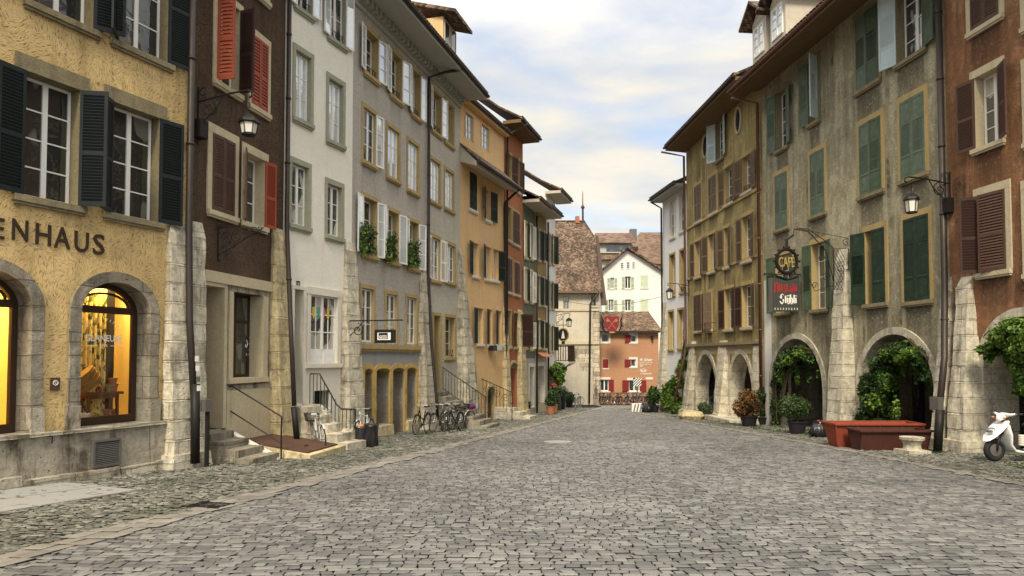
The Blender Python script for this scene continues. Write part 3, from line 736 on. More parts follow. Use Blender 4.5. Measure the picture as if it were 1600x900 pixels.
def foliage(name, blobs, n, size, mat, parent=None, seed=1, shell=.55, M=None, droop=0.0, **k):
    "many small folded leaves through the volume of several ellipsoids"
    rg = np.random.default_rng(seed); vol = np.array([b[1][0]*b[1][1]*b[1][2] for b in blobs])**.8; cnt = np.maximum(3, (n*vol/vol.sum()).astype(int))
    P = []; N = []
    for (c, r), q in zip(blobs, cnt):
        d = rg.normal(size=(q, 3)); d /= np.linalg.norm(d, axis=1)[:, None]
        rad = shell + (1-shell)*rg.random(q)**.7; rad *= 1 + .22*np.sin(d[:, 0]*7+c[0]*3)*np.sin(d[:, 2]*6+c[2]*5)
        P.append(np.array(c) + d*rad[:, None]*np.array(r)); N.append(d)
    P = np.concatenate(P); N = np.concatenate(N); n = len(P)
    N = N + rg.normal(size=(n, 3))*.65; N[:, 2] += .45; N /= np.linalg.norm(N, axis=1)[:, None]
    T = np.cross(N, rg.normal(size=(n, 3))); T[:, 2] -= droop; T -= N*(T*N).sum(1)[:, None]; T /= np.linalg.norm(T, axis=1)[:, None]
    B = np.cross(N, T); s = size*(.6+.8*rg.random(n))[:, None]
    V = np.empty((n, 6, 3))
    V[:, 0] = P - T*s*.5; V[:, 1] = P - B*s*.42 - T*s*.12 + N*s*.10; V[:, 2] = P - B*s*.25 + T*s*.28 + N*s*.06; V[:, 3] = P + T*s*.6 - N*s*.05
    V[:, 4] = P + B*s*.25 + T*s*.28 + N*s*.06; V[:, 5] = P + B*s*.42 - T*s*.12 + N*s*.10
    me = bpy.data.meshes.new(name); me.vertices.add(n*6); me.vertices.foreach_set('co', V.reshape(-1).astype('f'))
    idx = np.arange(n)[:, None]*6 + np.array([0, 1, 2, 3, 0, 3, 4, 5])[None, :]
    me.loops.add(n*8); me.loops.foreach_set('vertex_index', idx.reshape(-1).astype('i'))
    me.polygons.add(n*2); me.polygons.foreach_set('loop_start', np.arange(0, n*8, 4, dtype='i')); me.polygons.foreach_set('loop_total', np.full(n*2, 4, 'i'))
    me.update(); me.validate(); me.materials.append(MT[mat] if isinstance(mat, str) else mat)
    o = bpy.data.objects.new(name, me); C.objects.link(o)
    if parent: o.parent = parent
    return tag(o, **k)

# ---------------------------------------------------------------- ground, road, pavements
def LX(y): return -4.95 + .265*(y-6.6)
def RX(y): return 8.6 if y < 18 else 8.6 - .048*(y-18)
def FL(y):
    pts = [(-20, -14.5), (8, -9.6)] + [(p.y, p.x) for p in (plan(0,11.1), plan(290,14.4), plan(440,18.1), plan(548,21), plan(718,30.1), plan(787,35.1), plan(817,38.3), plan(868,46))] + [(48, 2.9), (62, 2.9)]
    return float(np.interp(y, [p[0] for p in pts], [p[1] for p in pts]))
def FR(y): return float(np.interp(y, [-20, 5, 11, 16.1, 18.4, 29, 38.9, 43.5, 64], [14.5, 14.2, 13.2, 12.6, 12.6, 11.4, 10.6, 9.8, 13.0]))
def paving(name, mat, ylo, yhi, row, lmin, lmax, left, right, z, joint=.012, bow=0.0, seed=3, rise=.012, tilt=.004, skew=0.0, follow=0.0):
    rg = np.random.default_rng(seed); Q = []
    y = ylo; ri = 0
    while y < yhi:
        rr = row * rg.uniform(.82, 1.2) * (1.0 + max(0, y-16)*.010)
        lf = 1.0 + max(0, y-16)*.012
        a, c = left(y), right(y); x = a - rg.uniform(0, lmax); ph = rg.uniform(0, 6)
        while x < c:
            w = rg.uniform(lmin, lmax)*lf; xc = x + w/2
            if xc > a and xc < c: Q.append((x, x+w, y, y+rr, ph))
            x += w
        y += rr; ri += 1
    Q = np.array(Q); n = len(Q); J = joint*(1+np.maximum(0, Q[:, 2]-14)*.02)
    x0 = Q[:, 0]+J*.36; x1 = Q[:, 1]-J*.36; y0 = Q[:, 2]+J/2; y1 = Q[:, 3]-J/2; ph = Q[:, 4]
    X = np.stack([x0, x1, x1, x0], 1) + rg.normal(size=(n, 4))*.0035; Y = np.stack([y0, y0, y1, y1], 1) + rg.normal(size=(n, 4))*.003
    X = X + follow*(Y - Q[:, 2:3]); sl = rg.normal(size=(n, 1))*.010; X = X + np.array([[-1, -1, 1, 1]])*sl
    wave = lambda X_, Y_: Y_ + bow*np.sin((X_-1.5)*.35)*.12 + .05*np.sin(X_*1.3+Y_*.4)*(1 if bow else .6) + skew*X_
    hz = rg.normal(size=(n, 1))*tilt + rg.normal(size=(n, 4))*tilt*.6
    def gzv(Yv): return -.04*np.clip(Yv, -20, 62)
    cx = X.mean(1, keepdims=True); cy = Y.mean(1, keepdims=True)
    k = .88; Xi = cx+(X-cx)*k; Yi = cy+(Y-cy)*(k-.08)
    Yw = wave(X, Y); Yiw = wave(Xi, Yi)
    V = np.empty((n, 12, 3))
    V[:, 0:4, 0] = Xi; V[:, 0:4, 1] = Yiw; V[:, 0:4, 2] = gzv(Yiw)+z+rise*.55+hz
    V[:, 4:8, 0] = X; V[:, 4:8, 1] = Yw; V[:, 4:8, 2] = gzv(Yw)+z+hz*.7
    V[:, 8:12, 0] = X; V[:, 8:12, 1] = Yw; V[:, 8:12, 2] = gzv(Yw)+z-.045
    fs = [[0,1,2,3]] + [[4+i, 4+(i+1) % 4, (i+1) % 4, i] for i in range(4)] + [[8+i, 8+(i+1) % 4, 4+(i+1) % 4, 4+i] for i in range(4)]
    fs = np.array(fs).reshape(-1); idx = (np.arange(n)[:, None]*12 + fs[None, :]).reshape(-1)
    me = bpy.data.meshes.new(name); me.vertices.add(n*12); me.vertices.foreach_set('co', V.reshape(-1).astype('f'))
    me.loops.add(n*36); me.loops.foreach_set('vertex_index', idx.astype('i'))
    me.polygons.add(n*9); me.polygons.foreach_set('loop_start', np.arange(0, n*36, 4, dtype='i')); me.polygons.foreach_set('loop_total', np.full(n*9, 4, 'i'))
    me.update(); me.validate(); me.materials.append(MT[mat]); me.materials.append(MT['bed'])
    me.polygons.foreach_set('material_index', np.tile(np.array([0]*5+[1]*4, 'i'), n)); o = bpy.data.objects.new(name, me); C.objects.link(o)
    return tag(o, kind='structure')
m = MB(); ysx = [-20, 0, 20, 40, 62, 400]
xs = (-400, 400)
for i in range(len(ysx)-1):
    a, c = ysx[i], ysx[i+1]; m.add([(xs[0],a,gz(a)-.03),(xs[1],a,gz(a)-.03),(xs[1],c,gz(c)-.03),(xs[0],c,gz(c)-.03)], [(0,1,2,3)])
m.add([(-400,-400,gz(-20)-.03),(400,-400,gz(-20)-.03),(400,-20,gz(-20)-.03),(-400,-20,gz(-20)-.03)], [(0,1,2,3)])
m.build('ground', MT['bed'], kind='structure')
paving('road', 'sett', 1.0, 60, .106, .10, .20, lambda y: LX(y)+.08, lambda y: RX(y)+.02, 0.0, joint=.0135, bow=1.0, seed=5, rise=.010, tilt=.003)
paving('left_pavement', 'sett2', 3.0, 50, .072, .065, .135, lambda y: FL(y)-.4, lambda y: LX(y)-.06, 0.004, joint=.016, seed=6, tilt=.007)
paving('right_pavement', 'sett2', 6.0, 56, .076, .065, .135, lambda y: RX(y)+.0, lambda y: FR(y)+.7, 0.004, joint=.017, seed=7, tilt=.006)
paving('left_gutter_strip', 'slabs', 1.0, 52, .30, .14, .24, lambda y: LX(y)-.22, lambda y: LX(y)+.24, 0.016, joint=.014, seed=8, tilt=.003, follow=.265)
paving('right_gutter_strip', 'slabs', 6.0, 52, .30, .12, .18, lambda y: RX(y)-.14, lambda y: RX(y)+.17, 0.016, joint=.014, seed=9, tilt=.003)
# ================================================================ LEFT ROW
# ---- yellow house with the lit arched shop windows
F1 = Bld('shop_house', 'yellow combed-plaster house with two lit arched shop windows and blue-black shutters', 'house', (0, 11.1), (290, 14.4), vtop=15.0, ext0=7.0, depth=9)
b = F1
def solid_leaf(side, ang, mt='shnavy', wf=.5): return (side, ang, mt, 'louver', wf)
window(b, (36,122,125,314), 'drabsur', sw=.17, nx=1, ny=4, rec=.2, shut=[('L',172,'shnavy','louver'),('R',118,'shnavy','louver')], top=1.6)
window(b, (173,247,171,341), 'drabsur', sw=.17, nx=1, ny=4, rec=.2, shut=[('L',150,'shnavy','louver'),('R',174,'shnavy','louver')], top=1.6)
window(b, (52,146,-190,26), 'drabsur', sw=.17, nx=1, ny=4, rec=.2, shut=[('L',170,'shnavy','louver'),('R',150,'shnavy','louver')])
window(b, (184,262,-120,83), 'drabsur', sw=.17, nx=1, ny=4, rec=.2, shut=[('L',140,'shnavy','louver'),('R',174,'shnavy','louver')])
a0, a1, av0, avt = b.rect((124,232,441,664)); avs = b.v(178, 488)
uR = b.u(46, 560); W = a1-a0
arches = [(uR-W, uR), (a0, a1)]
for x0, x1 in arches: b.holes.append((x0-.006, x1+.006, av0-.006, avt+.006, (avs, 1.0), .3))
vpl = b.v(170, 668)
for k, (x0, x1) in enumerate(arches):
    ring(b, x0, x1, av0-.001, avs, avt, .2, 'gstone', depth=.42, proud=.05)
    # pale foot stones of the jambs
    for xx in (x0-.24, x1): jitter(MB().box(xx, xx+.23, -.085, .30, av0-.02, av0+.42), .006).build('foot_stone', MT['plinth'], b.root)
    # wooden shop front
    m = MB(); y0, y1 = .33, .42; vt_ = b.v(178, 487)
    m.box(x0+.005, x0+.10, y0, y1, av0, avs); m.box(x1-.10, x1-.005, y0, y1, av0, avs)
    m.box(x0+.1, x1-.1, y0+.002, y1-.002, av0, av0+.15); m.box(x0+.1, x1-.1, y0-.03, y1-.002, vt_-.02, vt_+.11)
    o_ = arch_pts(x0+.005, x1-.005, avs, avt-.005); i_ = arch_pts(x0+.10, x1-.10, avs, avt-.10)
    for q in range(20):
        m.add([(o_[q][0],y0,o_[q][1]),(o_[q+1][0],y0,o_[q+1][1]),(i_[q+1][0],y0,i_[q+1][1]),(i_[q][0],y0,i_[q][1]),
               (o_[q][0],y1,o_[q][1]),(o_[q+1][0],y1,o_[q+1][1]),(i_[q+1][0],y1,i_[q+1][1]),(i_[q][0],y1,i_[q][1])], [(0,1,2,3),(3,2,6,7),(0,4,5,1),(7,6,5,4)])
    c_ = (x0+x1)/2
    arc = [(c_ - math.cos(PI*q/16)*(x1-x0)*.36, .36, vt_+.11+math.sin(PI*q/16)*(avt-vt_-.24)*.80) for q in range(17)]
    m.tube(arc, .025, 6)
    sf = m.build('shop_window', MT['dwood'], b.root)
    MB().box(x0+.09, x1-.09, .372, .376, av0+.14, vt_).build('pane', MT['clear'], sf)
    gp = arch_pts(x0+.09, x1-.09, avs, avt-.09); MB().prism([(x0+.09, vt_+.09)] + gp + [(x1-.09, vt_+.09)], .372, .376).build('fanlight_pane', MT['clear'], sf)
    # display room behind, warm and lit
    MT.setdefault('shopwall', paint('warm_shop_wall', (.80,.62,.26), .6, .08, .1))
    m = MB(); X0, X1, Y1, Z0, Z1 = x0-.25, x1+.25, 1.75, av0+.06, avt+.25
    m.add([(X0,.45,Z0),(X1,.45,Z0),(X1,Y1,Z0),(X0,Y1,Z0),(X0,.45,Z1),(X1,.45,Z1),(X1,Y1,Z1),(X0,Y1,Z1)], [(0,1,2,3),(7,6,5,4),(3,2,6,7),(0,3,7,4),(2,1,5,6)])
    # wall panelling mouldings
    for zz_ in (Z0+.9, Z0+1.0): m.box(X0+.01, X1-.01, Y1-.03, Y1-.001, zz_, zz_+.03)
    for i in range(1, 4): xx = X0+(X1-X0)*i/4; m.box(xx-.015, xx+.015, Y1-.032, Y1-.001, Z0+.1, Z0+.9)
    m.build('display_recess', MT['shopwall'], b.root)
    ld = bpy.data.lights.new('shop_lamp', 'AREA'); ld.shape = 'RECTANGLE'; ld.size = W*.8; ld.size_y = .3; ld.energy = 62; ld.color = (1.0, .74, .27)
    lo = bpy.data.objects.new('shop_lamp', ld); C.objects.link(lo); lo.parent = b.root; lo.location = ((x0+x1)/2, .75, avt+.1); lo.rotation_euler = (math.radians(12), 0, 0)
# display in the second window
x0, x1 = arches[1]; Z0 = av0+.06
def floral(name):
    t = NT(name); o = t.tc.outputs['Object']
    vo = t.n.new('ShaderNodeTexVoronoi'); t.l.new(t.map(o, sc=(1,1,.75)), vo.inputs['Vector']); vo.inputs['Scale'].default_value = 9
    f1 = t.ramp(t.noise(t.map(o, sc=(1,1,.6)), 8, 4, .6, 1.5), [(.52, 0.0), (.57, 1.0)])
    c = t.mix(f1, (.85,.68,.26), (.12,.13,.05)); c = t.mix(t.math('MULTIPLY', t.ramp(vo.outputs['Distance'], [(.18, 1.0), (.34, 0.0)]), .65), c, (.75,.30,.15))
    return t.fin(c, .8, None, .1)
MT['floral'] = floral('floral_curtain_cloth')
def curtain(xa, xb, y, za, zb):
    m = MB(); n = 40
    for i in range(n):
        p = [xa+(xb-xa)*i/n, xa+(xb-xa)*(i+1)/n]; q = [y+.05*math.sin(i*1.1), y+.05*math.sin((i+1)*1.1)]
        m.add([(p[0],q[0],za),(p[1],q[1],za),(p[1],q[1],zb),(p[0],q[0],zb),(p[0],q[0]+.012,za),(p[1],q[1]+.012,za),(p[1],q[1]+.012,zb),(p[0],q[0]+.012,zb)], [(0,1,2,3),(7,6,5,4)])
    return m
pu = lambda px, off: b.u(px, 560, -off)
o = curtain(pu(112,.8), pu(164,.8), .8, Z0+.02, avt+.15).build('floral_curtain', MT['floral']); o.parent = None
o.matrix_world = b.root.matrix_basis; tag(o, 'yellow floral curtain hanging in the lit arched shop window', 'curtain')
def inb(b, ob):
    ob.location = b.root.location; ob.rotation_euler = b.root.rotation_euler; return ob
inb(b, o)
m = MB().box(pu(161,1.0), pu(178,1.0), 1.0, 1.05, Z0+.01, avt+.1); o = m.build('dark_panel', MT['black'], label='tall black panel standing beside the floral curtain in the shop window', cat='display panel'); inb(b, o)
tx = pu(157,.62); tz = b.v(157, 613, -.62) - Z0; TL = (pu(188,.62)-pu(126,.62))/2
T = thing('display_table', 'small brown wooden table in the lit shop window', 'table', b.world(tx, .62, Z0+.005), b.ang)
MT['mwood'] = paint('warm_brown_wood', (.16,.07,.03), .5, .2, .2)
MB().box(-TL, TL, -.14, .14, tz-.05, tz).build('tabletop', MT['mwood'], T); MB().box(-TL+.08, TL-.08, -.11, .11, tz-.12, tz-.051).build('apron', MT['mwood'], T)
for sx, sy in ((-TL+.12,-.1),(TL-.12,-.1),(-TL+.12,.1),(TL-.12,.1)): MB().hexa([(sx*1.05-.02,sy-.02,0),(sx*1.05+.02,sy-.02,0),(sx*1.05+.02,sy+.02,0),(sx*1.05-.02,sy+.02,0),(sx-.025,sy-.025,tz-.12),(sx+.025,sy-.025,tz-.12),(sx+.025,sy+.025,tz-.12),(sx-.025,sy+.025,tz-.12)]).build('leg', MT['mwood'], T)
def pot(loc, r, h, lab, mat='terrac', rz=0, grp=None, nm='flower_pot'):
    o = MB().lathe([(r*.68,0),(r*.74,h*.1),(r*.94,h*.78),(r*1.04,h*.80),(r*1.06,h),(r*.92,h),(r*.88,h*.8),(r*.3,h*.7)], n=18).build(nm, MT[mat], smooth=False)
    o.location = loc; o.rotation_euler.z = rz; return tag(o, lab, 'pot', grp)
MT['greenpot'] = flat('green_glazed_pot', (.20,.24,.07), .4); tt_ = Z0+tz+.006
pot(b.world(pu(177,.62),.62,tt_), .10, .15, 'terracotta pot at the right end of the shop window table')
pot(b.world(pu(177,.62),.62,tt_+.155), .085, .11, 'smaller terracotta pot stacked on the pot on the shop window table')
pot(b.world(pu(169,.62),.60,tt_), .07, .13, 'green glazed pot in the middle of the shop window table', 'greenpot')
pot(b.world(pu(161,.62),.64,tt_), .06, .11, 'small clay pot beside the basket on the shop window table')
MT['straw'] = paint('woven_straw', (.34,.19,.06), .8, .3, .6, bump=1.0)
m = MB()
for i in range(7): m.lathe([(.24+.010*(i%2),i*.045),(.26+.010*(i%2),i*.045+.045)], n=26, sy=.42)
m.lathe([(.02,0),(.24,0)], n=26, sy=.42); m.xform(Matrix.Rotation(math.radians(-38), 4, 'Y'))
o = m.build('wicker_basket', MT['straw'], label='tipped wicker basket on the left of the shop window table', cat='basket'); o.location = b.world(pu(143,.62),.60,tt_+.12); o.rotation_euler.z = b.ang
pot(b.world(pu(172,.75),.75,Z0+.005), .13, .18, 'terracotta bowl on the floor of the lit shop window, right of the table')
pot(b.world(pu(163,.52),.52,Z0+.005), .06, .08, 'low green dish on the floor in front of the shop window table', 'greenpot')
MT['whitepot'] = flat('white_enamel', (.8,.76,.62), .4)
pot(b.world(pu(134,.52),.52,Z0+.005), .10, .16, 'white enamel tub on the floor at the left of the lit shop window', 'whitepot')
# lettering on the pane and on the wall
gl = []
gu0, gu1 = b.u(133, 528, -.37), b.u(190, 528, -.37)
gl.append(fit_text('GLANEUSE', 'wtext', b.root, 'pane_lettering', wallM(gu0, .366, b.v(160, 533.5, -.37)), gu1-gu0, .125, .002, .012))
gl.append(fit_text('1936', 'wtext', b.root, 'pane_lettering', wallM(b.u(157,540,-.37), .366, b.v(163, 542, -.37)), .14, .05, .002, .004))
q = MB(); uu = b.u(172, 540, -.37); q.box(uu, uu+.26, .362, .366, b.v(178,541,-.37), b.v(178,541,-.37)+.012); uu2 = b.u(133,540,-.37); q.box(uu2, uu2+.22, .362, .366, b.v(178,541,-.37), b.v(178,541,-.37)+.012)
q.build('pane_lines', MT['wtext'], b.root)
cc, cz = b.u(160, 540, -.37), b.v(160, 530, -.37)
for i, ch in enumerate('SODAS BAZAR'):
    if ch == ' ' : continue
    a = math.radians(140 - i*10); rr = .42
    gl.append(fit_text(ch, 'wtext', b.root, 'pane_lettering', wallM(cc+rr*math.cos(a)-.02, .366, cz+rr*math.sin(a)-.05, a-PI/2), .035, .05, .002, .002))
join_text(gl, 'pane_lettering')
let = []
for ch, xa, xb, yt, yb, xo in (('E', -27, 6, 339, 372, 0), ('N', 18, 43, 343, 376, 0), ('H', 55, 79, 350, 383, 0), ('A', 84, 109, 355, 388, 0), ('U', 116, 138, 362, 394, 0), ('S', 145, 163, 366, 398, 0)):
    ua, ub = b.u(xa, 370), b.u(xb, 370); c = (xa+xb)/2; va, vb_ = b.v(c, yb), b.v(c, yt)
    let.append(fit_text(ch, 'dtext', b.root, 'lettering', wallM(ua, -.012, va), ub-ua, vb_-va, .012, .008))
join_text(let, 'wall_lettering')
# plinth, plate, vent, hook
upl = b.u(250, 680); m = MB()
g0, g1 = b.g(0), b.g(b.L)
m.hexa([(0,-.16,-.0),(upl+.1,-.16,-.0),(upl+.1,.3,-.0),(0,.3,-.0),(0,-.12,vpl-.02),(upl+.1,-.12,vpl-.02),(upl+.1,.3,vpl-.02),(0,.3,vpl-.02)])
m.hexa([(0,-.19,vpl-.02),(upl+.1,-.19,vpl-.02),(upl+.1,.3,vpl-.02),(0,.3,vpl-.02),(0,-.17,vpl+.04),(upl+.1,-.17,vpl+.04),(upl+.1,.3,vpl+.04),(0,.3,vpl+.04)])
P1 = m.build('plinth', MT['plinth'], b.root)
m = MB(); u = 0.0; k = 0
while u < upl:
    w_ = random.uniform(.7, 1.3); h_ = random.uniform(.14, .24); gg = b.g(u+w_/2)
    solid_block(m, [(u,-.0,gg-.2),(u+w_-.02,-.0,gg-.2),(u+w_-.02,-.27,gg-.2),(u,-.27,gg-.2)][::-1], [(u,-.0,gg+h_),(u+w_-.02,-.0,gg+h_),(u+w_-.02,-.22,gg+h_-.03),(u,-.22,gg+h_-.03)][::-1], 3, 3, .02, k); u += w_; k += 1
m.build('base_stones', MT['plinth'], b.root)
u0, u1, v0, v1 = b.rect((143,187,686,728), .15); m = MB()
m.box(u0,u1,-.20,-.13,v0,v0+.04); m.box(u0,u1,-.20,-.13,v1-.04,v1); m.box(u0,u0+.04,-.2,-.13,v0+.04,v1-.04); m.box(u1-.04,u1,-.2,-.13,v0+.04,v1-.04)
for i in range(12):
    z = v0+.05+(v1-v0-.1)*i/12; m.hexa([(u0+.04,-.19,z),(u1-.04,-.19,z),(u1-.04,-.15,z+.03),(u0+.04,-.15,z+.03),(u0+.04,-.19,z+.008),(u1-.04,-.19,z+.008),(u1-.04,-.15,z+.038),(u0+.04,-.15,z+.038)])
V = m.build('vent_grille', MT['lead'], b.root); MB().box(u0+.01,u1-.01,-.15,-.145,v0+.01,v1-.01).build('vent_back', MT['void'], V)
u0, u1, v0, v1 = b.rect((78,92,590,610)); B1 = MB().box(u0,u1,-.03,.0,v0,v1).build('name_plate', MT['rusty'], b.root)
MB().tube([((u0+u1)/2+.04*math.cos(a), -.034, (v0+v1)/2+.02+.04*math.sin(a)) for a in [2*PI*i/14 for i in range(14)]], .007, 5, closed=True).build('plate_ring', MT['wtext'], B1)
MB().box((u0+u1)/2-.006,(u0+u1)/2+.006,-.036,-.031,(v0+v1)/2,(v0+v1)/2+.045).build('plate_mark', MT['wtext'], B1)
hu, hv = b.u(75,684,.15), b.v(75,684,.15); MB().tube([(hu,-.1,hv+.03),(hu,-.26,hv+.03),(hu,-.26,hv-.09)], .013, 6).build('iron_hook', MT['iron'], b.root)
finish_walls(b, [MT['yellow']])
roof(b, 1.2)
bpx(b, (262,322), (250,324), 367, .10, .42, 'stone', seed=1)
up = b.u(291, 300)
downpipe(b, [(up-.02,-.12,b.v1-.3),(up-.02,-.12,b.v(291,360)),(b.u(296,500,.34),-.34,b.v(296,500,.34)),(b.u(303,640,.5),-.52,b.v(303,640,.5))], .07, 'gut',
         shoe=[(b.u(304,600,.5),-.52,b.v(304,600,.5)),(b.u(306,724,.6),-.58,b.v(306,724,.6))])
ub, vb_ = b.u(317, 560, .45), b.v(317, 560, .45)
m = MB().box(b.u(310,560,.5), b.u(321,560,.5), -.72, -.58, b.v(315,643,.6), b.v(315,624,.6)); m.build('meter_box', MT['lead'], b.root)
MB().tube([(b.u(316,660,.5),-.64,b.v(315,643,.6)),(b.u(316,660,.5),-.64,b.g(b.u(316))-.1)], .045, 8).build('cable_pipe', MT['iron'], b.root)
for i, (px, py, mt) in enumerate(((299,560,'wtext'),(300,575,'wtext'),(301,592,'rtext'),(302,606,'wtext'))):
    uu, v_ = b.u(px, py, .52), b.v(px, py, .52); MB().box(uu-.045, uu+.045, -.68+.0*i, -.672+.0*i, v_-.06, v_+.05).build('sticker', MT[mt] if i != 2 else MT['shteal'], b.root)

# ---- dark brown house
F2 = Bld('brown_house', 'dark brown combed-plaster house with red and brown louvred shutters', 'house', (290, 14.4), (440, 18.1), vtop=15.5, depth=9)
b = F2
window(b, (338,373,2,137), 'csur', sp=.085, sw=.13, rec=.18, shut=[('L',86,'shred','louver'),('R',78,'shdark','louver')], slabel='red shutter swung open at a right angle')
window(b, (392,417,62,171), 'csur', sp=.075, sw=.13, rec=.18, shut=[('L',2,'shred','louver'),('R',2,'shred','louver')])
window(b, (330,365,215,334), 'csur', sw=.16, rec=.18, shut=[('L',2,'shbrown','louver'),('R',2,'shbrown','louver')])
window(b, (383,412,244,351), 'csur', sw=.16, rec=.25, ny=3, shut=[('L',150,'shbrown','louver'),('R',172,'shred','louver')], slabel='shutter folded against the brown wall')
window(b, (338,373,-190,-60), 'csur', sw=.13, rec=.18, shut=[('L',2,'shred','louver'),('R',2,'shred','louver')])
window(b, (392,417,-110,-8), 'csur', sw=.13, rec=.18, shut=[('L',2,'shred','louver'),('R',2,'shred','louver')])
vbeam = b.v(368, 447); vbt = b.v(368, 432)
b.zones = [(0, b.L, 0, vbt, 1)]
def deep_door(b, r, depth, dmat='ddoor', sur='csur', sw=.14, glass=False, jm=None, arch=None, head=True):
    u0, u1, v0, v1 = b.rect(r); b.holes.append((u0, u1, v0, v1, arch, depth))
    m = MB(); n = max(2, int((u1-u0)/.3)); m.box(u0+.005, u1-.005, depth-.06, depth-.001, v0+.001, v1-.004)
    for i in range(2):
        z0 = v0+.15+(v1-v0-.3)*i*.5; m.box(u0+.12, u1-.12, depth-.085, depth-.061, z0, z0+(v1-v0-.3)*.42)
    D = m.build('door', MT[dmat], b.root)
    if glass: MB().box(u0+.13, u1-.13, depth-.092, depth-.087, v0+(v1-v0)*.45, v1-.15).build('pane', MT['gblack'], D)
    MB().tube([(u1-.12, depth-.14, v0+1.05), (u1-.24, depth-.14, v0+1.05)], .012, 6).build('handle', MT['steel'], D)
    if sur:
        m = MB(); m.box(u0-sw, u0+.004, -.035, depth-.09, v0, v1); m.box(u1-.004, u1+sw, -.035, depth-.09, v0, v1)
        if head: m.box(u0-sw, u1+sw, -.038, depth-.09, v1-.004, v1+sw)
        jitter(m, .004).build('door_surround', MT[sur], D)
    return D
deep_door(b, (318,348,447,671), 1.1, sur='csur', sw=.10)
u0, u1, v0, v1 = b.rect((362,409,459,590)); b.holes.append((u0-.006,u1+.006,v0-.006,v1+.006,None,.5))
m = MB(); sash(m, u0+.02, u1-.02, v0, v1, .34, 1, 1, fr=.06); m.box(u0+.05, u1-.05, .335, .39, v0+(v1-v0)*.66, v0+(v1-v0)*.66+.07)
w = m.build('window', MT['dwood'], b.root); MB().box(u0+.04,u1-.04,.36,.366,v0+.03,v1-.03).build('pane', MT['gdark'], w)
m = MB(); m.box(u0-.16,u0,-.05,.34,v0,v1); m.box(u1,u1+.20,-.05,.34,v0,v1); m.box(u0-.18,u1+.22,-.09,.34,v0-.12,v0); jitter(m,.005).build('surround', MT['csur'], w)
MB().box(u0-.2, b.u(424,600)-.1, -.04, .0, b.g(u0)-.1, v0-.28).build('stone_panel', MT['csur'], w)
MB().box(b.u(317,440), b.u(424,440), -.07, .05, vbeam, vbt+.02).build('stone_lintel', MT['csur'], b.root)
# painted emblem on the pane: two arrow points and facing hooks
eu, ev = b.u(389, 545, -.33), b.v(388, 537, -.33); m = MB()
for s in (1, -1):
    m.prism([(eu-.05, ev+s*.16), (eu+.05, ev+s*.16), (eu, ev+s*.10)], .345, .349)
    m.tube([(eu+s*(.04+.05*abs(t)), .345, ev+t*.1) for t in (-1,-.5,0,.5,1)], .011, 5); m.tube([(eu+s*.09, .345, ev-.1), (eu+s*.13,.345,ev-.07), (eu+s*.12,.345,ev-.02)], .01, 5)
m.build('pane_emblem', MT['wtext'], w)
fit_text('Atelier', 'wtext', w, 'pane_lettering', wallM(eu-.1, .346, ev-.30), .22, .06, .002, .002)
finish_walls(b, [MT['brown'], MT['plinth']])
roof(b, 1.3)
bpx(b, (424,446), (418,468), 372, .08, .48, 'ystone', seed=2)
downpipe(b, [(b.L+.02,-.10,b.v1-.3),(b.L+.02,-.10,b.v(441,355)),(b.u(452,520,.5),-.55,b.v(452,520,.5)),(b.u(458,634,.75),-.78,b.v(458,634,.75))], .06, 'gut',
         shoe=[(b.u(459,636,.8),-.80,b.v(459,636,.8)),(b.u(464,694,.85),-.86,b.v(464,694,.85))])
# entrance stairs of the brown house
def stair(b, name, lab, ua, ub, n, vtop, tread, land=.25, mat='gstone', y0=0.0, amp=.012, seed=0, group=None):
    g = b.g((ua+ub)/2, -n*tread); dz = (vtop-g)/n
    base = b.world((ua+ub)/2, 0, g); T = thing(name, lab, 'steps', base, b.ang, group)
    for i in range(n):
        m = MB(); top = dz*(n-i); fr = -(land+tread*i) + y0
        w_ = (ub-ua)/2 + (.04*i)
        solid_block(m, [(-w_,y0,-.3),(w_,y0,-.3),(w_,fr,-.3),(-w_,fr,-.3)][::-1], [(-w_,y0,top-.004*i),(w_,y0,top-.004*i),(w_,fr,top-.004*i-.01),(-w_,fr,top-.004*i-.01)][::-1], 4, 2, amp, seed+i)
        m.build('step', MT[mat], T)
    return T
ua, ub = b.u(316, 680), b.u(352, 680); vt_ = b.v(333, 676, .1)
S = stair(b, 'entrance_steps', 'worn grey stone entrance steps below the recessed doorway of the brown house', ua, ub, 4, vt_, .36, .22)
uc = ub+.12; y1, z1 = b.across(uc, 436, 722); y0_, z0_ = b.across(uc, 358, 672)
base = b.world(uc, y1, 0); base.z = gz(base.y)
T = thing('stone_ramp', 'sloping white stone slab along the side of the grey entrance steps', 'ramp', base, b.ang)
dv = b.zb - base.z
m = MB(); m.hexa([(-.09, -.02, -.25), (.09, -.02, -.25), (.09, -y1, -.25), (-.09, -y1, -.25), (-.09, -.02, .04), (.09, -.02, .04), (.09, -y1+.0, z0_-b.g(uc,y1)+.0), (-.09, -y1, z0_-b.g(uc,y1))])
m.rough(.012).build('slab', MT['wsur'], T)
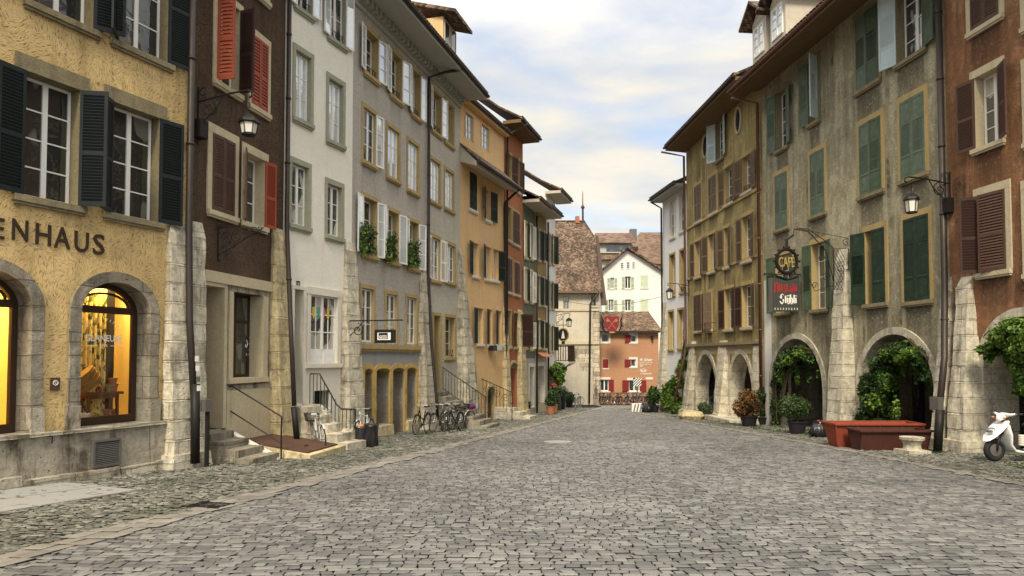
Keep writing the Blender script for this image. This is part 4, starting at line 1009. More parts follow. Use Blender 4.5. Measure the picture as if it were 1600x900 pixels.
# cellar hatch
ha, hb = b.u(362, 690), b.u(428, 690); y2 = -2.0; gh = b.g(hb, y2)
T = thing('cellar_hatch', 'low stone kerbed cellar hatch with a rusty sheet lid against the brown house', 'hatch', b.world((ha+hb)/2, 0, gh), b.ang)
w_ = (hb-ha)/2
m = MB(); solid_block(m, [(-w_,.0,-.3),(w_,.0,-.3),(w_,y2,-.3),(-w_,y2,-.3)][::-1], [(-w_,.0,.42),(w_,.0,.42),(w_,y2,.16),(-w_,y2,.16)][::-1], 5, 2, .015, 5); m.build('kerb', MT['ystone'], T)
for s in (0, 1):
    m = MB(); xa, xb = (-w_+.14, -.01) if s == 0 else (.01, w_-.14)
    m.hexa([(xa,-.1,.415),(xb,-.1,.415),(xb,y2+.15,.185),(xa,y2+.15,.185),(xa,-.1,.445),(xb,-.1,.445),(xb,y2+.15,.215),(xa,y2+.15,.215)]); m.build('lid', MT['rusty'], T)
MB().tube([(-.25,y2+.5,.25),(-.25,y2+.5,.29),(-.1,y2+.5,.29),(-.1,y2+.5,.25)], .012, 5).build('handle', MT['iron'], T)
# handrails
uc2 = b.u(358, 640); pa = b.across(uc2, 364, 604); pb = b.across(uc2, 440, 651); pc = b.across(uc2, 359, 641); pd = b.across(uc2, 440, 693)
gg = b.g(uc2, pb[0])
T = thing('handrail', 'thin black iron handrail with two bars beside the brown house steps', 'handrail', b.world(uc2, pb[0], gg), b.ang)
sh = lambda y, v: (0, y-pb[0], v-gg)
MB().tube([sh(*pb), sh(pb[0], gg-.1)], .02, 6).build('post', MT['iron'], T)
MB().tube([sh(0, pa[1]), sh(*pa), sh(*pb)], .018, 6).build('rail', MT['iron'], T); MB().tube([sh(0, pc[1]), sh(*pd)], .016, 6).build('rail', MT['iron'], T)

# ---- cream house
F3 = Bld('cream_house', 'cream plastered house with sage grey window trim and a small-paned shop window', 'house', (440, 18.1), (548, 21.0), vtop=15.5, depth=9)
b = F3
kw = dict(wall_sur='gsur', sw=.12, rec=.10, nx=1, ny=3)
window(b, (463,487,-80,18), glass='gdark', guard=True, shut=[('L',172,'wwood','storm'),('R',168,'wwood','storm')], **kw)
window(b, (515,539,-46,66), glass='gdark', guard=True, shut=[('L',170,'wwood','storm'),('R',172,'wwood','storm')], **kw)
window(b, (461,485,84,189), glass='gsky', **kw); window(b, (513,535,128,223), glass='gsky', **kw)
window(b, (455,481,258,353), glass='gmix', **kw); window(b, (511,533,290,370), glass='gmix', **kw)
vb0 = b.v(500, 455); b.zones = [(0, b.L, 0, vb0, 1)]
deep_door(b, (458,473,452,631), .9, sur='wsur', sw=.10)
u0, u1, v0, v1 = b.rect((484,526,462,568)); b.holes.append((u0-.006,u1+.006,v0-.006,v1+.006,None,.2))
m = MB(); sash(m, u0, u1, v0+.35, v1, .05, 2, 3, fr=.05, bar=.03); m.box(u0,u1,.045,.11,v0,v0+.349); m.box(u0+.1,(u0+u1)/2-.05,.03,.046,v0+.06,v0+.3); m.box((u0+u1)/2+.05,u1-.1,.03,.046,v0+.06,v0+.3)
w = m.build('shop_window', MT['wwood'], b.root); MB().box(u0+.03,u1-.03,.07,.078,v0+.36,v1-.03).build('pane', MT['gmix'], w)
m = MB(); m.box(u0-.14,u0,-.04,.2,v0,v1); m.box(u1,u1+.14,-.04,.2,v0,v1); m.box(u0-.2,u1+.2,-.08,.2,v0-.12,v0); m.box(u0-.2,u1+.16,-.05,.1,v1,v1+.2); jitter(m,.004).build('surround', MT['wsur'], w)
for i, cc_ in enumerate(((.6,.5,.1),(.1,.3,.2),(.5,.1,.08),(.6,.45,.1))):
    MT['pen%d' % i] = flat('pennant_cloth_%d' % i, cc_, .8); xx = u0+.18+i*.22
    MB().prism([(xx, v1-.35), (xx+.12, v1-.35), (xx+.12, v1-.6), (xx+.06, v1-.7), (xx, v1-.6)], .055, .06).build('window_pennant', MT['pen%d' % i], w)
u0, u1, v0, v1 = b.rect((491,516,610,640)); b.holes.append((u0,u1,v0,v1,None,.4)); cw = MB().box(u0,u1,.38,.39,v0,v1).build('cellar_window', MT['void'], b.root)
m = MB()
for i in range(6): xx = u0+(i+.5)*(u1-u0)/6; m.tube([(xx,.08,v0),(xx,.08,v1)], .012, 5)
m.build('window_bars', MT['iron'], cw)
pu, pv = b.rect((463,468,440,447))[:2], b.rect((462,467,439,447))[2:]; pl = MB().box(pu[0],pu[1],-.02,0,pv[0],pv[1]).build('house_number', MT['shnavy'], b.root)
fit_text('16', 'wtext', pl, 'number', wallM(pu[0]+.03, -.022, pv[0]+.03), pu[1]-pu[0]-.06, pv[1]-pv[0]-.06, .002)
finish_walls(b, [MT['cream'], MT['wsur']])
roof(b, 1.3)
bpx(b, (538,557), (529,574), 392, .08, .45, 'stone', seed=4)
# stairs with curved parapet
ua, ub = b.u(458, 660), b.u(478, 660)
uc = ub+.15; ya, za = b.across(uc, 499, 632); yb, zbb = b.across(uc, 533, 669); ye, ze = b.across(uc, 555, 670)
T = stair(b, 'stone_steps', 'pale stone steps up to the narrow doorway of the cream house', ua, ub, 5, b.v(466, 634), .34, .5, 'stone', seed=8)
gg = b.g(uc, ye); T = thing('stair_parapet', 'stone stair parapet with sloping top beside the cream house steps', 'parapet', b.world(uc, 0, gg), b.ang)
q = lambda v: v-gg
m = MB(); m.prism([(0, -.3), (ye, -.3), (ye, q(ze)), (yb, q(zbb)), (ya, q(za)), (0, q(za))], -.11, .11, axis='x'); m.rough(.01); m.build('parapet_wall', MT['stone'], T)
R_ = thing('iron_railing', 'curved black wrought iron railing on the cream house stair parapet', 'railing', b.world(uc, ye, ze), b.ang)
z0 = ze; H = .85; f_ = lambda y, v: (0, y-ye, v-z0)
m = MB(); pts = [f_(-.02, za+H), f_(ya, za+H), f_(yb+.15, zbb+H*.75), f_(yb, zbb+H*.62), f_(ye, ze+H*.62), f_(ye, ze-.02)]; m.tube(pts, .02, 6); m.build('top_rail', MT['iron'], R_)
for i in range(13):
    t = i/12; y = t*ye*.97
    base_v = za if y > ya else (za+(zbb-za)*(y-ya)/(yb-ya) if y > yb else ze); top_v = base_v + (H-.02 if y > ya else (H-.02-(H*.36)*(y-ya)/(yb-ya) if y > yb else H*.60))
    MB().tube([f_(y, base_v-.01), f_(y, top_v)], .011, 5).build('baluster', MT['iron'], R_)

# ---- grey roughcast house (mauve grey half and pale grey half)
F4 = Bld('grey_house', 'tall grey roughcast house with white storm windows, ochre trim and flowers on the sills', 'house', (548, 21.0), (718, 30.1), vtop_px=(717, 152), depth=10)
b = F4; us4 = b.u(665, 400)
b.zones = [(us4, b.L, 0, 40, 1), (0, b.u(655,560), 0, b.v(612, 546), 2)]
kw = dict(wall_sur='ochre', sw=.11, rec=.22, nx=1, ny=3, top=1.2)
window(b, (570,590,53,120), guard=True, shut=[('L',165,'wwood','storm'),('R',171,'wwood','storm')], **kw)
window(b, (610,627,86,154), guard=True, shut=[('L',168,'wwood','storm'),('R',160,'wwood','storm')], **kw)
window(b, (643,656,113,182), guard=True, shut=[('L',168,'wwood','storm'),('R',172,'wwood','storm')], **kw)
window(b, (675,689,146,208), guard=True, shut=[('L',165,'wwood','storm'),('R',171,'wwood','storm')], **kw)
window(b, (695,708,163,225), glass='gsky', **kw)
kw2 = dict(kw); kw2['rec'] = .06
window(b, (567,586,173,255), glass='gdark', shut=[('R',171,'wwood','storm')], **kw2)
window(b, (605,623,202,279), glass='gsky', **kw2); window(b, (637,653,224,299), glass='gsky', **kw2)
window(b, (672,687,252,316), glass='gsky', **kw2); window(b, (695,708,268,327), glass='gsky', **kw2)
window(b, (566,588,311,399), shut=[('L',170,'wwood','storm'),('R',171,'wwood','storm')], **kw)
window(b, (604,622,331,409), shut=[('L',168,'wwood','storm'),('R',170,'wwood','storm')], **kw)
window(b, (638,653,347,419), shut=[('L',168,'wwood','storm'),('R',168,'wwood','storm')], **kw)
window(b, (673,687,372,438), glass='gmix', shut=[('L',165,'shwhite','louver'),('R',165,'shwhite','louver')], **kw2)
window(b, (697,710,383,441), glass='gmix', shut=[('L',165,'shwhite','louver')], **kw2)
for r in ((564,583,451,535), (603,619,460,537), (635,650,465,538)): window(b, r, glass='gmix', sill=False, **kw2)
window(b, (695,710,496,558), glass='gdark', guard=True, **kw)
deep_door(b, (677,687,493,611), .5, sur='ochre', sw=.12)
vc = b.v(612, 546)
MB().box(.25, b.u(657,545), -.14, .05, vc, vc+.16).box(.25, b.u(657,545), -.10, .05, vc-.08, vc-.001).build('cornice', MT['ochre'], b.root)
# four arched shop openings with deep ochre piers
ops = [(568,580), (586,607), (612,630), (634,649)]; tops = 575
for k, (xa, xb) in enumerate(ops):
    u0, u1 = b.u(xa, 630), b.u(xb, 630); vt_ = b.v((xa+xb)/2, 576-k*.6); vb0 = b.g(u0) - .05
    if k in (1, 3): vb0 = b.v((xa+xb)/2, 664 if k == 1 else 655)
    b.holes.append((u0, u1, vb0, vt_, (vt_-.11, 1.0), .75))
    m = MB(); m.box(u0, u0+.08, .68, .74, vb0, vt_-.05); m.box(u1-.08, u1, .68, .74, vb0, vt_-.05); m.box(u0+.08, u1-.08, .682, .738, vt_-.2, vt_); m.box(u0+.08,u1-.08,.682,.738,vb0,vb0+.35)
    D = m.build('shop_door', MT['gwood'], b.root); MB().box(u0+.06, u1-.06, .705, .712, vb0+.3, vt_-.15).build('pane', MT['gblack'], D)
    ring(b, u0, u1, vb0, vt_-.11, vt_, .17, 'ochre2', depth=.70, proud=.05, n=10, parent=D)
    if k in (1, 3):
        gg = b.g(u0) - .2; m = MB(); solid_block(m, [(u0-.1,.3,gg),(u1+.1,.3,gg),(u1+.1,-.20,gg),(u0-.1,-.20,gg)][::-1], [(u0-.1,.3,vb0),(u1+.1,.3,vb0),(u1+.1,-.16,vb0-.02),(u0-.1,-.16,vb0-.02)][::-1], 4, 3, .015, k)
        m.build('riser_stone', MT['ystone'], b.root)
MT['mauve'] = plaster('grey_roughcast', (.57,.53,.46), .14, .3, (.2,.165,.12), .8, 42, seed=2, sills=b.sills[:9], sill_len=.8, sill_amt=.5)
finish_walls(b, [MT['mauve'], MT['lgrey'], MT['bgrey']])
R = roof(b, 1.15, mat='tile', soff='soffitg', u0=0.0, pitch=36, slope_soffit=.08)
# small dormer above the eave
u = b.u(690, 50, -1.0); v = b.v1+1.2; vt2 = b.v(690, 22, -.6)
D = MB().box(u-.8,u+.8,.6,4,v-.4,vt2).build('dormer', MT['orange'], b.root)
for s in (-.4,.4): m = MB(); sash(m, u+s-.3, u+s+.3, v+.3, vt2-.1, .55, 1, 2, fr=.05, two=False); w_ = m.build('window', MT['gwood'], D); MB().box(u+s-.28,u+s+.28,.57,.575,v+.32,vt2-.12).build('pane', MT['gdark'], w_)
m = MB(); m.hexa([(u-1.1,-.1,vt2-.05),(u+1.1,-.1,vt2-.05),(u+1.1,4,vt2+1.2),(u-1.1,4,vt2+1.2),(u-1.1,-.1,vt2+.1),(u+1.1,-.1,vt2+.1),(u+1.1,4,vt2+1.35),(u-1.1,4,vt2+1.35)]); m.build('dormer_roof', MT['tile'], D)
# dentil cornice below the eave
m = MB(); m.box(0, b.L, -.12, .02, b.v1-.28, b.v1-.001); k = int(b.L/.30)
for i in range(k): x = (i+.5)*b.L/k; m.box(x-.08, x+.08, -.26, -.121, b.v1-.26, b.v1-.002)
m.box(0, b.L, -.07, .02, b.v1-.46, b.v1-.30); m.build('dentil_cornice', MT['soffitg'], R)
bpx(b, (655,668), (651,686), 428, .08, .50, 'stone', seed=5)
downpipe(b, [(us4+.9,-1.15,b.v1+.0),(us4+.5,-.6,b.v1-.2),(us4,-.12,b.v1-.55),(us4,-.12,b.v(665,428)),(b.u(674,530,.3),-.30,b.v(674,530,.3)),(b.u(683,622,.65),-.62,b.v(683,622,.65)),(b.u(684,640,.65),-.64,b.v(684,650,.65))], .06, 'gut')
bpx(b, (715,723), (714,754), 397, .08, .68, 'stone', seed=6)
# stairs with railing
ua, ub = b.u(675, 640), b.u(690, 640); n = 8; uc = ub+.1
S = stair(b, 'stair_flight', 'dark grey flight of stone steps up to the raised door of the pale grey house', ua, ub, n, b.v(681, 612), .30, .3, 'gstone', seed=20)
yb_, zb_ = b.across(uc, 759, 620); ya_, za_ = b.across(uc, 690, 573); gg = b.g(uc, yb_)
T = thing('stair_railing', 'black iron stair railing with thin balusters beside the grey house steps', 'railing', b.world(uc, yb_, gg), b.ang)
f_ = lambda y, v: (0, y-yb_, v-gg)
MB().tube([f_(-.02, za_), f_(ya_, za_), f_(yb_, zb_), f_(yb_, gg-.05)], .022, 6).build('top_rail', MT['iron'], T)
n = 15
for i in range(n):
    t = (i+.5)/n; y = ya_+(yb_-ya_)*t; v = za_+(zb_-za_)*t; MB().tube([f_(y, v), f_(y, v-.92)], .010, 5).build('baluster', MT['iron'], T)
MB().tube([f_(ya_, za_-.86), f_(yb_, zb_-.86)], .014, 6).build('lower_rail', MT['iron'], T)
# flowers on the sills
for i, (px, py, w_) in enumerate(((566,399,.35),(578,400,.4),(605,412,.3),(613,410,.3),(640,420,.3),(649,418,.4))):
    u, v = b.u(px, py, .15), b.v(px, py-4, .15); T = thing('window_plant', ('bushy green plant on the %s flower sill of the grey house' % ('far left', 'left', 'middle left', 'middle right', 'right', 'far right')[i]), 'plant', b.world(u, -.12, v), b.ang, 'plants on the grey house sills')
    MB().lathe([(.07,0),(.10,.16),(.11,.18),(.09,.17)], n=12).build('pot', MT['black'], T)
    foliage('foliage', [((0,-.03,.45),(w_*.55,.2,.35)),((.08,-.05,.75),(w_*.35,.18,.3)),((-.05,-.14,.12),(w_*.5,.14,.25))], 520, .06, 'leafbox' if i % 2 else 'leafb', T, seed=30+i, shell=.1, droop=.3)

# ---- orange house
F5 = Bld('apricot_house', 'apricot plastered house with black-green shutters and a broad eave below its top windows', 'house', (718, 30.1), (787, 35.1), vtop_px=(722, 160), depth=9)
b = F5
kw = dict(wall_sur='orange', sw=.10, rec=.2, nx=1, ny=3, top=1.0, sillm='wsur')
for r in ((727,739,179,218), (752,764,197,233)): window(b, r, glass='gsky', frame='gwood', sill=False, wall_sur='orange', sw=.06, rec=.05, nx=1, ny=3)
window(b, (733,744,271,328), shut=[('L',3,'shbk','louver'),('R',3,'shbk','louver')], **kw)
window(b, (758,766,297,344), shut=[('L',165,'shbk','louver',.9),('R',172,'shbk','louver',1.0)], **kw)
window(b, (738,747,380,431), shut=[('L',172,'shbk','louver',.9)], glass='gmix', **kw)
window(b, (758,767,386,436), shut=[('L',165,'shbk','louver',1.0)], glass='gmix', **kw); window(b, (770,778,390,438), shut=[('R',170,'shbk','louver',.9)], glass='gmix', **kw)
window(b, (745,754,482,537), shut=[('L',172,'shbk','louver',.85)], glass='gmix', **kw)
window(b, (763,768,484,538), shut=[('L',168,'shbk','louver',1.2)], glass='gmix', **kw); window(b, (777,783,486,538), shut=[('L',168,'shbk','louver',1.2)], glass='gmix', **kw)
u0, u1, v0, v1 = b.rect((761,773,604,640)); v0 -= .5
b.holes.append((u0,u1,v0,v1,(v1-.35,1.0),.5)); D = MB().box(u0,u1,.44,.49,v0,v1).build('cellar_door', MT['dwood'], b.root)
ring(b, u0, u1, v0, v1-.35, v1, .14, 'ystone', depth=.44, parent=D, n=10)
m = MB(); 
for i in range(6): x = u0+(i+.5)*(u1-u0)/6; m.tube([(x,.2,v0),(x,.2,v1-.15)], .012, 5)
m.tube([(u0,.2,v1-.5),(u1,.2,v1-.5)], .014, 5); m.build('iron_grille', MT['iron'], D)
finish_walls(b, [MT['orange']])
roof(b, .28, soff='orange', u0=0, u1=b.L+.1, pitch=34)
ve = b.v(716, 247); m = MB()
sb = -.80; vlo = b.v(718, 252)
m.hexa([(0,sb,vlo-.25),(b.L,sb,vlo-.25),(b.L,.0,vlo),(0,.0,vlo),(0,sb,vlo-.05),(b.L,sb,vlo-.05),(b.L,.0,vlo+.75),(0,.0,vlo+.75)])
E = m.build('mid_eave', MT['soffit'], b.root)
m = MB(); m.hexa([(-.05,sb-.1,vlo-.04),(b.L+.1,sb-.1,vlo-.04),(b.L+.1,-.01,vlo+.76),(-.05,-.01,vlo+.76),(-.05,sb-.1,vlo+.04),(b.L+.1,sb-.1,vlo+.04),(b.L+.1,-.01,vlo+.86),(-.05,-.01,vlo+.86)]); m.build('eave_tiles', MT['tile'], E)
m = MB(); m.tube([(-.05,sb-.12,vlo-.06),(b.L+.15,sb-.12,vlo-.06)], .10, 8); m.build('gutter', MT['gut'], E)
downpipe(b, [(b.L-.1,sb-.1,vlo-.1),(b.L-.02,-.4,vlo-.45),(b.L-.05,-.12,vlo-.7),(b.L-.05,-.12,b.g(b.L)+.0)], .07, 'gut')
bpx(b, (786,793), (785,801), 482, .08, .32, 'ystone', seed=7)
# steps and scrolled railing
T = stair(b, 'doorstep', 'cream stone doorsteps with a rounded block below the apricot house', b.u(772,650), b.u(783,650), 3, b.g(b.L)+.6, .5, .9, 'stone', seed=31)
uc = b.u(752, 620, 0); ya_, za_ = b.across(uc, 753, 592); yb_, zb_ = b.across(uc, 800, 613); gg = b.g(uc, yb_)
T = thing('scroll_railing', 'black iron railing with round scrolls in front of the arched cellar door', 'railing', b.world(uc, yb_, gg), b.ang)
f_ = lambda y, v: (0, y-yb_, v-gg)
MB().tube([f_(-.02, za_), f_(ya_, za_), f_(yb_, zb_), f_(yb_, gg-.05)], .022, 6).build('top_rail', MT['iron'], T)
for i in range(9):
    t = (i+.5)/9; y = yb_*t; v = za_+(zb_-za_)*t; MB().tube([f_(y, v), f_(y, max(v-.95, gg))], .011, 5).build('baluster', MT['iron'], T)
for i in range(3):
    y = yb_*(i*.3+.2); v = za_+(zb_-za_)*(i*.3+.2)-.4; MB().tube(spiral(f_(y, v), .2, 0, 1.6, 'yz', 22, 1), .011, 5).build('scroll', MT['iron'], T)
bx = MB().box(b.u(762,545), b.u(768,545), -.3, -.05, b.v(765,548), b.v(765,540)).build('flower_box', MT['black'], b.root)
bx = MB().box(b.u(769,545), b.u(776,545), -.30, -.28, b.v(772,547), b.v(772,540)); bx.build('blue_plate', MT['shpale'], b.root)

# ---- brick red house
F6 = Bld('brick_red_house', 'narrow brick-red house with dark brown louvred shutters', 'house', (787, 35.1), (817, 38.3), vtop_px=(803, 210), depth=9)
b = F6
kw = dict(wall_sur='ochre', sw=.10, rec=.2, nx=1, ny=3, sillm='csur', sp=.07)
window(b, (794,799,242,292), shut=[('L',160,'shbrown','louver',.9),('R',160,'shbrown','louver',.9)], **kw); window(b, (807,812,250,300), shut=[('L',160,'shbrown','louver',.8),('R',170,'shbrown','louver',.8)], **kw)
window(b, (792,798,324,375), shut=[('L',170,'shbrown','louver',.8)], **kw); window(b, (801,811,332,382), shut=[('L',4,'shbrown','louver'),('R',4,'shbrown','louver')], **kw)
window(b, (791,799,404,456), shut=[('L',4,'shbrown','louver'),('R',4,'shbrown','louver')], **kw); window(b, (803,811,411,460), shut=[('L',4,'shbrown','louver'),('R',4,'shbrown','louver')], **kw)
window(b, (793,798,486,541), shut=[('L',170,'shbrown','louver',.8)], **kw); window(b, (804,811,490,542), shut=[('L',168,'shbrown','louver',.8),('R',100,'shdark','louver',.95)], **kw)
u0, u1, v0, v1 = b.rect((797,808,567,626)); deep_door(b, (797,808,567,634), .7, sur=None, arch=(v1-.3, 1.0)); ring(b, u0, u1, b.g(u0)-.2, v1-.3, v1, .14, 'ystone', depth=.6, n=10)
finish_walls(b, [MT['red']])
roof(b, .95, soff='soffitd', u0=-.05, u1=b.L+.15, pitch=38)
downpipe(b, [(.4,-1.2,b.v1),(.25,-.12,b.v1-.5),(.15,-.12,b.v(787,560))], .055, 'gut')
bpx(b, (809,819), (808,827), 492, .15, .40, 'ystone', seed=8)

# ---- moss green, mustard and white houses
z_of = lambda px: 38.3*306/(1123-px)
F7 = Bld('moss_green_house', 'slim moss green house with white and dark shutters under a brown eave', 'house', (817, z_of(817)), (836, z_of(836)), vtop_px=(818, 318), depth=8)
F8 = Bld('mustard_house', 'mustard brown house with black shutters and a shop door at street level', 'house', (836, z_of(836)), (854, z_of(854)), vtop_px=(840, 332), depth=8)
F9 = Bld('white_corner_house', 'white house at the street corner with black shutters and a large curved eave', 'house', (854, z_of(854)), (868, z_of(868)), vtop_px=(856, 306), depth=9)
kw = dict(wall_sur='csur', sw=.09, rec=.15, nx=1, ny=3, sillm='csur', sp=.09, simple=True)
b = F7
for yt, yb in ((348,402), (420,470), (499,543)):
    window(b, (819.5,823,yt,yb), shut=[('L',170,'shwhite','louver',.9),('R',168,'shbk','louver',.9)], **kw); window(b, (828.5,832,yt+4,yb+2), shut=[('L',168,'shwhite','louver',.9),('R',170,'shwhite','louver',.9)], **kw)
deep_door(b, (827,834,573,638), .6, sur='wsur', sw=.2)
b.zones = [(0, b.L, 0, b.v(826,560), 1)]; finish_walls(b, [MT['green'], MT['bgrey']])
R7 = roof(b, 1.0, soff='soffit', u0=-.1, u1=b.L, pitch=36, v=b.v1)
downpipe(b, [(b.L,-.12,b.v1-.2),(b.L,-.12,.4)], .06, 'gut')
b = F8
for yt, yb in ((360,406), (432,476), (500,543)):
    window(b, (840,843.5,yt,yb), shut=[('L',168,'shbk','louver',.9),('R',168,'shbk','louver',.9)], **kw); window(b, (848,851,yt+3,yb+1), shut=[('L',168,'shbk','louver',.9),('R',170,'shbk','louver',.9)], **kw)
deep_door(b, (840,850,572,630), .7, sur='wsur', sw=.25, glass=True)
b.zones = [(0, b.L, 0, b.v(845,555), 1)]; finish_walls(b, [MT['mustard'], MT['csur']])
roof(b, 1.0, soff='soffit', u0=-.05, u1=b.L+.1, pitch=36)
downpipe(b, [(b.L,-.12,b.v1-.2),(b.L,-.12,.4)], .06, 'gut')
m = MB(); u0, u1 = b.u(838,553), b.u(853,553); v = b.v(845,551)
for i in range(8): x = u0+(u1-u0)*i/8; m.hexa([(x,-.4,v-.25-.04*(i%2)),(x+(u1-u0)/8,-.4,v-.25-.04*((i+1)%2)),(x+(u1-u0)/8,0,v),(x,0,v),(x,-.4,v-.22-.04*(i%2)),(x+(u1-u0)/8,-.4,v-.22-.04*((i+1)%2)),(x+(u1-u0)/8,0,v+.04),(x,0,v+.04)])
m.build('awning', MT['terrac'], b.root)
b = F9
for yt, yb in ((366,412), (440,482), (508,548)):
    window(b, (857,859.2,yt,yb), shut=[], **kw); window(b, (862.5,865,yt+2,yb), shut=[('L',168,'shbk','louver',.9),('R',150,'shbk','louver',.9)], **kw)
deep_door(b, (856,866,577,632), .4, sur='csur', sw=.12, dmat='shbk')
finish_walls(b, [MT['white']])
roof(b, 1.0, soff='soffit', u0=-.2, u1=b.L+.6, pitch=34, mat='tile2')
# balcony at the corner
u0, u1, v0, v1 = b.L-.1, b.L+1.9, b.v(866, 565, .0), b.v(866, 540, .0); m = MB()
B_ = MB().box(u0,u1,-.95,.6,v0-.15,v0).build('balcony', MT['soffit'], b.root)
m = MB(); n = 14
for i in range(n): x = u0+(u1-u0)*(i+.5)/n; m.tube([(x,-.9,v0),(x,-.9,v1)], .03, 4)
for i in range(8): y = -.9+1.4*(i+.5)/8; m.tube([(u1-.05,y,v0),(u1-.05,y,v1)], .03, 4)
m.tube([(u0,-.9,v1),(u1-.05,-.9,v1),(u1-.05,.5,v1)], .04, 5); m.build('balcony_rail', MT['dwood'], B_)
MB().hexa([(u0,-.5,v0-.5),(u0+.2,-.5,v0-.5),(u0+.2,.3,v0-.5),(u0,.3,v0-.5),(u0,-.9,v0-.151),(u1,-.9,v0-.151),(u1,.3,v0-.151),(u0,.3,v0-.151)]).build('balcony_corbel', MT['soffitg'], B_)

# ================================================================ RIGHT ROW
R4 = Bld('cool_white_house', 'tall bluish-white house with ochre window trim at the narrow end of the street', 'house', (1037, 43.5), (1077, 39.3), vtop_px=(1042, 312), depth=9)
b = R4; kw = dict(wall_sur='wsur', sw=.10, rec=.10, nx=1, ny=3, simple=True)
window(b, (1047,1055,314,371), glass='gmix', **kw); window(b, (1062,1071,301,361), glass='gmix', **kw)
kw['wall_sur'] = 'ochre'; kw['rec'] = .22
window(b, (1047,1055,398,461), guard=True, **kw); window(b, (1063,1071,391,456), guard=True, **kw)
window(b, (1045,1053,487,546), glass='gmix', **kw); window(b, (1060,1069,484,544), glass='gmix', **kw)
u0, u1, v0, v1 = b.rect((1055,1068,574,642)); b.holes.append((u0,u1,v0,v1,(v1-.5,1.0),.5)); D = MB().box(u0,u1,.44,.49,v0,v1).build('door', MT['dwood'], b.root); ring(b, u0, u1, v0, v1-.5, v1, .15, 'csur', depth=.4, parent=D, n=10)
finish_walls(b, [MT['bwhite']]); roof(b, .75, soff='soffitg', pitch=32, u0=-.2, u1=b.L)
bpx(b, (1034,1042), (1024,1042), 480, .08, .5, 'stone', seed=9)
downpipe(b, [(.0,-.75,b.v1-.0),(.1,-.12,b.v1-.4),(.1,-.12,b.v(1037,640))], .06, 'gut')

R3 = Bld('olive_house', 'olive brown stained house with oval attic windows above two pointed stone arches', 'house', (1075, 38.9), (1195, 29.0), vtop_px=(1082, 228), depth=10)
b = R3; kw = dict(wall_sur='ochre', sw=.13, rec=.22, nx=1, ny=4, sillm='csur', sp=.065)
for x, y, w_, h_ in ((1102.7,228.5,9,32), (1154,188,10,37)):
    u, v = b.u(x, y), b.v(x, y); ru = (b.u(x+w_/2, y)-b.u(x-w_/2, y))/2*.8; rv = .55; m = MB(); k = 24
    ww_ = MB().prism([(u+ru*math.cos(2*PI*i/k), v+rv*math.sin(2*PI*i/k)) for i in range(k)], -.012, .02).build('oval_window', MT['void'], b.root)
    m = MB().tube([(u+(ru+.05)*math.cos(2*PI*i/k), -.02, v+(rv+.05)*math.sin(2*PI*i/k)) for i in range(k)], .07, 6, closed=True); m.build('oval_surround', MT['csur'], ww_)
    MB().tube([(u, -.02, v-rv), (u, -.02, v+rv)], .018, 5).build('glazing_bar', MT['dwood'], ww_)
window(b, (1119,1131,187,248), 'drabsur', sw=.08, rec=.2, ny=4, shut=[('L',150,'shpale','louver',.55),('R',165,'shpale','louver',.55)], sillm='drabsur')
cl = lambda mt='shbrown2': [('L',3,mt,'louver'),('R',3,mt,'louver')]
window(b, (1086,1096,289,346), shut=cl(), **kw); window(b, (1108,1120,275,333), shut=cl(), **kw)
window(b, (1132,1145,260,318), guard=True, shut=[('L',172,'shbrown2','louver',.55),('R',168,'shbrown2','louver',.55)], **kw)
window(b, (1160,1174,243,299), guard=True, shut=[('L',172,'shbrown2','louver',.55),('R',172,'shbrown2','louver',.55)], **kw)
window(b, (1086,1095,377,432), shut=[('L',172,'shbrown2','louver',.6),('R',168,'shbrown2','louver',.6)], **kw)
window(b, (1107,1117,366,424), shut=[('L',168,'shbrown2','louver',.6),('R',168,'shbrown2','louver',.6)], **kw)
window(b, (1132,1139,356,417), shut=[('L',165,'shbrown2','louver',.9),('R',168,'shbrown2','louver',.9)], **kw)
window(b, (1160,1174,337,407), shut=[('L',172,'shbrown2','louver',.55),('R',172,'shbrown2','louver',.55)], **kw)
window(b, (1085,1096,461,517), shut=cl('shbrown'), **kw)
window(b, (1106,1112,457,515), shut=[('L',170,'shbrown','louver',.9),('R',30,'shbrown2','louver',.9)], **kw)
window(b, (1133,1145,451,514), shut=[('L',172,'shbrown','louver',.6),('R',168,'shbrown','louver',.6)], **kw)
window(b, (1160,1175,445,511), shut=[('L',170,'shbrown','louver',.55),('R',172,'shbrown2','louver',.55)], **kw)
for py0, py1 in ((355,293), (433,400)):
    m = MB(); vA = b.v(1079, py0)
    m.box(.02, b.L-.15, -.05, .0, (b.v(1079,py0)+b.v(1189,py1))/2-.06, (b.v(1079,py0)+b.v(1189,py1))/2+.06); m.build('string_course', MT['ochre'], b.root)
vsc = b.v(1130, 537); MB().box(-.05, b.L-.1, -.16, .0, vsc-.08, vsc+.06).box(-.02, b.L-.12, -.10, .0, vsc-.2, vsc-.081).build('string_course', MT['drabsur'], b.root)
b.zones = [(0, b.L, 0, vsc-.1, 1)]
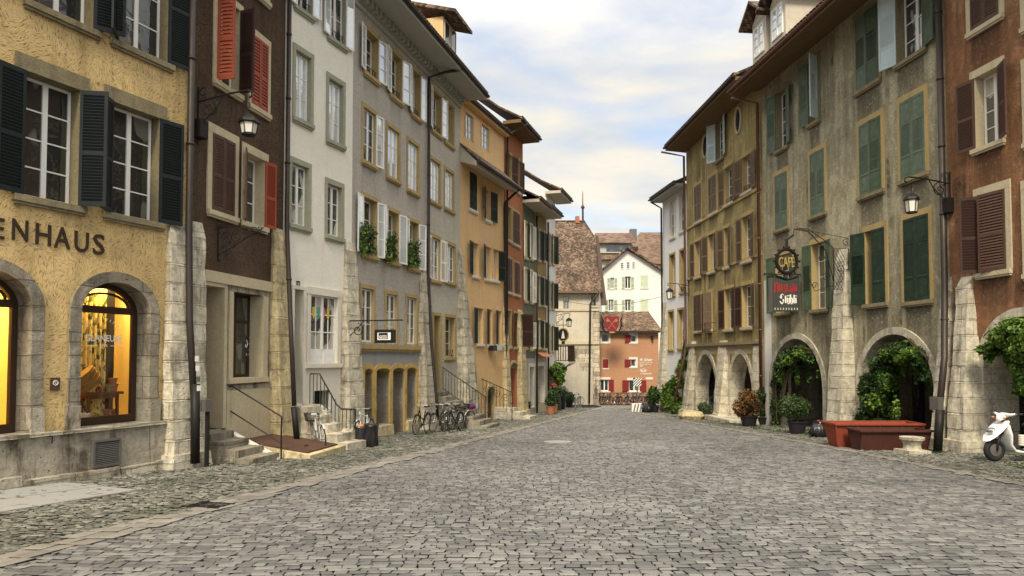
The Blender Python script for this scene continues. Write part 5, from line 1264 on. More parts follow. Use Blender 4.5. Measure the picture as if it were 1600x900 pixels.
def arcade(b, specs, depth_ring=.7, sur='stone', sw=.25, inner=3.2, wallmat='csur', p=1.0, ceil=.35, rise=None):
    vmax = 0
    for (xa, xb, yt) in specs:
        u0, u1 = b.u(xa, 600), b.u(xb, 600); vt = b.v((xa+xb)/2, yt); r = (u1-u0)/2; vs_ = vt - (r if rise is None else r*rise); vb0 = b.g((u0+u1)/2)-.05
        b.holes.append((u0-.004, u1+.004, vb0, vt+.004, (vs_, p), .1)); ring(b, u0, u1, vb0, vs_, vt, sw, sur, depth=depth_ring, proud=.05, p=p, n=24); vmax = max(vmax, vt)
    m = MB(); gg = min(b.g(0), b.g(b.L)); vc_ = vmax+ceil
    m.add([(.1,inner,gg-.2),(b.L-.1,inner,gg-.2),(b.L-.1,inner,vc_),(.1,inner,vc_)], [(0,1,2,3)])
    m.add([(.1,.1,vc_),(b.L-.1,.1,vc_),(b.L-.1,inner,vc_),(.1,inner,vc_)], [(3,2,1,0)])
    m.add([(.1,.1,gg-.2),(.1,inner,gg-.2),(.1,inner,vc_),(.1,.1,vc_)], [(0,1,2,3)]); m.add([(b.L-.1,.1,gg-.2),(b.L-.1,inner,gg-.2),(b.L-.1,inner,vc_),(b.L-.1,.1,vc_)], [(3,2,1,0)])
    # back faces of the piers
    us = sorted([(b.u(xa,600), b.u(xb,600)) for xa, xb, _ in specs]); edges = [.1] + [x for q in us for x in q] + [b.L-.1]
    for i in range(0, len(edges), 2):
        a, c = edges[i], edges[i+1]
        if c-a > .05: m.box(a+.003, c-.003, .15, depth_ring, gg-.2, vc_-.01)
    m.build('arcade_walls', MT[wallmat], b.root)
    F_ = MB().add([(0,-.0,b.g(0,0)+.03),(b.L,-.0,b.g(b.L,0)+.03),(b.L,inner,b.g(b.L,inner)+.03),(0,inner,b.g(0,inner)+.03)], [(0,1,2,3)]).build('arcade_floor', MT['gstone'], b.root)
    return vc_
a_pts = [(1088,1121,553), (1141,1176,553)]
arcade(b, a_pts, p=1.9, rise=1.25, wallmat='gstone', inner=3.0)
for xa in (1100, 1160):
    u = b.u(xa, 600); MB().box(u-.2, u+.9, 2.9, 2.99, b.g(u)+.02, b.g(u)+2.3).build('inner_door', MT['ddoor'], b.root)
MT['olive'] = plaster('olive_plaster', (.54,.43,.19), .30, 1.0, (.055,.042,.022), .8, 40, streak_lo=.52, blotch=.7, patch=(.60,.49,.26), patch_amt=.5, seed=11, sills=b.sills, sill_len=1.1)
finish_walls(b, [MT['olive'], MT['csur']])
roof(b, 1.15, soff='soffitd', u0=-.25, u1=b.L, pitch=32, slope_soffit=-.1, mat='tile')
bpx(b, (1078,1088), (1062,1084), 541, .1, .55, 'stone', seed=10)
bpx(b, (1122,1137), (1112,1141), 541, .1, .62, 'stone', seed=11)
bpx(b, (1177,1190), (1171,1192), 541, .1, .5, 'stone', seed=12)
downpipe(b, [(-.2,-1.4,b.v1+.02),(-.05,-.12,b.v1-.25),(.0,-.12,b.v(1077,545)),(-.35,-.85,b.g(0)+.1)], .065, 'copper')
downpipe(b, [(b.L+.1,-1.35,b.v1-.75),(b.L-.12,-.14,b.v1-.85),(b.L-.08,-.14,b.g(b.L)+.1)], .07, 'copper')
u0, u1, v0 = b.u(1098,517), b.u(1119,517), b.v(1108,517); m = MB()
for i in range(12): x = u0+(u1-u0)*i/11; m.tube([(x,-.28,v0-.05),(x,-.28,v0+.38)], .01, 4)
m.tube([(u0,0,v0+.38),(u0,-.28,v0+.38),(u1,-.28,v0+.38),(u1,0,v0+.38)], .014, 5); m.tube([(u0,0,v0-.05),(u0,-.28,v0-.05),(u1,-.28,v0-.05),(u1,0,v0-.05)], .014, 5); m.build('iron_basket', MT['rusty'], b.root)
MB().box(b.u(1120,655), b.u(1176,655), -1.05, .1, b.g(b.L/2)-.2, b.g(b.L*.75)+.16).rough(.02).build('door_slab', MT['stone'], b.root)

R2 = Bld('grey_green_house', 'big grey-green stained house with green shutters over two wide vine-grown arches', 'house', (1195, 29.0), (1487, 18.4), vtop_px=(1194, 136), depth=10)
b = R2; kw = dict(wall_sur='drabsur', sw=.14, rec=.24, nx=1, ny=4, sillm='drabsur')
def p3(*l): return [tuple(list(x[:3])+['panel3']+list(x[3:])) for x in l]
window(b, (1213,1230,141,232), shut=p3(('L',168,'shteal',.6),('R',160,'shteal',.6)), **kw)
window(b, (1264,1279,93,191), shut=p3(('L',165,'shteal',.75),('R',120,'shpale',.75)), **kw)
window(b, (1338,1373,17,134), shut=p3(('L',3,'shteal'),('R',3,'shgreen')), **kw)
window(b, (1401,1443,-36,89), shut=p3(('L',160,'shpale'),('R',168,'shgreen')), glass='gmix', **kw)
kw['wall_sur'] = 'ochre'; kw['sillm'] = 'drabsur'
window(b, (1212,1231,271,357), shut=p3(('L',3,'shteal'),('R',3,'shteal')), **kw)
window(b, (1267,1289,236,335), shut=p3(('L',3,'shteal'),('R',3,'shteal')), **kw)
window(b, (1344,1378,188,302), shut=p3(('L',3,'shteal'),('R',3,'shgreen')), **kw)
window(b, (1408,1446,151,276), shut=p3(('L',3,'shteal'),('R',3,'shteal')), **kw)
window(b, (1213,1235,398,488), shut=p3(('L',168,'shgreen'),('R',165,'shgreen')), **kw)
window(b, (1269,1292,379,483), shut=p3(('L',170,'shgreen'),('R',168,'shgreen')), glass='gmix', **kw)
window(b, (1353,1384,358,474), shut=p3(('L',165,'shdgreen',.55),('R',3,'shdgreen',.6)), glass='gmix', **kw)
window(b, (1414,1453,338,470), shut=p3(('L',3,'shdgreen'),('R',3,'shdgreen')), **kw)
u2 = b.u(1205, 560); b.zones = [(0, b.u(1206,560), 0, b.v(1200, 437), 1)]
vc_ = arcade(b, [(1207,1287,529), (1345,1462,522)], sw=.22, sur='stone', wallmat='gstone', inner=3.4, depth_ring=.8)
for xa, xb in ((1246,1262), (1270,1284), (1385,1400), (1425,1440)):
    u0, u1 = b.u(xa, 600, -3.3), b.u(xb, 600, -3.3); D = MB().box(u0, u1, 3.3, 3.39, b.g(u0,3)+.03, b.g(u0,3)+2.5).build('inner_door', MT['wsur'] if xa in (1270,1400,1246) else MT['ddoor'], b.root)
    MB().box(u0+.1, u1-.1, 3.28, 3.299, b.g(u0,3)+.8, b.g(u0,3)+2.3).build('pane', MT['gblack'], D)
MT['drab'] = plaster('grey_green_roughcast', (.62,.56,.38), .28, 1.0, (.06,.052,.036), 1.0, 30, streak_lo=.51, blotch=.8, patch=(.68,.62,.44), patch_amt=.6, seed=12, sills=b.sills, sill_len=1.9)
finish_walls(b, [MT['drab'], MT['white']])
roof(b, 1.35, soff='soffitd', u0=-.12, u1=b.L+.3, pitch=34, slope_soffit=.28, fascia='copper')
bpx(b, (1305,1327), (1288,1342), 408, .16, .68, 'stone', seed=13, capv=.5)
bpx(b, (1471,1487), (1449,1480), 447, .12, .85, 'stone', seed=14, capv=.3)
m = MB()
xu = b.u(1487, 300)
downpipe(b, [(b.L-.02,-.14,b.v1-.2),(b.L-.02,-.14,b.v(1490,440)),(b.u(1484,560,.6),-.75,b.v(1484,560,.6)),(b.u(1474,635,1.1),-1.2,b.v(1474,635,1.1))], .08, 'gut',
         shoe=[(b.u(1473,640,1.15),-1.22,b.v(1473,640,1.15)),(b.u(1469,706,1.2),-1.27,b.v(1469,706,1.2))])
MB().box(b.u(1466,625,1.1)-.05, b.u(1466,625,1.1)+.25, -1.30, -1.15, b.v(1466,640,1.1), b.v(1466,620,1.1)).build('letter_box', MT['lead'], b.root)
# two dormers
for px in (1199, 1228):
    u = b.u(px, 60) + .8; v = b.v1 + .75; m = MB(); y0 = -.75
    D = MB().box(u-.6,u+.6,y0,y0+3,v-.6,v+1.5).build('dormer', MT['soffit'], b.root)
    m = MB(); sash(m, u-.42, u+.42, v+.1, v+1.3, y0-.05, 1, 3, fr=.06); m.build('window', MT['wwood'], D); MB().box(u-.4,u+.4,y0-.02,y0-.012,v+.12,v+1.28).build('pane', MT['gsky'], D)
    m = MB(); m.prism([(u-.95,v+1.45),(u,v+2.2),(u+.95,v+1.45),(u+.95,v+1.55),(u,v+2.33),(u-.95,v+1.55)], y0-.45, y0+3, axis='y'); m.build('dormer_roof', MT['tile'], D)
    MB().prism([(u-.6,v+1.5),(u+.6,v+1.5),(u,v+2.1)], y0-.02, y0+.1).build('dormer_gable', MT['soffit'], D)

R1 = Bld('rust_brown_house', 'rust brown stained house with dark maroon shutters above a vine-hung arch', 'house', (1487, 18.4), (1600, 16.1), vtop=15.5, ext1=6.5, depth=10)
b = R1; kw = dict(wall_sur='csur', sw=.16, rec=.22, nx=1, ny=4, sillm='csur', sp=.07)
window(b, (1517,1561,-80,38), shut=[('L',3,'shbrown','louver'),('R',3,'shbrown','louver')], **kw)
window(b, (1525,1563,112,226), glass='gmix', shut=[('L',172,'shbrown','louver',.72),('R',158,'shbrown','louver',.62)], **kw)
window(b, (1531,1573,300,424), shut=[('L',120,'shdark','louver',.5),('R',8,'shbrown','louver',.9)], **kw)
for r in ((1603,1660,-105,26), (1607,1655,90,214), (1607,1660,286,424)): window(b, r, shut=[('L',3,'shbrown','louver'),('R',3,'shbrown','louver')], **kw)
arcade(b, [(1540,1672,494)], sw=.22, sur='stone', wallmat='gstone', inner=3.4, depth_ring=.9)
m = MB(); u0, u1 = b.u(1590,600,-1.2), b.u(1660,600,-1.2)
for i in range(14): x = u0+(u1-u0)*i/13; m.tube([(x,1.6,b.g(x)-.1),(x,1.6,b.g(x)+2.6)], .012, 5)
for k in range(4): m.tube([(u0,1.6,b.g(u0)+.2+k*.75),(u1,1.6,b.g(u0)+.2+k*.75)], .014, 5)
m.build('iron_gate', MT['iron'], b.root)
MT['rust'] = plaster('rust_brown_plaster', (.42,.21,.105), .3, 1.0, (.05,.03,.022), .9, 36, streak_lo=.52, blotch=.75, patch=(.52,.33,.2), patch_amt=.6, seed=13, sills=b.sills, sill_len=1.4)
finish_walls(b, [MT['rust']]); roof(b, 1.5, soff='soffitd')
bpx(b, (1494,1521), (1476,1548), 447, .15, .80, 'stone', seed=15, capv=.3)

# ================================================================ END OF THE STREET
E1 = Bld('beige_tower_house', 'tall beige house with a steep old tiled roof, exposed rubble stones and a dark downpipe', 'house', (862, 58.5), (937, 58.5), vtop_px=(900, 455), depth=9)
b = E1; kw = dict(wall_sur='beige', sw=.08, rec=.15, nx=1, ny=2, simple=True)
window(b, (880,889,463,484), frame='gwood', glass='gmix', **kw); window(b, (923,931,458,478), frame='gwood', **kw)
us_ = b.u(928, 560); b.zones = [(b.u(926), b.L, 0, b.v(930,480), 1), (b.u(893), b.u(926), b.v(910,566), b.v(910,538), 1), (b.u(905), b.u(926), b.v(910,580), b.v(910,567), 1)]
MB().box(0, b.L-.02, -.10, .0, b.v(900,538), b.v(900,533)).build('string_course', MT['csur'], b.root); MB().box(0, b.L-.02, -.08, .0, b.v(900,486), b.v(900,482)).build('string_course', MT['csur'], b.root)
finish_walls(b, [MT['beige'], MT['rubble']])
# steep roof, hipped at its right end
v0, u0, u1 = b.v1, -.6, b.u(938.5, 454); D_ = 5.5; vr = b.v(900, 346, -D_); ur = b.u(913, 347, -D_); vh = b.v(938, 372, -3.5); nseg = 26
m = MB()
tt = (vh-v0)/(vr-v0)
m.add([(u0,-.5,v0-.05),(u1,-.5,v0-.05),(u1,-.5+(D_+.5)*tt,vh),(ur,D_,vr),(u0,D_,vr),(u0,2*D_+.5,v0-.05),(u1,2*D_+.5,v0-.05),(u1,2*D_+.5-(D_+.5)*tt,vh)],
      [(0,1,2,3,4),(4,3,7,6,5),(2,7,3),(1,6,7,2),(0,4,5)])
R_ = m.build('roof', MT['tile'], b.root)
m = MB(); m.box(u0, u1, -.55, .0, v0-.20, v0-.06); m.build('soffit', MT['soffitd'], R_)
m = MB(); m.tube([(u1+.03,-.5,v0-.1),(u1+.03,-.5+(D_+.5)*tt,vh+.02),(ur,D_,vr+.03),(u0,D_,vr+.03)], .09, 5); m.build('ridge_tiles', MT['tile'], R_)
MB().hexa([(u1+.0,-.3,v0-1.2),(u1+.5,-.3,v0-1.2),(u1+.5,-.1,v0-1.2),(u1+.0,-.1,v0-1.2),(u1-.1,2.2,vh),(u1+.1,2.2,vh),(u1+.1,2.4,vh),(u1-.1,2.4,vh)]).build('verge_board', MT['dwood'], R_)
m = MB(); ru = b.u(914,345,-5.5)-.2; m.lathe([(.10,0),(.09,1.4),(.2,1.5),(.12,1.7),(.05,1.75),(.03,2.9),(.0,3.2)], (ru, D_, vr-.2), 8); m.build('finial_spire', MT['rusty'], R_)
MB().box(b.u(899,345,-5.5), b.u(905,345,-5.5), D_-.3, D_+.3, vr-.2, vr+.45).build('chimney', MT['red'], R_)
downpipe(b, [(b.L-.1,-.5,b.v1-.1),(b.u(922,480),-.15,b.v(922,475)),(b.u(920,600),-.15,b.g(0)+.1)], .09, 'gut')
E2 = Bld('terracotta_house', 'low terracotta house with dark red shutters and a tiled roof closing the street', 'house', (932.5, 60), (1029, 60), vtop_px=(980, 516), depth=8)
b = E2; kw = dict(wall_sur='wsur', sw=.16, rec=.12, nx=1, ny=1, two=False, sill=True, sillp=.05, simple=True, glass='gdark', thick=.03)
sd = lambda *l: [tuple(list(x)+['shmaroon', 'solid']) + (w_,) for x, w_ in l]
window(b, (940,951,522,535), **kw); window(b, (985.5,994,523,535), shut=[('L',174,'shmaroon','solid',1.1)], **kw)
window(b, (942,950.5,561,575), shut=[('L',5,'shmaroon','solid',1.0)], **dict(kw, sw=.02)); window(b, (985.5,993.5,561.5,573), shut=[('L',174,'shmaroon','solid',1.2)], **kw)
kw['two'] = True
window(b, (938,951,593,611), shut=[('L',174,'shmaroon','solid',.72),('R',174,'shmaroon','solid',.62)], **kw); window(b, (982.5,999.5,594,611.5), shut=[('L',174,'shmaroon','solid',.62),('R',174,'shmaroon','solid',.60)], **kw)
def signtext(txt, x0, x1, yt, yb, mat='wtext', ital=0):
    c = (x0+x1)/2; v0, v1 = b.v(c, yb), b.v(c, yt); M_ = wallM(b.u(x0,560), -.02, v0)
    if ital: sh_ = Matrix.Identity(4); sh_[0][1] = .25; M_ = M_ @ sh_
    return fit_text(txt, mat, b.root, 'wall_lettering', M_, b.u(x1,560)-b.u(x0,560), v1-v0, .006, .012)
l_ = [signtext('W. Schaler', 999, 1019, 560, 564, ital=1), signtext('Sanitaer Heizung', 999, 1019.5, 565, 567), signtext('Spenglerei', 999, 1018, 568, 570), signtext('Biel', 1000, 1004, 570.5, 573, ital=1),
      signtext('Bad AG', 1000.5, 1009.5, 578, 580.5), signtext('A. Wüthrich AG', 1000, 1018, 582.5, 585)]
join_text(l_, 'wall_lettering')
u, v = b.u(1005, 560), b.v(1005, 579); MB().tube([(u+.26*math.cos(2*PI*i/18), -.02, v+.13*math.sin(2*PI*i/18)) for i in range(18)], .02, 5, closed=True).build('oval_logo', MT['wtext'], b.root)
MB().box(b.u(1009,592), b.u(1020,592), -.04, -.0, b.v(1014,593), b.v(1014,589.5)).build('street_name_plate', MT['wsur'], b.root)
finish_walls(b, [MT['terra']])
v0 = b.v1; D_ = 4.5; vr = b.v(985, 487, -D_); m = MB(); u0, u1 = -.5, b.L+.25; nx = 30
m.add([(u0,-.45,v0-.05),(u1,-.45,v0-.05),(b.L+.05,D_,vr),(u0,D_,vr),(u0,2*D_,v0),(u1,2*D_,v0)], [(0,1,2,3),(3,2,5,4),(0,3,4),(1,5,2)]); R_ = m.build('roof', MT['tile2'], b.root)
MB().box(u0,u1,-.5,-.38,v0-.22,v0-.06).build('gutter', MT['gut'], R_)
MB().box(b.u(1017,525), b.u(1020,525), -.3, -.0, b.v(1018,531), b.v(1018,525)).build('wall_lamp', MT['iron'], b.root)
# white gabled house
E3 = Bld('white_gabled_house', 'white gabled house with mint green shutters behind the terracotta house', 'house', (941, 73), (1037, 73), vtop_px=(990, 424), depth=9)
b = E3; kw = dict(wall_sur='wsur', sw=.07, rec=.12, nx=1, ny=1, simple=True, sillp=.05)
mint = lambda a=174: [('L',a,'shmint','louver',.85),('R',a,'shmint','louver',.85)]
window(b, (953.5,959.5,434,451), shut=mint(), **kw); window(b, (976.5,985.5,432,451), shut=[('L',174,'shmint','louver',.6),('R',174,'shmint','louver',.6)], **kw); window(b, (1001,1012.5,430,450), shut=[('L',3,'shmint','louver'),('R',3,'shmint','louver')], **kw)
window(b, (951,958.5,468,486), shut=mint(), **kw); window(b, (976.5,985.5,468,486), shut=[('L',174,'shmint','louver',.6),('R',174,'shmint','louver',.6)], **kw); window(b, (1001,1012.5,467,485), shut=[('L',3,'shmint','louver'),('R',3,'shmint','louver')], **kw)
finish_walls(b, [MT['white']])
ua, va = b.u(979.6, 389), b.v(979.6, 389)
G_ = MB().prism([(0, b.v1), (b.L, b.v1), (ua, va-.1)], .0, .2).build('gable', MT['white'], b.root)
for x0_, x1_, yt, yb in ((969.5,974.5,410,420), (978.5,984,409,420), (987.5,992,408.5,419.5)):
    u0, u1, v0, v1 = b.rect((x0_,x1_,yt,yb)); m = MB(); sash(m, u0, u1, v0, v1, -.06, 2, 3, fr=.05, bar=.03, th=.05, two=False); w = m.build('attic_window', MT['wwood'], G_); MB().box(u0+.02,u1-.02,-.03,-.02,v0+.02,v1-.02).build('pane', MT['gdark'], w)
m = MB(); e0 = (-.6, b.v1-.45); e1 = (b.L+.8, b.v1-.6)
m.prism([e0, (ua, va), e1, (e1[0], e1[1]+.22), (ua, va+.24), (e0[0], e0[1]+.22)], -.5, 12); R_ = m.build('roof', MT['tile2'], b.root)
m = MB().box(b.u(995,400), b.u(1004,400), 3, 4.2, b.v(1000,410), b.v(1000,383)).build('chimney', MT['red'], R_)
MB().box(b.u(994,400), b.u(1005,400), 2.8, 4.4, b.v(1000,384), b.v(1000,379)).build('chimney_cap', MT['gut'], R_)
# brown roofs farther back
def backhouse(name, lab, px0, px1, y, pye, pyr, mat, wallm, px_r0=None, px_r1=None, group=None):
    b = Bld(name, lab, 'house', (px0, y), (px1, y), vtop_px=((px0+px1)/2, pye), depth=10)
    finish_walls(b, [MT[wallm]]); vr = b.v((px0+px1)/2, pyr, -5); a = b.u(px_r0, pyr, -5) if px_r0 else 0; c = b.u(px_r1, pyr, -5) if px_r1 else b.L
    m = MB(); m.add([(-.4,-.6,b.v1-.1),(b.L+.4,-.6,b.v1-.1),(c,5,vr),(a,5,vr),(-.4,10.6,b.v1-.1),(b.L+.4,10.6,b.v1-.1)], [(0,1,2,3),(3,2,5,4),(0,3,4),(1,5,2)])
    m.build('roof', MT[mat], b.root); return b
bh = backhouse('long_roofed_house', 'house with a long red-brown roof and a dormer behind the white gable', 930, 1010, 86, 405, 364, 'tile3', 'beige', 930, 985)
u, v = bh.u(965, 385), bh.v(965, 395); D = MB().box(u-2.3,u+1.8,.2,4,v,v+1.2).build('dormer', MT['soffitg'], bh.root); MB().box(u-1.4,u+1.2,.12,.19,v+.25,v+.95).build('dormer_glass', MT['gdark'], D)
MB().hexa([(u-2.8,-.3,v+1.15),(u+2.2,-.3,v+1.15),(u+2.2,4,v+1.9),(u-2.8,4,v+1.9),(u-2.8,-.3,v+1.3),(u+2.2,-.3,v+1.3),(u+2.2,4,v+2.05),(u-2.8,4,v+2.05)]).build('dormer_roof', MT['tile3'], D)
bh2 = backhouse('hipped_roof_house', 'farthest house with a broad red-brown hipped roof and a tall grey chimney', 975, 1075, 104, 412, 363, 'tile3', 'orange', 1000, 1070)
u = bh2.u(990, 370); MB().box(u-.45,u+.55,.3,1.3,bh2.v(990,400),bh2.v(990,357)).build('chimney', MT['lead'], bh2.root)
# ================================================================ STREET FURNITURE
def lamp(b, uc, anchor, arm_end, lan, lab, w=.34):
    "wall bracket with a hanging six-sided lantern; all given by pixels in the plane u = uc"
    y0, z0 = 0.0, b.across(uc, *arm_end)[1]; y1, z1 = b.across(uc, *arm_end); yl, zt = b.across(uc, lan[0], lan[1]); _, zb_ = b.across(uc, lan[0], lan[2])
    T = thing('wall_lantern', lab, 'lantern', b.world(uc, 0, z1-.55), b.ang, 'iron wall lanterns on brackets'); o = z1-.55; D = abs(y1)
    m = MB(); pts = [(0, 0, .42-.0), (0, -D*.35, .50), (0, -D*.7, .56), (0, -D*.94, .58), (0, -D-.02, .54), (0, -D-.03, .46), (0,-D+.04,.42)]
    m.tube(pts, .020, 6); m.tube([(0,-.02,.75),(0,-.02,-.15)], .022, 6); m.tube(spiral((0,-.32,.26), .20, PI*.5, 1.4, 'yz', 22, 1), .014, 5)
    m.tube([(0,-.02,-.1),(0,-.25,.06),(0,-.5,.3),(0,-.62,.5)], .015, 5); m.tube(spiral((0,-.14,-.02), .12, 0, 1.2, 'yz', 16, -1), .012, 5); m.tube(spiral((0,-.14,.62), .13, PI, 1.2, 'yz', 16, -1), .012, 5)
    m.build('bracket', MT['iron'], T)
    zc = zt-o; h = zt-zb_; L_ = MB(); L_.lathe([(w*.16,.02),(w*.50,-.10),(w*.56,-.16),(w*.52,-.18)], (0, yl, zc), 6); L_.tube([(0,yl,zc),(0,yl,.50)], .008, 5)
    for k in range(6):
        a = 2*PI*k/6; r1, r2 = w*.46, w*.36; L_.tube([(r1*math.cos(a), yl+r1*math.sin(a), zc-.17), (r2*math.cos(a), yl+r2*math.sin(a), zc-h)], .011, 4)
    L_.lathe([(w*.37,-h-.02),(w*.37,-h+.02),(w*.30,-h+.02)], (0, yl, zc), 6); La = L_.build('lantern_frame', MT['iron'], T)
    MB().lathe([(w*.34,-h+.02),(w*.44,-.175)], (0, yl, zc), 6).build('lantern_glass', MT['lampglass'], La)
    return T
MT['lampglass'] = flat('milky_lantern_glass', (.72,.70,.62), .35, .5)
lamp(F2, F2.u(309, 150), None, (392, 143), (389, 180, 210), 'black wrought iron lantern on a bracket in front of the brown house', .40)
lamp(R2, R2.u(1485, 285), None, (1415, 278), (1424, 303, 332), 'black wrought iron lantern hanging beside the drainpipe of the grey-green house', .36)
lamp(R3, R3.u(1077, 450), None, (1044, 443), (1046, 451, 467), 'small far lantern on a bracket in front of the cool white house', .38)
lamp(F9, F9.L+.1, None, (890, 490), (889, 497, 510), 'small far lantern at the corner of the white house on the left', .42)
for b, px, py0, py1 in ((F2, 306, 188, 216), (R2, 1482, 311, 334)):
    u = b.u(px, 200); MB().box(u-.09, u+.14, -.20, -.0, b.v(px,py1), b.v(px,py0)).build('junction_box', MT['iron'], b.root)
# empty scrolled sign bracket on the brown house
b = F2; uc = b.u(338, 380); ye, ze = b.across(uc, 414, 363); _, zt = b.across(uc, 338, 352); _, zb_ = b.across(uc, 338, 408)
T = thing('sign_bracket', 'empty scrolled wrought iron sign bracket below the brown house windows', 'bracket', b.world(uc, 0, zb_), b.ang); H = zt-zb_
MB().tube([(0,-.05,0),(0,-.05,H)], .022, 6).tube(spiral((0,-.09,H), .05, PI, 1, 'yz', 10), .012, 5).tube(spiral((0,-.09,0), .05, PI, 1, 'yz', 10, -1), .012, 5).build('upright', MT['iron'], T)
MB().tube([(0,-.05,H-.06),(0,ye*.5,H-.03),(0,ye,ze-zb_)], .018, 6).build('arm', MT['iron'], T)
m = MB()
for i, (f1, zz_, r, s) in enumerate(((.22,.62,.16,1),(.42,.66,.14,-1),(.60,.74,.12,1),(.76,.80,.10,-1),(.9,.84,.08,1),(.2,.32,.13,-1),(.34,.42,.10,1))):
    m.tube(spiral((0, ye*f1, H*zz_), r, i, 1.5, 'yz', 18, s), .010, 5)
m.tube([(0,-.05,H*.15),(0,ye*.3,H*.35),(0,ye*.6,H*.6),(0,ye*.98,H*.88)], .012, 5); m.build('scrollwork', MT['iron'], T)

# ---------------------------------------------------------------- hanging signs
def sgn_frame(b, uc, px0, px1, pyt, pyb):
    y0, vt = b.across(uc, px0, pyt); y1, _ = b.across(uc, px1, pyt); ym = (px0+px1)/2
    return y0, y1, b.across(uc, ym, pyt)[1], b.across(uc, ym, pyb)[1]
def sideM(b, y, v, x=0.0, flip=False):
    "text on a face looking along -u (towards the camera); reading direction left->right in the picture"
    # local axes: text right = outward(-y) on the left row, inward (+y) on the right row
    if not flip: return Matrix(((0,0,-1,x),(-1,0,0,y),(0,1,0,v),(0,0,0,1)))
    return Matrix(((0,0,1,x),(1,0,0,y),(0,1,0,v),(0,0,0,1)))
b = F4; uc = b.u(557, 500, .4); ya, yb, vt, vb_ = sgn_frame(b, uc, 587, 617, 515, 536); yr, zr = b.across(uc, 627, 500); og = vb_
T = thing('hanging_sign', 'small framed black and white sign reading GOZO on a long iron rod', 'sign', b.world(uc, 0, og), b.ang)
MB().tube([(0,0,zr-og),(0,yr,zr-og)], .022, 6).tube([(0,yr,zr-og),(0,yr-.1,zr-og)], [.03,.004], 6).tube(spiral((0,-.45,zr-og-.28), .2, PI/2, 1.5, 'yz', 20), .014, 5).tube([(0,0,zr-og-.55),(0,-.2,zr-og-.45),(0,-.62,zr-og-.05)], .014, 5).build('rod', MT['iron'], T)
h = vt-vb_; m = MB().box(-.07,.07,yb,ya,0,h); S_ = m.build('sign_box', MT['black'], T)
MB().box(-.078,-.071,yb+.10,ya-.10,.09,h-.09).build('white_field', MT['wtext'], S_); w_ = ya-yb; MB().box(-.084,-.079,yb+w_*.30,ya-w_*.22,.12,h-.10).build('black_field', MT['black'], S_)
fit_text('GOZO', 'wtext', S_, 'lettering', sideM(b, ya-w_*.26, .13, -.088), w_*.40, h*.24, .002, .02)
m = MB(); 
for y in (ya-.05, yb+.05): m.tube([(0,y,h),(0,y,zr-og)], .008, 4)
m.tube([(-.08,ya-.04,.04),(-.08,yb+.04,.04),(-.08,yb+.04,h-.04),(-.08,ya-.04,h-.04)], .012, 4, closed=True); m.build('hangers', MT['iron'], S_)
b = R2; uc = b.u(1249, 430, 0); ya, yb, vt, vb_ = sgn_frame(b, uc, 1202, 1245, 435, 487); og = vb_; zr = b.across(uc, 1230, 429)[1]; yr = b.across(uc, 1193, 429)[0]
T = thing('tavern_sign', 'dark square tavern sign lettered in red and white blackletter', 'sign', b.world(uc, 0, og), b.ang)
h = vt-vb_; w_ = yb-ya; S_ = MB().box(-.02,.2,ya,yb,0,h).build('sign_box', flat('charcoal_sign_paint', (.055,.058,.052), .5), T)
MB().box(-.03,.21,ya-.025,ya-.001,-.01,h+.01).build('sign_edge', MT['steel'], S_)
MB().tube([(.09,0,zr-og),(.09,yr,zr-og)], .022, 6).lathe([(.02,-.05),(.05,0),(.02,.05)], (.09,yr,zr-og), 8).tube([(.09,ya+.2,h),(.09,ya+.2,zr-og)], .01, 4).tube([(.09,yb-.2,h),(.09,yb-.2,zr-og)], .01, 4).build('rod', MT['iron'], T)
# blackletter built from broken strokes
BL = {'A': [[(.1,.0),(.1,.75),(.35,1.0),(.6,.75),(.6,.0)],[(.1,.45),(.6,.45)],[(-.1,.2),(.1,.1)]], 'l': [[(.15,.95),(.15,.08),(.3,.0)]], 't': [[(.15,.85),(.15,.08),(.32,.0)],[(.0,.62),(.32,.62)]],
      's': [[(.4,.58),(.25,.68),(.1,.52),(.4,.2),(.25,.0),(.08,.1)]], 'a': [[(.08,.6),(.28,.68),(.42,.55),(.42,.0)],[(.42,.35),(.1,.25),(.1,.05),(.3,.0)]], 'd': [[(.05,.95),(.42,.6),(.42,.1),(.25,.0),(.08,.1),(.08,.5),(.25,.62)]],
      'S': [[(.7,.9),(.4,1.0),(.1,.8),(.12,.55),(.6,.5),(.62,.2),(.35,.0),(.0,.25)],[(.25,.95),(.25,.5)]], 'u': [[(.08,.64),(.08,.1),(.22,.0),(.42,.12)],[(.42,.64),(.42,.0)]], 'b': [[(.08,.98),(.08,.1),(.25,.0),(.42,.12),(.42,.5),(.25,.62),(.08,.55)]],
      'i': [[(.12,.64),(.12,.06),(.26,.0)]]}
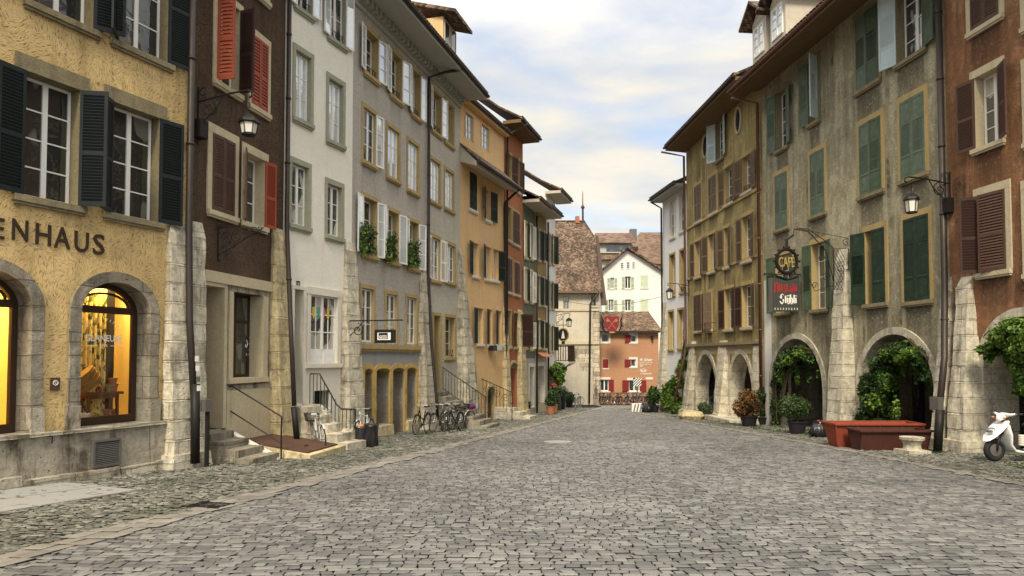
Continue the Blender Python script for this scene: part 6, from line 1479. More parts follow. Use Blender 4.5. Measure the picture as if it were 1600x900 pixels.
def blackletter(m, txt, u_, wtot, h_, t=.05):
    wd = {'A': .75, 'S': .85, 'l': .36, 't': .40, 's': .5, 'a': .56, 'd': .56, 'u': .56, 'b': .56, 'i': .34}; tot = sum(wd[c] for c in txt); k = wtot/tot; x = 0
    for c in txt:
        for st in BL[c]:
            for i in range(len(st)-1):
                (xa, za), (xb, zb2) = st[i], st[i+1]; P = [(x+xa)*k, (x+xb)*k]; Z = [za*h_, zb2*h_]; th = t if abs(zb2-za) > abs(xb-xa)*.5 else t*.5
                m.hexa([(-.0,u_+P[0]-th/2,Z[0]-.01),(-.0,u_+P[0]+th/2,Z[0]-.01),(.004,u_+P[0]+th/2,Z[0]-.01),(.004,u_+P[0]-th/2,Z[0]-.01),
                        (-.0,u_+P[1]-th/2,Z[1]+.01),(-.0,u_+P[1]+th/2,Z[1]+.01),(.004,u_+P[1]+th/2,Z[1]+.01),(.004,u_+P[1]-th/2,Z[1]+.01)])
        if c == 'i' or (c == 'u'):
            for dx in ((.15,) if c == 'i' else (.12, .36)): m.box(-.0,.004,u_+(x+dx)*k-t*.4,u_+(x+dx)*k+t*.4,.76*h_,.86*h_)
        x += wd[c]
    return m
# facing the camera: the sign's near face is at +x (right row: local x runs towards the camera)
m = blackletter(MB(), 'Altstadt', ya+w_*.08, w_*.84, h*.30, .045); m.v = [(x+.204, y, z+h*.56) for x, y, z in m.v]; m.build('red_lettering', MT['rtext'], S_)
m = blackletter(MB(), 'Stubli', ya+w_*.28, w_*.62, h*.30, .055); m.v = [(x+.204, y, z+h*.22) for x, y, z in m.v]; m.build('white_lettering', MT['wtext'], S_)
m = MB()
for i in range(9): y = ya+w_*(.1+.8*i/8); m.prism([(y-.02,h*.05),(y+.02,h*.05),(y,h*.12)], .204, .208, axis='x')
m.build('tick_row', MT['wtext'], S_)
# ring sign CAFE on the great lattice bracket
uc = b.u(1327, 420, 0); yl0, zl1 = b.across(uc, 1303, 388); yl1 = -.02; zl0 = b.across(uc, 1315, 453)[1]
yc, zc = b.across(uc, 1229, 408); og = zl0
T = thing('cafe_sign', 'round black ring sign reading CAFÉ on a great curved lattice bracket', 'sign', b.world(uc, 0, og), b.ang)
m = MB(); n = 5; yl = min(yl0, -.9); H = zl1-og; yl = yl0
for i in range(n+1):
    y = yl*i/n; m.tube([(0,y-.02,0),(0,max(yl,y-abs(yl)*.0)-.02,0.001)], .008, 4) if False else None
for i in range(-4, 6):
    for s in (1, -1):
        # diagonal lattice clipped to the panel
        a = []; 
        for t in range(21):
            zz_ = H*t/20; yy = yl*(i/5.0) + s*zz_*abs(yl)/H*1.4
            if yl-.001 <= yy <= .001: a.append((0, yy-.02, zz_))
        if len(a) > 2: m.tube(a, .009, 4)
m.tube([(0,-.02,0),(0,yl-.02,0),(0,yl-.02,H),(0,-.02,H)], .018, 5, closed=True); m.build('lattice', MT['iron'], T)
m = MB(); z_top = b.across(uc, 1258, 358)[1]-og; yk, zk = b.across(uc, 1240, 367); yj, zj = b.across(uc, 1229, 386)
m.tube([(0,yl-.02,H*.2),(0,yl-.3,H*.95),(0,yl-.9,z_top*.96),(0,yl-1.4,z_top),(0,yk,zk-og)], .018, 6); m.tube([(0,yl-.02,H),(0,yl-.35,H*1.2),(0,yl-.9,z_top),(0,yl-1.3,z_top+.03)], .014, 5)
m.tube([(0,yk,zk-og),(0,(yk+yj)/2-.12,(zk+zj)/2-og+.05),(0,yj,zj-og)], .045, 6); m.tube([(0,-.02,H+.35),(0,yl-1.2,z_top)], .008, 4); m.tube([(0,yl-.05,H*.1),(0,yl-.7,-.05),(0,yl-.9,H*.25)], .012, 5)
for r, q in ((.16,(-.1,H+.2)),(.14,(yl*.6,H*.5)),(.16,(yl-.3,H*.3)),(.13,(yl-.45,H*.75)),(.12,(yl-.7,H*.1))): m.tube(spiral((0,q[0],q[1]), r, 0, 1.3, 'yz', 16), .011, 5)
m.build('curved_arm', MT['iron'], T)
R_ = MB().tube([(0,yc+.36*math.cos(2*PI*i/28),zc-og+.40*math.sin(2*PI*i/28)) for i in range(28)], .06, 6, closed=True); [R_.lathe([(.03,-.03),(.045,0),(.03,.03)], (0,yc+.44*math.cos(2*PI*i/14),zc-og+.48*math.sin(2*PI*i/14)), 5) for i in range(14)]
R_.tube([(0,yc-.4,zc-og-.50),(0,yc,zc-og-.62),(0,yc+.4,zc-og-.50)], .05, 6); R_ = R_.build('ring', MT['iron'], T)
fit_text('CAFÉ', 'gold', R_, 'lettering', sideM(b, yc-.27, zc-og-.2, .0, True), .54, .42, .02, .004)
# crest shield with black antlers-like wings
q = at(956, 520, 57.6); T = thing('guild_shield', 'red shield sign with two crossed axes between black feathered wings', 'sign', q); T.scale = (.88, .88, .88)
shp = [(-.70,1.55),(-.45,1.62),(0,1.55),(.45,1.62),(.70,1.55),(.66,.75),(.5,.35),(.25,.1),(0,0),(-.25,.1),(-.5,.35),(-.66,.75)]
S_ = MB().prism(shp, -.05, .05).build('shield', flat('crimson_sign_paint', (.20,.02,.022), .5), T)
m = MB()
for s in (1, -1): m.tube([(s*-.35,-.07,.35),(s*.30,-.07,1.25)], .035, 5); m.prism([(s*.18,1.1),(s*.42,1.42),(s*.58,1.15),(s*.42,1.0)], -.08, -.06)
m.build('crossed_axes', MT['terrac'], S_)
MB().box(-.25,.25,-.07,-.04,-.02,.1).build('gold_scroll', MT['gold'], S_)
for s in (1, -1):
    m = MB(); m.tube([(s*.2,0,-.05),(s*.7,0,.15),(s*.92,0,.7),(s*.85,0,1.2),(s*1.05,0,1.75)], [.06,.08,.09,.07,.02], 6)
    for k in range(6): z = .3+.22*k; m.tube([(s*.88,0,z),(s*(1.12),0,z+.28)], [.05,.01], 5)
    m.build('wing', MT['iron'], T)
MB().tube([(0,0,1.5),(0,2.0,1.7),(0,2.4,1.7)], .03, 6).build('bracket', MT['iron'], T)
b = F9; uc = b.L + .15
yc, zc = b.across(uc, 880, 523); T = thing('round_sign', 'round black sign with a white figure and gilt rim on the far left corner', 'sign', b.world(uc, 0, zc-.7), b.ang)
MB().prism([(yc+.34*math.cos(2*PI*i/24), .7+.40*math.sin(2*PI*i/24)) for i in range(24)], -.04, .04, axis='x').build('disc', MT['black'], T)
MB().tube([(0,yc+.36*math.cos(2*PI*i/24),.7+.42*math.sin(2*PI*i/24)) for i in range(24)], .05, 6, closed=True).build('rim', MT['gold'], T)
MB().prism([(yc-.12,.45),(yc+.12,.45),(yc+.05,.85),(yc,.98),(yc-.05,.85)], -.06, -.041, axis='x').build('figure', MT['wtext'], T)
MB().tube([(0,0,1.35),(0,yc-.5,1.35)], .03, 6).tube([(0,yc,1.1),(0,yc,1.75)], .02, 5).tube([(0,yc-.1,.16),(0,yc+.1,.16)], .1, 6).build('bracket', MT['iron'], T)
y0, zt = b.across(uc, 868, 566); y1, _ = b.across(uc, 886, 566); _, zb_ = b.across(uc, 877, 577.5); T = thing('hotel_sign', 'long dark red board sign below the balcony at the far left corner', 'sign', b.world(uc, 0, zb_), b.ang)
S_ = MB().box(-.04,.04,y1,y0,0,zt-zb_).build('board', flat('dark_red_board', (.10,.02,.02), .6), T)
for i, tx in enumerate(('RESTAURANT', 'LA GROTTE')): fit_text(tx, 'gold', S_, 'lettering', sideM(b, y0-.07, .08+(1-i)*(zt-zb_-.1)*.5, -.045), (y0-y1)-.14, (zt-zb_)*.28, .002)
MB().tube([(0,0,zt-zb_+.12),(0,y1-.3,zt-zb_+.12)], .02, 5).build('rod', MT['iron'], T)

# ---------------------------------------------------------------- bicycles
def bicycle(lab, frame='iron', sadd='black', basket=None, guard='black', group=None, step=False, sadd_cover=None, bag=None):
    T = thing('bicycle', lab, 'bicycle', (0,0,0), 0, group); R_ = .34; WB = 1.06; xr, xf = -WB/2, WB/2
    for x in (xr, xf):
        m = MB(); k = 18
        for i in range(k): a = 2*PI*i/k; s = .03 if i % 2 else -.03; m.tube([(x,s,R_),(x+(R_-.03)*math.cos(a),0,R_+(R_-.03)*math.sin(a))], .0022, 3)
        m.tube([(x+(R_-.035)*math.cos(2*PI*i/28),0,R_+(R_-.035)*math.sin(2*PI*i/28)) for i in range(28)], .011, 5, closed=True); m.tube([(x,-.04,R_),(x,.04,R_)], .022, 8)
        W_ = m.build('wheel', MT['steel'], T)
        MB().tube([(x+(R_-.017)*math.cos(2*PI*i/32),0,R_+(R_-.017)*math.sin(2*PI*i/32)) for i in range(32)], .018, 6, closed=True).build('tyre', MT['rubber'], W_)
    bb = (-.08,0,.28); st = (-.24,0,.80); hd = (.36,0,.86); hb = (.40,0,.68)
    m = MB(); r = .016
    if step: m.tube([bb,(.1,0,.42),hb],r,6); m.tube([(-.14,0,.48),(.15,0,.56),hd],r,6)
    else: m.tube([bb,hb],r+.002,6); m.tube([(-.225,0,.76),hd],r,6)
    m.tube([bb,st],r,6); m.tube([hd,hb],r+.004,6)
    for s in (-1,1): m.tube([(bb[0],s*.03,bb[2]),(xr,s*.055,R_)],.009,5); m.tube([(st[0]+.015,s*.02,.74),(xr,s*.055,R_)],.008,5); m.tube([hb,(.45,s*.05,.62),(xf,s*.05,R_)],.011,5)
    m.tube([hb,(.375,0,.92)],.014,6); Fm = m.build('frame', MT[frame], T)
    MB().tube([(.375,0,.90),(.36,0,.98),(.40,-.08,1.0),(.33,-.27,.99),(.20,-.30,.97)], .012, 5).tube([(.36,0,.98),(.40,.08,1.0),(.33,.27,.99),(.20,.30,.97)], .012, 5).build('handlebar', MT['steel'], T)
    m = MB(); 
    for s in (-1,1): m.tube([(.20,s*.30,.97),(.30,s*.28,.985)],.019,6)
    m.build('grips', MT['black'], T)
    m = MB(); m.tube([st,(-.26,0,.90)],.012,6); m.lathe([(.01,0),(.02,.03)], (-.26,0,.88), 6); m.build('seat_post', MT['steel'], T)
    m = MB(); solid_block(m, [(-.40,-.08,.90),(-.12,-.025,.91),(-.12,.025,.91),(-.40,.08,.90)], [(-.41,-.07,.955),(-.11,-.015,.945),(-.11,.015,.945),(-.41,.07,.955)], 3, 2, .002); m.build('saddle', MT[sadd_cover or sadd], T)
    m = MB()
    for x, a0_, a1_ in ((xr,.15,1.05),(xf,.25,.85)):
        pts = [(x+(R_+.025)*math.cos(PI*(a0_+(a1_-a0_)*i/12)),0,R_+(R_+.025)*math.sin(PI*(a0_+(a1_-a0_)*i/12))) for i in range(13)]
        for i in range(12): p, q_ = pts[i], pts[i+1]; m.hexa([(p[0],-.025,p[2]),(q_[0],-.025,q_[2]),(q_[0],.025,q_[2]),(p[0],.025,p[2]),(p[0],-.022,p[2]+.006),(q_[0],-.022,q_[2]+.006),(q_[0],.022,q_[2]+.006),(p[0],.022,p[2]+.006)])
    m.build('mudguards', MT[guard], T)
    m = MB().lathe([(.09,-.004),(.09,.004)], n=20); m.xform(Matrix.Translation((bb[0],-.05,bb[2])) @ Matrix.Rotation(PI/2,4,'X')); m.tube([(bb[0],-.06,bb[2]),(bb[0]+.10,-.07,bb[2]-.13),(bb[0]+.10,-.15,bb[2]-.13)],.009,5); m.tube([(bb[0],.06,bb[2]),(bb[0]-.10,.07,bb[2]+.13),(bb[0]-.10,.15,bb[2]+.13)],.009,5)
    m.tube([(bb[0],-.05,bb[2]+.085),(xr,-.05,R_+.035)],.005,4); m.tube([(bb[0],-.05,bb[2]-.085),(xr,-.05,R_-.035)],.005,4); m.build('crank', MT['lead'], T)
    m = MB(); m.box(-.80,-.42,-.06,.06,.715,.725)
    for s in (-1,1): m.tube([(-.62,s*.06,.72),(xr,s*.06,R_)],.006,4); m.tube([(-.42,s*.06,.72),(-.25,s*.02,.74)],.006,4)
    m.build('rack', MT['lead'], T)
    MB().lathe([(.03,0),(.042,.02),(.042,.06),(.02,.07)], (.47,0,.80), 8).build('front_light', MT['steel'], T)
    if basket:
        x0_, x1_, y_, z0_, z1_ = basket; m = MB()
        for k in range(5):
            t = k/4; e = .03*t; z = z0_+(z1_-z0_)*t; m.tube([(x0_-e,-y_-e,z),(x1_+e,-y_-e,z),(x1_+e,y_+e,z),(x0_-e,y_+e,z)],.006,4,closed=True)
        for k in range(9): x = x0_+(x1_-x0_)*k/8; m.tube([(x,-y_-.03,z1_),(x,-y_,z0_),(x,y_,z0_),(x,y_+.03,z1_)],.004,3)
        for k in range(7): y = -y_+2*y_*k/6; m.tube([(x0_-.03,y,z1_),(x0_,y,z0_),(x1_,y,z0_),(x1_+.03,y,z1_)],.004,3)
        m.build('basket', MT['iron'], T)
    if bag: MB().lathe([(.05,0),(.15,.03),(.17,.12),(.10,.2),(.04,.21)], (-.6,0,.73), 10, sx=1.2).rough(.03,6).build('pannier_bag', MT[bag], T)
    return T
def put_bike(T, rear, front, lean=4, mid=None):
    a, c = gpt(*rear), gpt(*front); d = (c-a); ang = math.atan2(d.y, d.x); m_ = (a+c)/2 if mid is None else gpt(*mid)
    T.location = (m_.x, m_.y, gz(m_.y)+.012); sl = math.atan(-.04*math.sin(ang)); T.rotation_euler = (math.radians(lean), -sl, ang); return T
MT['bgreen'] = flat('grey_green_bike_paint', (.13,.17,.14), .35, .5); MT['bblue'] = flat('blue_bike_paint', (.05,.09,.17), .35, .5); MT['bred'] = flat('red_bike_paint', (.25,.03,.03), .35, .5)
MT['osad'] = flat('orange_saddle_cover', (.75,.20,.03), .6); MT['purp'] = flat('purple_bag_cloth', (.09,.02,.10), .8)
put_bike(bicycle('silver ladies bicycle with a wire rear basket below the cream house parapet', 'silver', 'wpaint', basket=(-.78,-.42,.15,.74,.94), guard='silver', step=True), (484,699), (514,711), 3)
put_bike(bicycle('white bicycle standing behind the rubbish bags at the stone buttress', 'wpaint', 'black', guard='silver'), (584,690), (556,697), 3)
put_bike(bicycle('black bicycle with its front wheel turned out at the left of the stair cluster', 'iron', 'black', guard='black', step=True), (670,676), (645,681), -4)
put_bike(bicycle('dark bicycle with a bright front rim in the middle of the stair cluster', 'lead', 'black', guard='black'), (712,670), (684,678), 5)
put_bike(bicycle('grey-green bicycle with an orange saddle cover parked at the stair railing', 'bgreen', 'black', guard='silver', sadd_cover='osad'), (722,671), (690,675), -3)
put_bike(bicycle('rearmost bicycle of the stair cluster carrying a purple bag', 'iron', 'black', guard='silver', bag='purp'), (737,669), (702,672), -2)
put_bike(bicycle('black step-through bicycle squeezed between the bikes of the stair cluster', 'iron', 'black', guard='black', step=True), (700,673), (672,677), -5)
put_bike(bicycle('dark bicycle at the front of the stair cluster beside the bright-rimmed one', 'iron', 'black', guard='black', basket=(-.78,-.42,.15,.74,.92)), (727,673), (697,679), 4)
for i, (dy, lab, fr) in enumerate(((.5, 'blue bicycle leaning under the left pointed arch', 'bblue'), (.95, 'black bicycle deeper under the left pointed arch', 'iron'))):
    T = bicycle(lab, fr, 'black', guard='black'); u = R3.u(1098, 600); w_ = R3.world(u+.1+i*.25, .3+dy-.6, 0); T.location = (w_.x, w_.y, gz(w_.y)+.04); T.rotation_euler = (math.radians(6), 0, R3.ang+PI+.12*i)
far = [bicycle('far bicycle in the long row parked along the terracotta house wall', fr, 'black', guard='black', group='bicycles parked along the terracotta house') for fr, g_ in (('iron','silver'),('lead','black'),('bred','silver'),('bblue','silver'))]
for i in range(18):
    T = far[i] if i < 4 else copy_tree(far[i % 4]); px = 935+i*4.1; y = 58.6 - (i % 3)*.25; q = at(px, 600, y); T.location = (q.x, y, gz(y)+.01); T.rotation_euler = (math.radians(random.uniform(-6,6)), 0, PI/2+random.uniform(-.75,.75)*1.2)
T = bicycle('far dark bicycle leaning on the beige house wall beside the bollards', 'iron', 'black'); q = at(897, 620, 56.5); T.location = (q.x, 56.5, gz(56.5)+.01); T.rotation_euler = (.08, 0, .2)

# ---------------------------------------------------------------- white scooter
p = gpt(1558, 722); ang = math.atan2(-.14, -1.0)
T = thing('scooter', 'white motor scooter parked by the big stone buttress at the right edge', 'scooter', (p.x+.62, p.y+.12, gz(p.y)+.012), ang)
T.scale = (1.07, 1.07, 1.07)
def loft(m, secs, cap=True):
    n = len(secs[0]); vs_ = [p_ for s_ in secs for p_ in s_]; fs = [(i*n+j, i*n+(j+1) % n, (i+1)*n+(j+1) % n, (i+1)*n+j) for i in range(len(secs)-1) for j in range(n)]
    if cap: fs += [tuple(range(n))[::-1], tuple(range((len(secs)-1)*n, len(secs)*n))]
    return m.add(vs_, fs)
def sec(x, z, hw, hh, tilt=0.0, n=14, e=.7):
    o = []
    for j in range(n):
        a = 2*PI*j/n; c_, s_ = math.cos(a), math.sin(a); yy = hw*math.copysign(abs(c_)**e, c_); q_ = hh*math.copysign(abs(s_)**e, s_)
        o.append((x + q_*math.sin(tilt), yy, z + q_*math.cos(tilt)))
    return o
for x, r in ((.62,.235),(-.60,.235)):
    k = 26; W_ = MB().tube([(x+(r-.055)*math.cos(2*PI*i/k),0,r+(r-.055)*math.sin(2*PI*i/k)) for i in range(k)], .056, 9, closed=True).build('wheel', MT['rubber'], T, smooth=True)
    m = MB().lathe([(.03,-.06),(.13,-.045),(.135,0),(.13,.045),(.03,.06)], n=18); m.xform(Matrix.Translation((x,0,r)) @ Matrix.Rotation(PI/2,4,'X')); m.build('rim', MT['lead'], W_)
m = MB()
for s in (-1,1): m.tube([(.62,s*.075,.235),(.60,s*.075,.40),(.50,s*.06,.58)], .022, 8)
m.build('fork', MT['black'], T, smooth=True)
m = MB(); loft(m, [sec(.83,.42,.03,.015,-.6), sec(.79,.45,.10,.045,-.7), sec(.70,.53,.16,.09,-.8), sec(.60,.63,.20,.12,-.8), sec(.50,.73,.21,.11,-.9), sec(.42,.80,.16,.07,-1.0), sec(.37,.84,.10,.03,-1.0)]); m.build('front_fairing', MT['wpaint'], T, smooth=True)
m = MB(); loft(m, [sec(.44,.76,.20,.03,-1.25), sec(.38,.55,.21,.03,-1.4), sec(.36,.35,.18,.03,-1.2), sec(.26,.22,.17,.035,-.5), sec(.05,.19,.18,.035,0), sec(-.25,.20,.18,.04,0), sec(-.40,.28,.17,.06,.3)]); m.build('leg_shield', MT['wpaint'], T, smooth=True)
m = MB(); loft(m, [sec(-.22,.36,.12,.10), sec(-.30,.45,.15,.17), sec(-.50,.52,.16,.17), sec(-.75,.58,.14,.12), sec(-.95,.66,.08,.05)]); m.build('rear_body', MT['wpaint'], T, smooth=True)
m = MB(); loft(m, [sec(-.12,.72,.10,.03), sec(-.20,.75,.13,.045), sec(-.45,.74,.15,.05), sec(-.65,.78,.14,.055), sec(-.88,.80,.09,.03)]); m.build('seat', MT['black'], T, smooth=True)
m = MB(); loft(m, [sec(.52,.84,.05,.03,.4), sec(.46,.90,.10,.055,.4), sec(.38,.95,.11,.05,.3), sec(.28,.96,.06,.03,.2)]); 
for s in (-1,1): loft(m, [[(.42+.0*j+.035*math.cos(2*PI*j/10), s*.08, .94+.035*math.sin(2*PI*j/10)) for j in range(10)], [(.36+.022*math.cos(2*PI*j/10), s*.26, .98+.022*math.sin(2*PI*j/10)) for j in range(10)]])
m.build('handlebar_cowl', MT['wpaint'], T, smooth=True)
for s in (-1,1): MB().tube([(.36,s*.25,.98),(.30,s*.38,.99)], .018, 8).build('grip', MT['black'], T, smooth=True); MB().tube([(.40,s*.24,.97),(.44,s*.38,.99)], .007, 5).build('brake_lever', MT['steel'], T)
MB().tube([(.42,0,.55),(.40,0,.95)], .03, 8).build('steering_column', MT['black'], T, smooth=True)
for s in (-1,1):
    M_ = MB().tube([(.38,s*.22,.98),(.36,s*.28,1.12)], .007, 5); M_.lathe([(.01,-.01),(.05,-.008),(.055,.0),(.04,.012)], (.36,s*.29,1.15), 12, sx=.5, sy=1.2); M_.build('mirror', MT['black'], T)
MB().lathe([(.01,.02),(.05,.015),(.07,0),(.05,-.02)], (0,0,0), 14, sx=1, sy=1.5).xform(Matrix.Translation((.70,0,.645)) @ Matrix.Rotation(math.radians(48),4,'Y')).build('headlight', MT['steel'], T, smooth=True)
for s in (-1,1): MB().lathe([(.005,.02),(.03,.0),(.02,-.02)], (.50,s*.14,.90), 8).build('indicator', MT['osad'], T)
m = MB(); [m.lathe([(.055,0),(.06,.02),(.055,.04)], (-.12,-.10,.30+.045*i), 12) for i in range(5)]; m.build('spring_cover', MT['wsur'], T)
MB().tube([(-.3,-.12,.2),(-.5,-.16,.22),(-.85,-.16,.30)], [.03,.05,.05], 8).build('exhaust', MT['lead'], T, smooth=True)
MB().box(-.25,.30,-.15,.15,.215,.232).build('foot_mat', MT['black'], T)

# ---------------------------------------------------------------- red trough planters, stone urn
MT['troughred'] = paint('red_primer_steel', (.27,.06,.032), .65, .3, .5); MT['troughbr'] = paint('brown_rusted_steel', (.075,.028,.02), .7, .3, .4)
pa, pb = gpt(1309, 699), gpt(1440, 690); 
def trough(name, lab, pl, pr, hgt, wtop, mat, inner, ribs, tiltx=0.0, over=.1):
    d = (pr-pl); L = Vector((d.x, d.y, 0)).length; ang = math.atan2(d.y, d.x); T = thing(name, lab, 'planter', (pl.x, pl.y, gz(pl.y)+.01), ang)
    T.rotation_euler = (0, math.atan(.04*math.sin(ang)), ang)
    t = .02; m = MB(); wb = wtop*.62; o = over
    # front, back, ends, floor as plates
    def plate(a, b_, c_, d_, n_): m.hexa([a, b_, Vector(b_)+n_, Vector(a)+n_, d_, c_, Vector(c_)+n_, Vector(d_)+n_])
    plate((0,0,0),(L,0,0),(L+o,-(wtop-wb)/2,hgt),(-o,-(wtop-wb)/2,hgt), Vector((0,t,0)))
    plate((0,wb,0),(L,wb,0),(L+o,wb+(wtop-wb)/2,hgt),(-o,wb+(wtop-wb)/2,hgt), Vector((0,-t,0)))
    m.hexa([(0,0,0),(t,0,0),(t,wb,0),(0,wb,0),(-o,-(wtop-wb)/2,hgt),(-o+t,-(wtop-wb)/2,hgt),(-o+t,wb+(wtop-wb)/2,hgt),(-o,wb+(wtop-wb)/2,hgt)])
    m.hexa([(L-t,0,0),(L,0,0),(L,wb,0),(L-t,wb,0),(L+o-t,-(wtop-wb)/2,hgt),(L+o,-(wtop-wb)/2,hgt),(L+o,wb+(wtop-wb)/2,hgt),(L+o-t,wb+(wtop-wb)/2,hgt)])
    m.box(0,L,0,wb,.0,.02); B_ = m.build('trough', MT[mat], T)
    m = MB()
    for k in range(ribs+1):
        x = L*k/max(1,ribs); xt = -o+(L+2*o)*k/max(1,ribs); m.hexa([(x-.02,-.03,.02),(x+.02,-.03,.02),(x+.02,-.001,.02),(x-.02,-.001,.02),(xt-.02,-(wtop-wb)/2-.03,hgt-.02),(xt+.02,-(wtop-wb)/2-.03,hgt-.02),(xt+.02,-(wtop-wb)/2-.001,hgt-.02),(xt-.02,-(wtop-wb)/2-.001,hgt-.02)])
    if ribs: m.build('rib', MT[mat], B_)
    y0 = -(wtop-wb)/2; y1 = wb+(wtop-wb)/2; m = MB(); m.box(-o-.03,L+o+.03,y0-.05,y0+.02,hgt-.02,hgt+.03); m.box(-o-.03,L+o+.03,y1-.02,y1+.05,hgt-.02,hgt+.03); m.box(-o-.03,-o+.04,y0+.021,y1-.021,hgt-.019,hgt+.029); m.box(L+o-.04,L+o+.03,y0+.021,y1-.021,hgt-.019,hgt+.029)
    m.build('rim', MT[mat], T); return T
trough('steel_planter', 'long red steel trough planter with ribs, standing empty at the stone pier', gpt(1309,699), gpt(1432,699), .62, .8, 'troughred', 'troughred', 4, over=.12)
T = trough('rusty_planter', 'low brown rusted steel trough in front of the red one', gpt(1343,704), gpt(1450,704), .50, .7, 'troughbr', 'troughbr', 0, over=.03)
p = gpt(1433, 710); T = thing('stone_urn', 'short pale stone urn on a square foot beside the rusted trough', 'urn', (p.x, p.y+.2, gz(p.y)), R2.ang)
MB().box(-.29,.29,-.29,.29,-.02,.09).rough(.01,4).build('foot', MT['stone'], T)
MB().lathe([(.22,.09),(.20,.13),(.19,.2),(.21,.26),(.24,.32),(.28,.34),(.28,.40),(.22,.40),(.18,.3)], n=24).build('bowl', MT['stone'], T, smooth=False)

# ---------------------------------------------------------------- plants in pots
def potted(px, py, lab, potw, poth, blobs, n, size, mat, potmat='black', y=None, seed=1, name='potted_shrub', stem=None, group=None, shell=.55):
    p = gpt(px, py); T = thing(name, lab, 'plant', (p.x, p.y+potw*.5, gz(p.y)+.01), 0, group); r = potw/2
    P_ = MB().lathe([(r*.70,0),(r*.74,.02),(r*.93,poth*.86),(r*1.02,poth*.88),(r*1.04,poth),(r*.92,poth),(r*.88,poth*.9),(r*.2,poth*.9)], n=20).build('pot', MT[potmat], T)
    if stem: MB().tube([(0,0,poth*.8),(.02,0,stem*.6+poth*.4),(-.02,.02,stem)], [.03,.022,.015], 7).build('stem', MT['bark'], T)
    foliage('foliage', blobs, n, size, mat, T, seed=seed, shell=shell); return T
potted(1252, 679, 'round clipped box ball in a black pot under the wide left arch', .66, .42, [((-.12,0,.92),(.50,.45,.42)),((.1,.05,.88),(.42,.42,.36)),((-.25,0,.75),(.3,.3,.28))], 2600, .055, 'leafbox', seed=2, stem=.7)
potted(1175, 667, 'rusty orange and dark shrub in a black pot between the arches', .72, .42, [((0,0,1.05),(.42,.40,.45)),((-.38,-.05,.72),(.30,.3,.36)),((.15,.1,.75),(.35,.35,.35))], 2300, .07, 'leafrust', seed=3, stem=.7)
potted(1193, 664, 'tall dark green shrub right behind the rusty shrub', .5, .3, [((0,.2,.7),(.42,.38,.6)),((.1,.1,1.2),(.32,.3,.45))], 1700, .085, 'leafd', seed=4, stem=.6)
p = gpt(1103, 655); T = thing('low_planter', 'low black planter with two small clipped shrubs beside the boulder', 'planter', (p.x, p.y+.25, gz(p.y)+.01), R3.ang)
MB().hexa([(-.45,-.18,0),(.45,-.18,0),(.45,.18,0),(-.45,.18,0),(-.52,-.24,.36),(.52,-.24,.36),(.52,.24,.36),(-.52,.24,.36)]).build('trough', MT['black'], T)
for i, x in enumerate((-.28,.3)): foliage('shrub', [((x,0,.52),(.26,.24,.24))], 520, .06, 'leafbox', T, seed=10+i)
p = gpt(1083, 656); T = MB(); T.lathe([(.18,0),(.42,.05),(.48,.2),(.40,.36),(.2,.44),(.02,.46)], n=14, sx=1.25).rough(.10, 2.2, 4); o = T.build('boulder', MT['ystone'], label='yellowish boulder on the paving at the left pointed arch', cat='boulder', smooth=False); o.location = (p.x, p.y+.3, gz(p.y)-.03)
p = gpt(1146, 651); T = thing('info_stand', 'narrow orange wooden stand with a menu photo in front of the arch', 'stand', (p.x, p.y, gz(p.y)+.14), R3.ang-.25)
MB().box(-.19,.19,-.12,.12,0,1.3).build('post', paint('orange_pine_wood', (.50,.26,.08), .5, .15, .2), T); MB().box(-.17,.17,-.13,-.121,.78,1.22).build('menu_sheet', MT['wsur'], T); MB().box(-.15,.15,-.136,-.131,1.0,1.2).build('menu_picture', MT['lead'], T)
# left side pots
potted(817, 648, 'dark wide bowl planter with grassy tufts at the yellow buttress', .95, .5, [((0,0,.55),(.5,.35,.22)),((-.5,0,.4),(.3,.3,.3)),((.1,0,.8),(.2,.2,.35))], 900, .09, 'leafbox', seed=6)
potted(861, 648, 'terracotta pot with a leafy flowering plant at the shop door', .55, .45, [((0,0,.7),(.35,.3,.3)),((.05,0,1.1),(.25,.25,.35))], 800, .09, 'leafbox', 'terrac', seed=7)
T = potted(866, 646, 'tall oleander-like plant with red flowers beside the terracotta pot', .5, .5, [((0,0,.95),(.36,.3,.45)),((.05,0,1.4),(.26,.25,.3))], 900, .09, 'leafd', 'terrac', seed=8, stem=1.1)
foliage('flowers', [((0,0,1.5),(.30,.26,.38))], 80, .09, 'flower', T, seed=9)
potted(877, 640, 'round dark green clipped ball in a black pot near the corner', .75, .75, [((0,0,1.15),(.50,.48,.48))], 1300, .08, 'leafbox', seed=10)
T = potted(872, 642, 'small tree with light yellow-green leaves below the corner balcony', .5, .5, [((.0,0,2.55),(.55,.5,.6)),((.1,0,2.0),(.35,.35,.4))], 1300, .13, 'leafb', seed=11, stem=2.3)
MB().box(-.2,.2,-.2,.2,0,.9).build('pot_cover', MT['black'], T)
potted(890, 637, 'bushy dark plant in a black pot beside the bollards', .6, .5, [((0,0,.75),(.5,.45,.4))], 700, .1, 'leafd', seed=12)
for i, (x, yp) in enumerate(((1018,641),(1025,645),(1031,641))):
    potted(x, yp, ('leafy pot plant at the left end of the group near the barrier', 'white-flowering pot plant in the middle of the group near the barrier', 'dark green pot plant closest to the cool white house buttress')[i], .5, .42, [((0,0,.8+.15*i),(.4,.35,.5)),((.1*(-1)**i,0,1.25),(.28,.25,.35))], 800, .10, ('leafbox','leafd','leafbox')[i], seed=20+i)

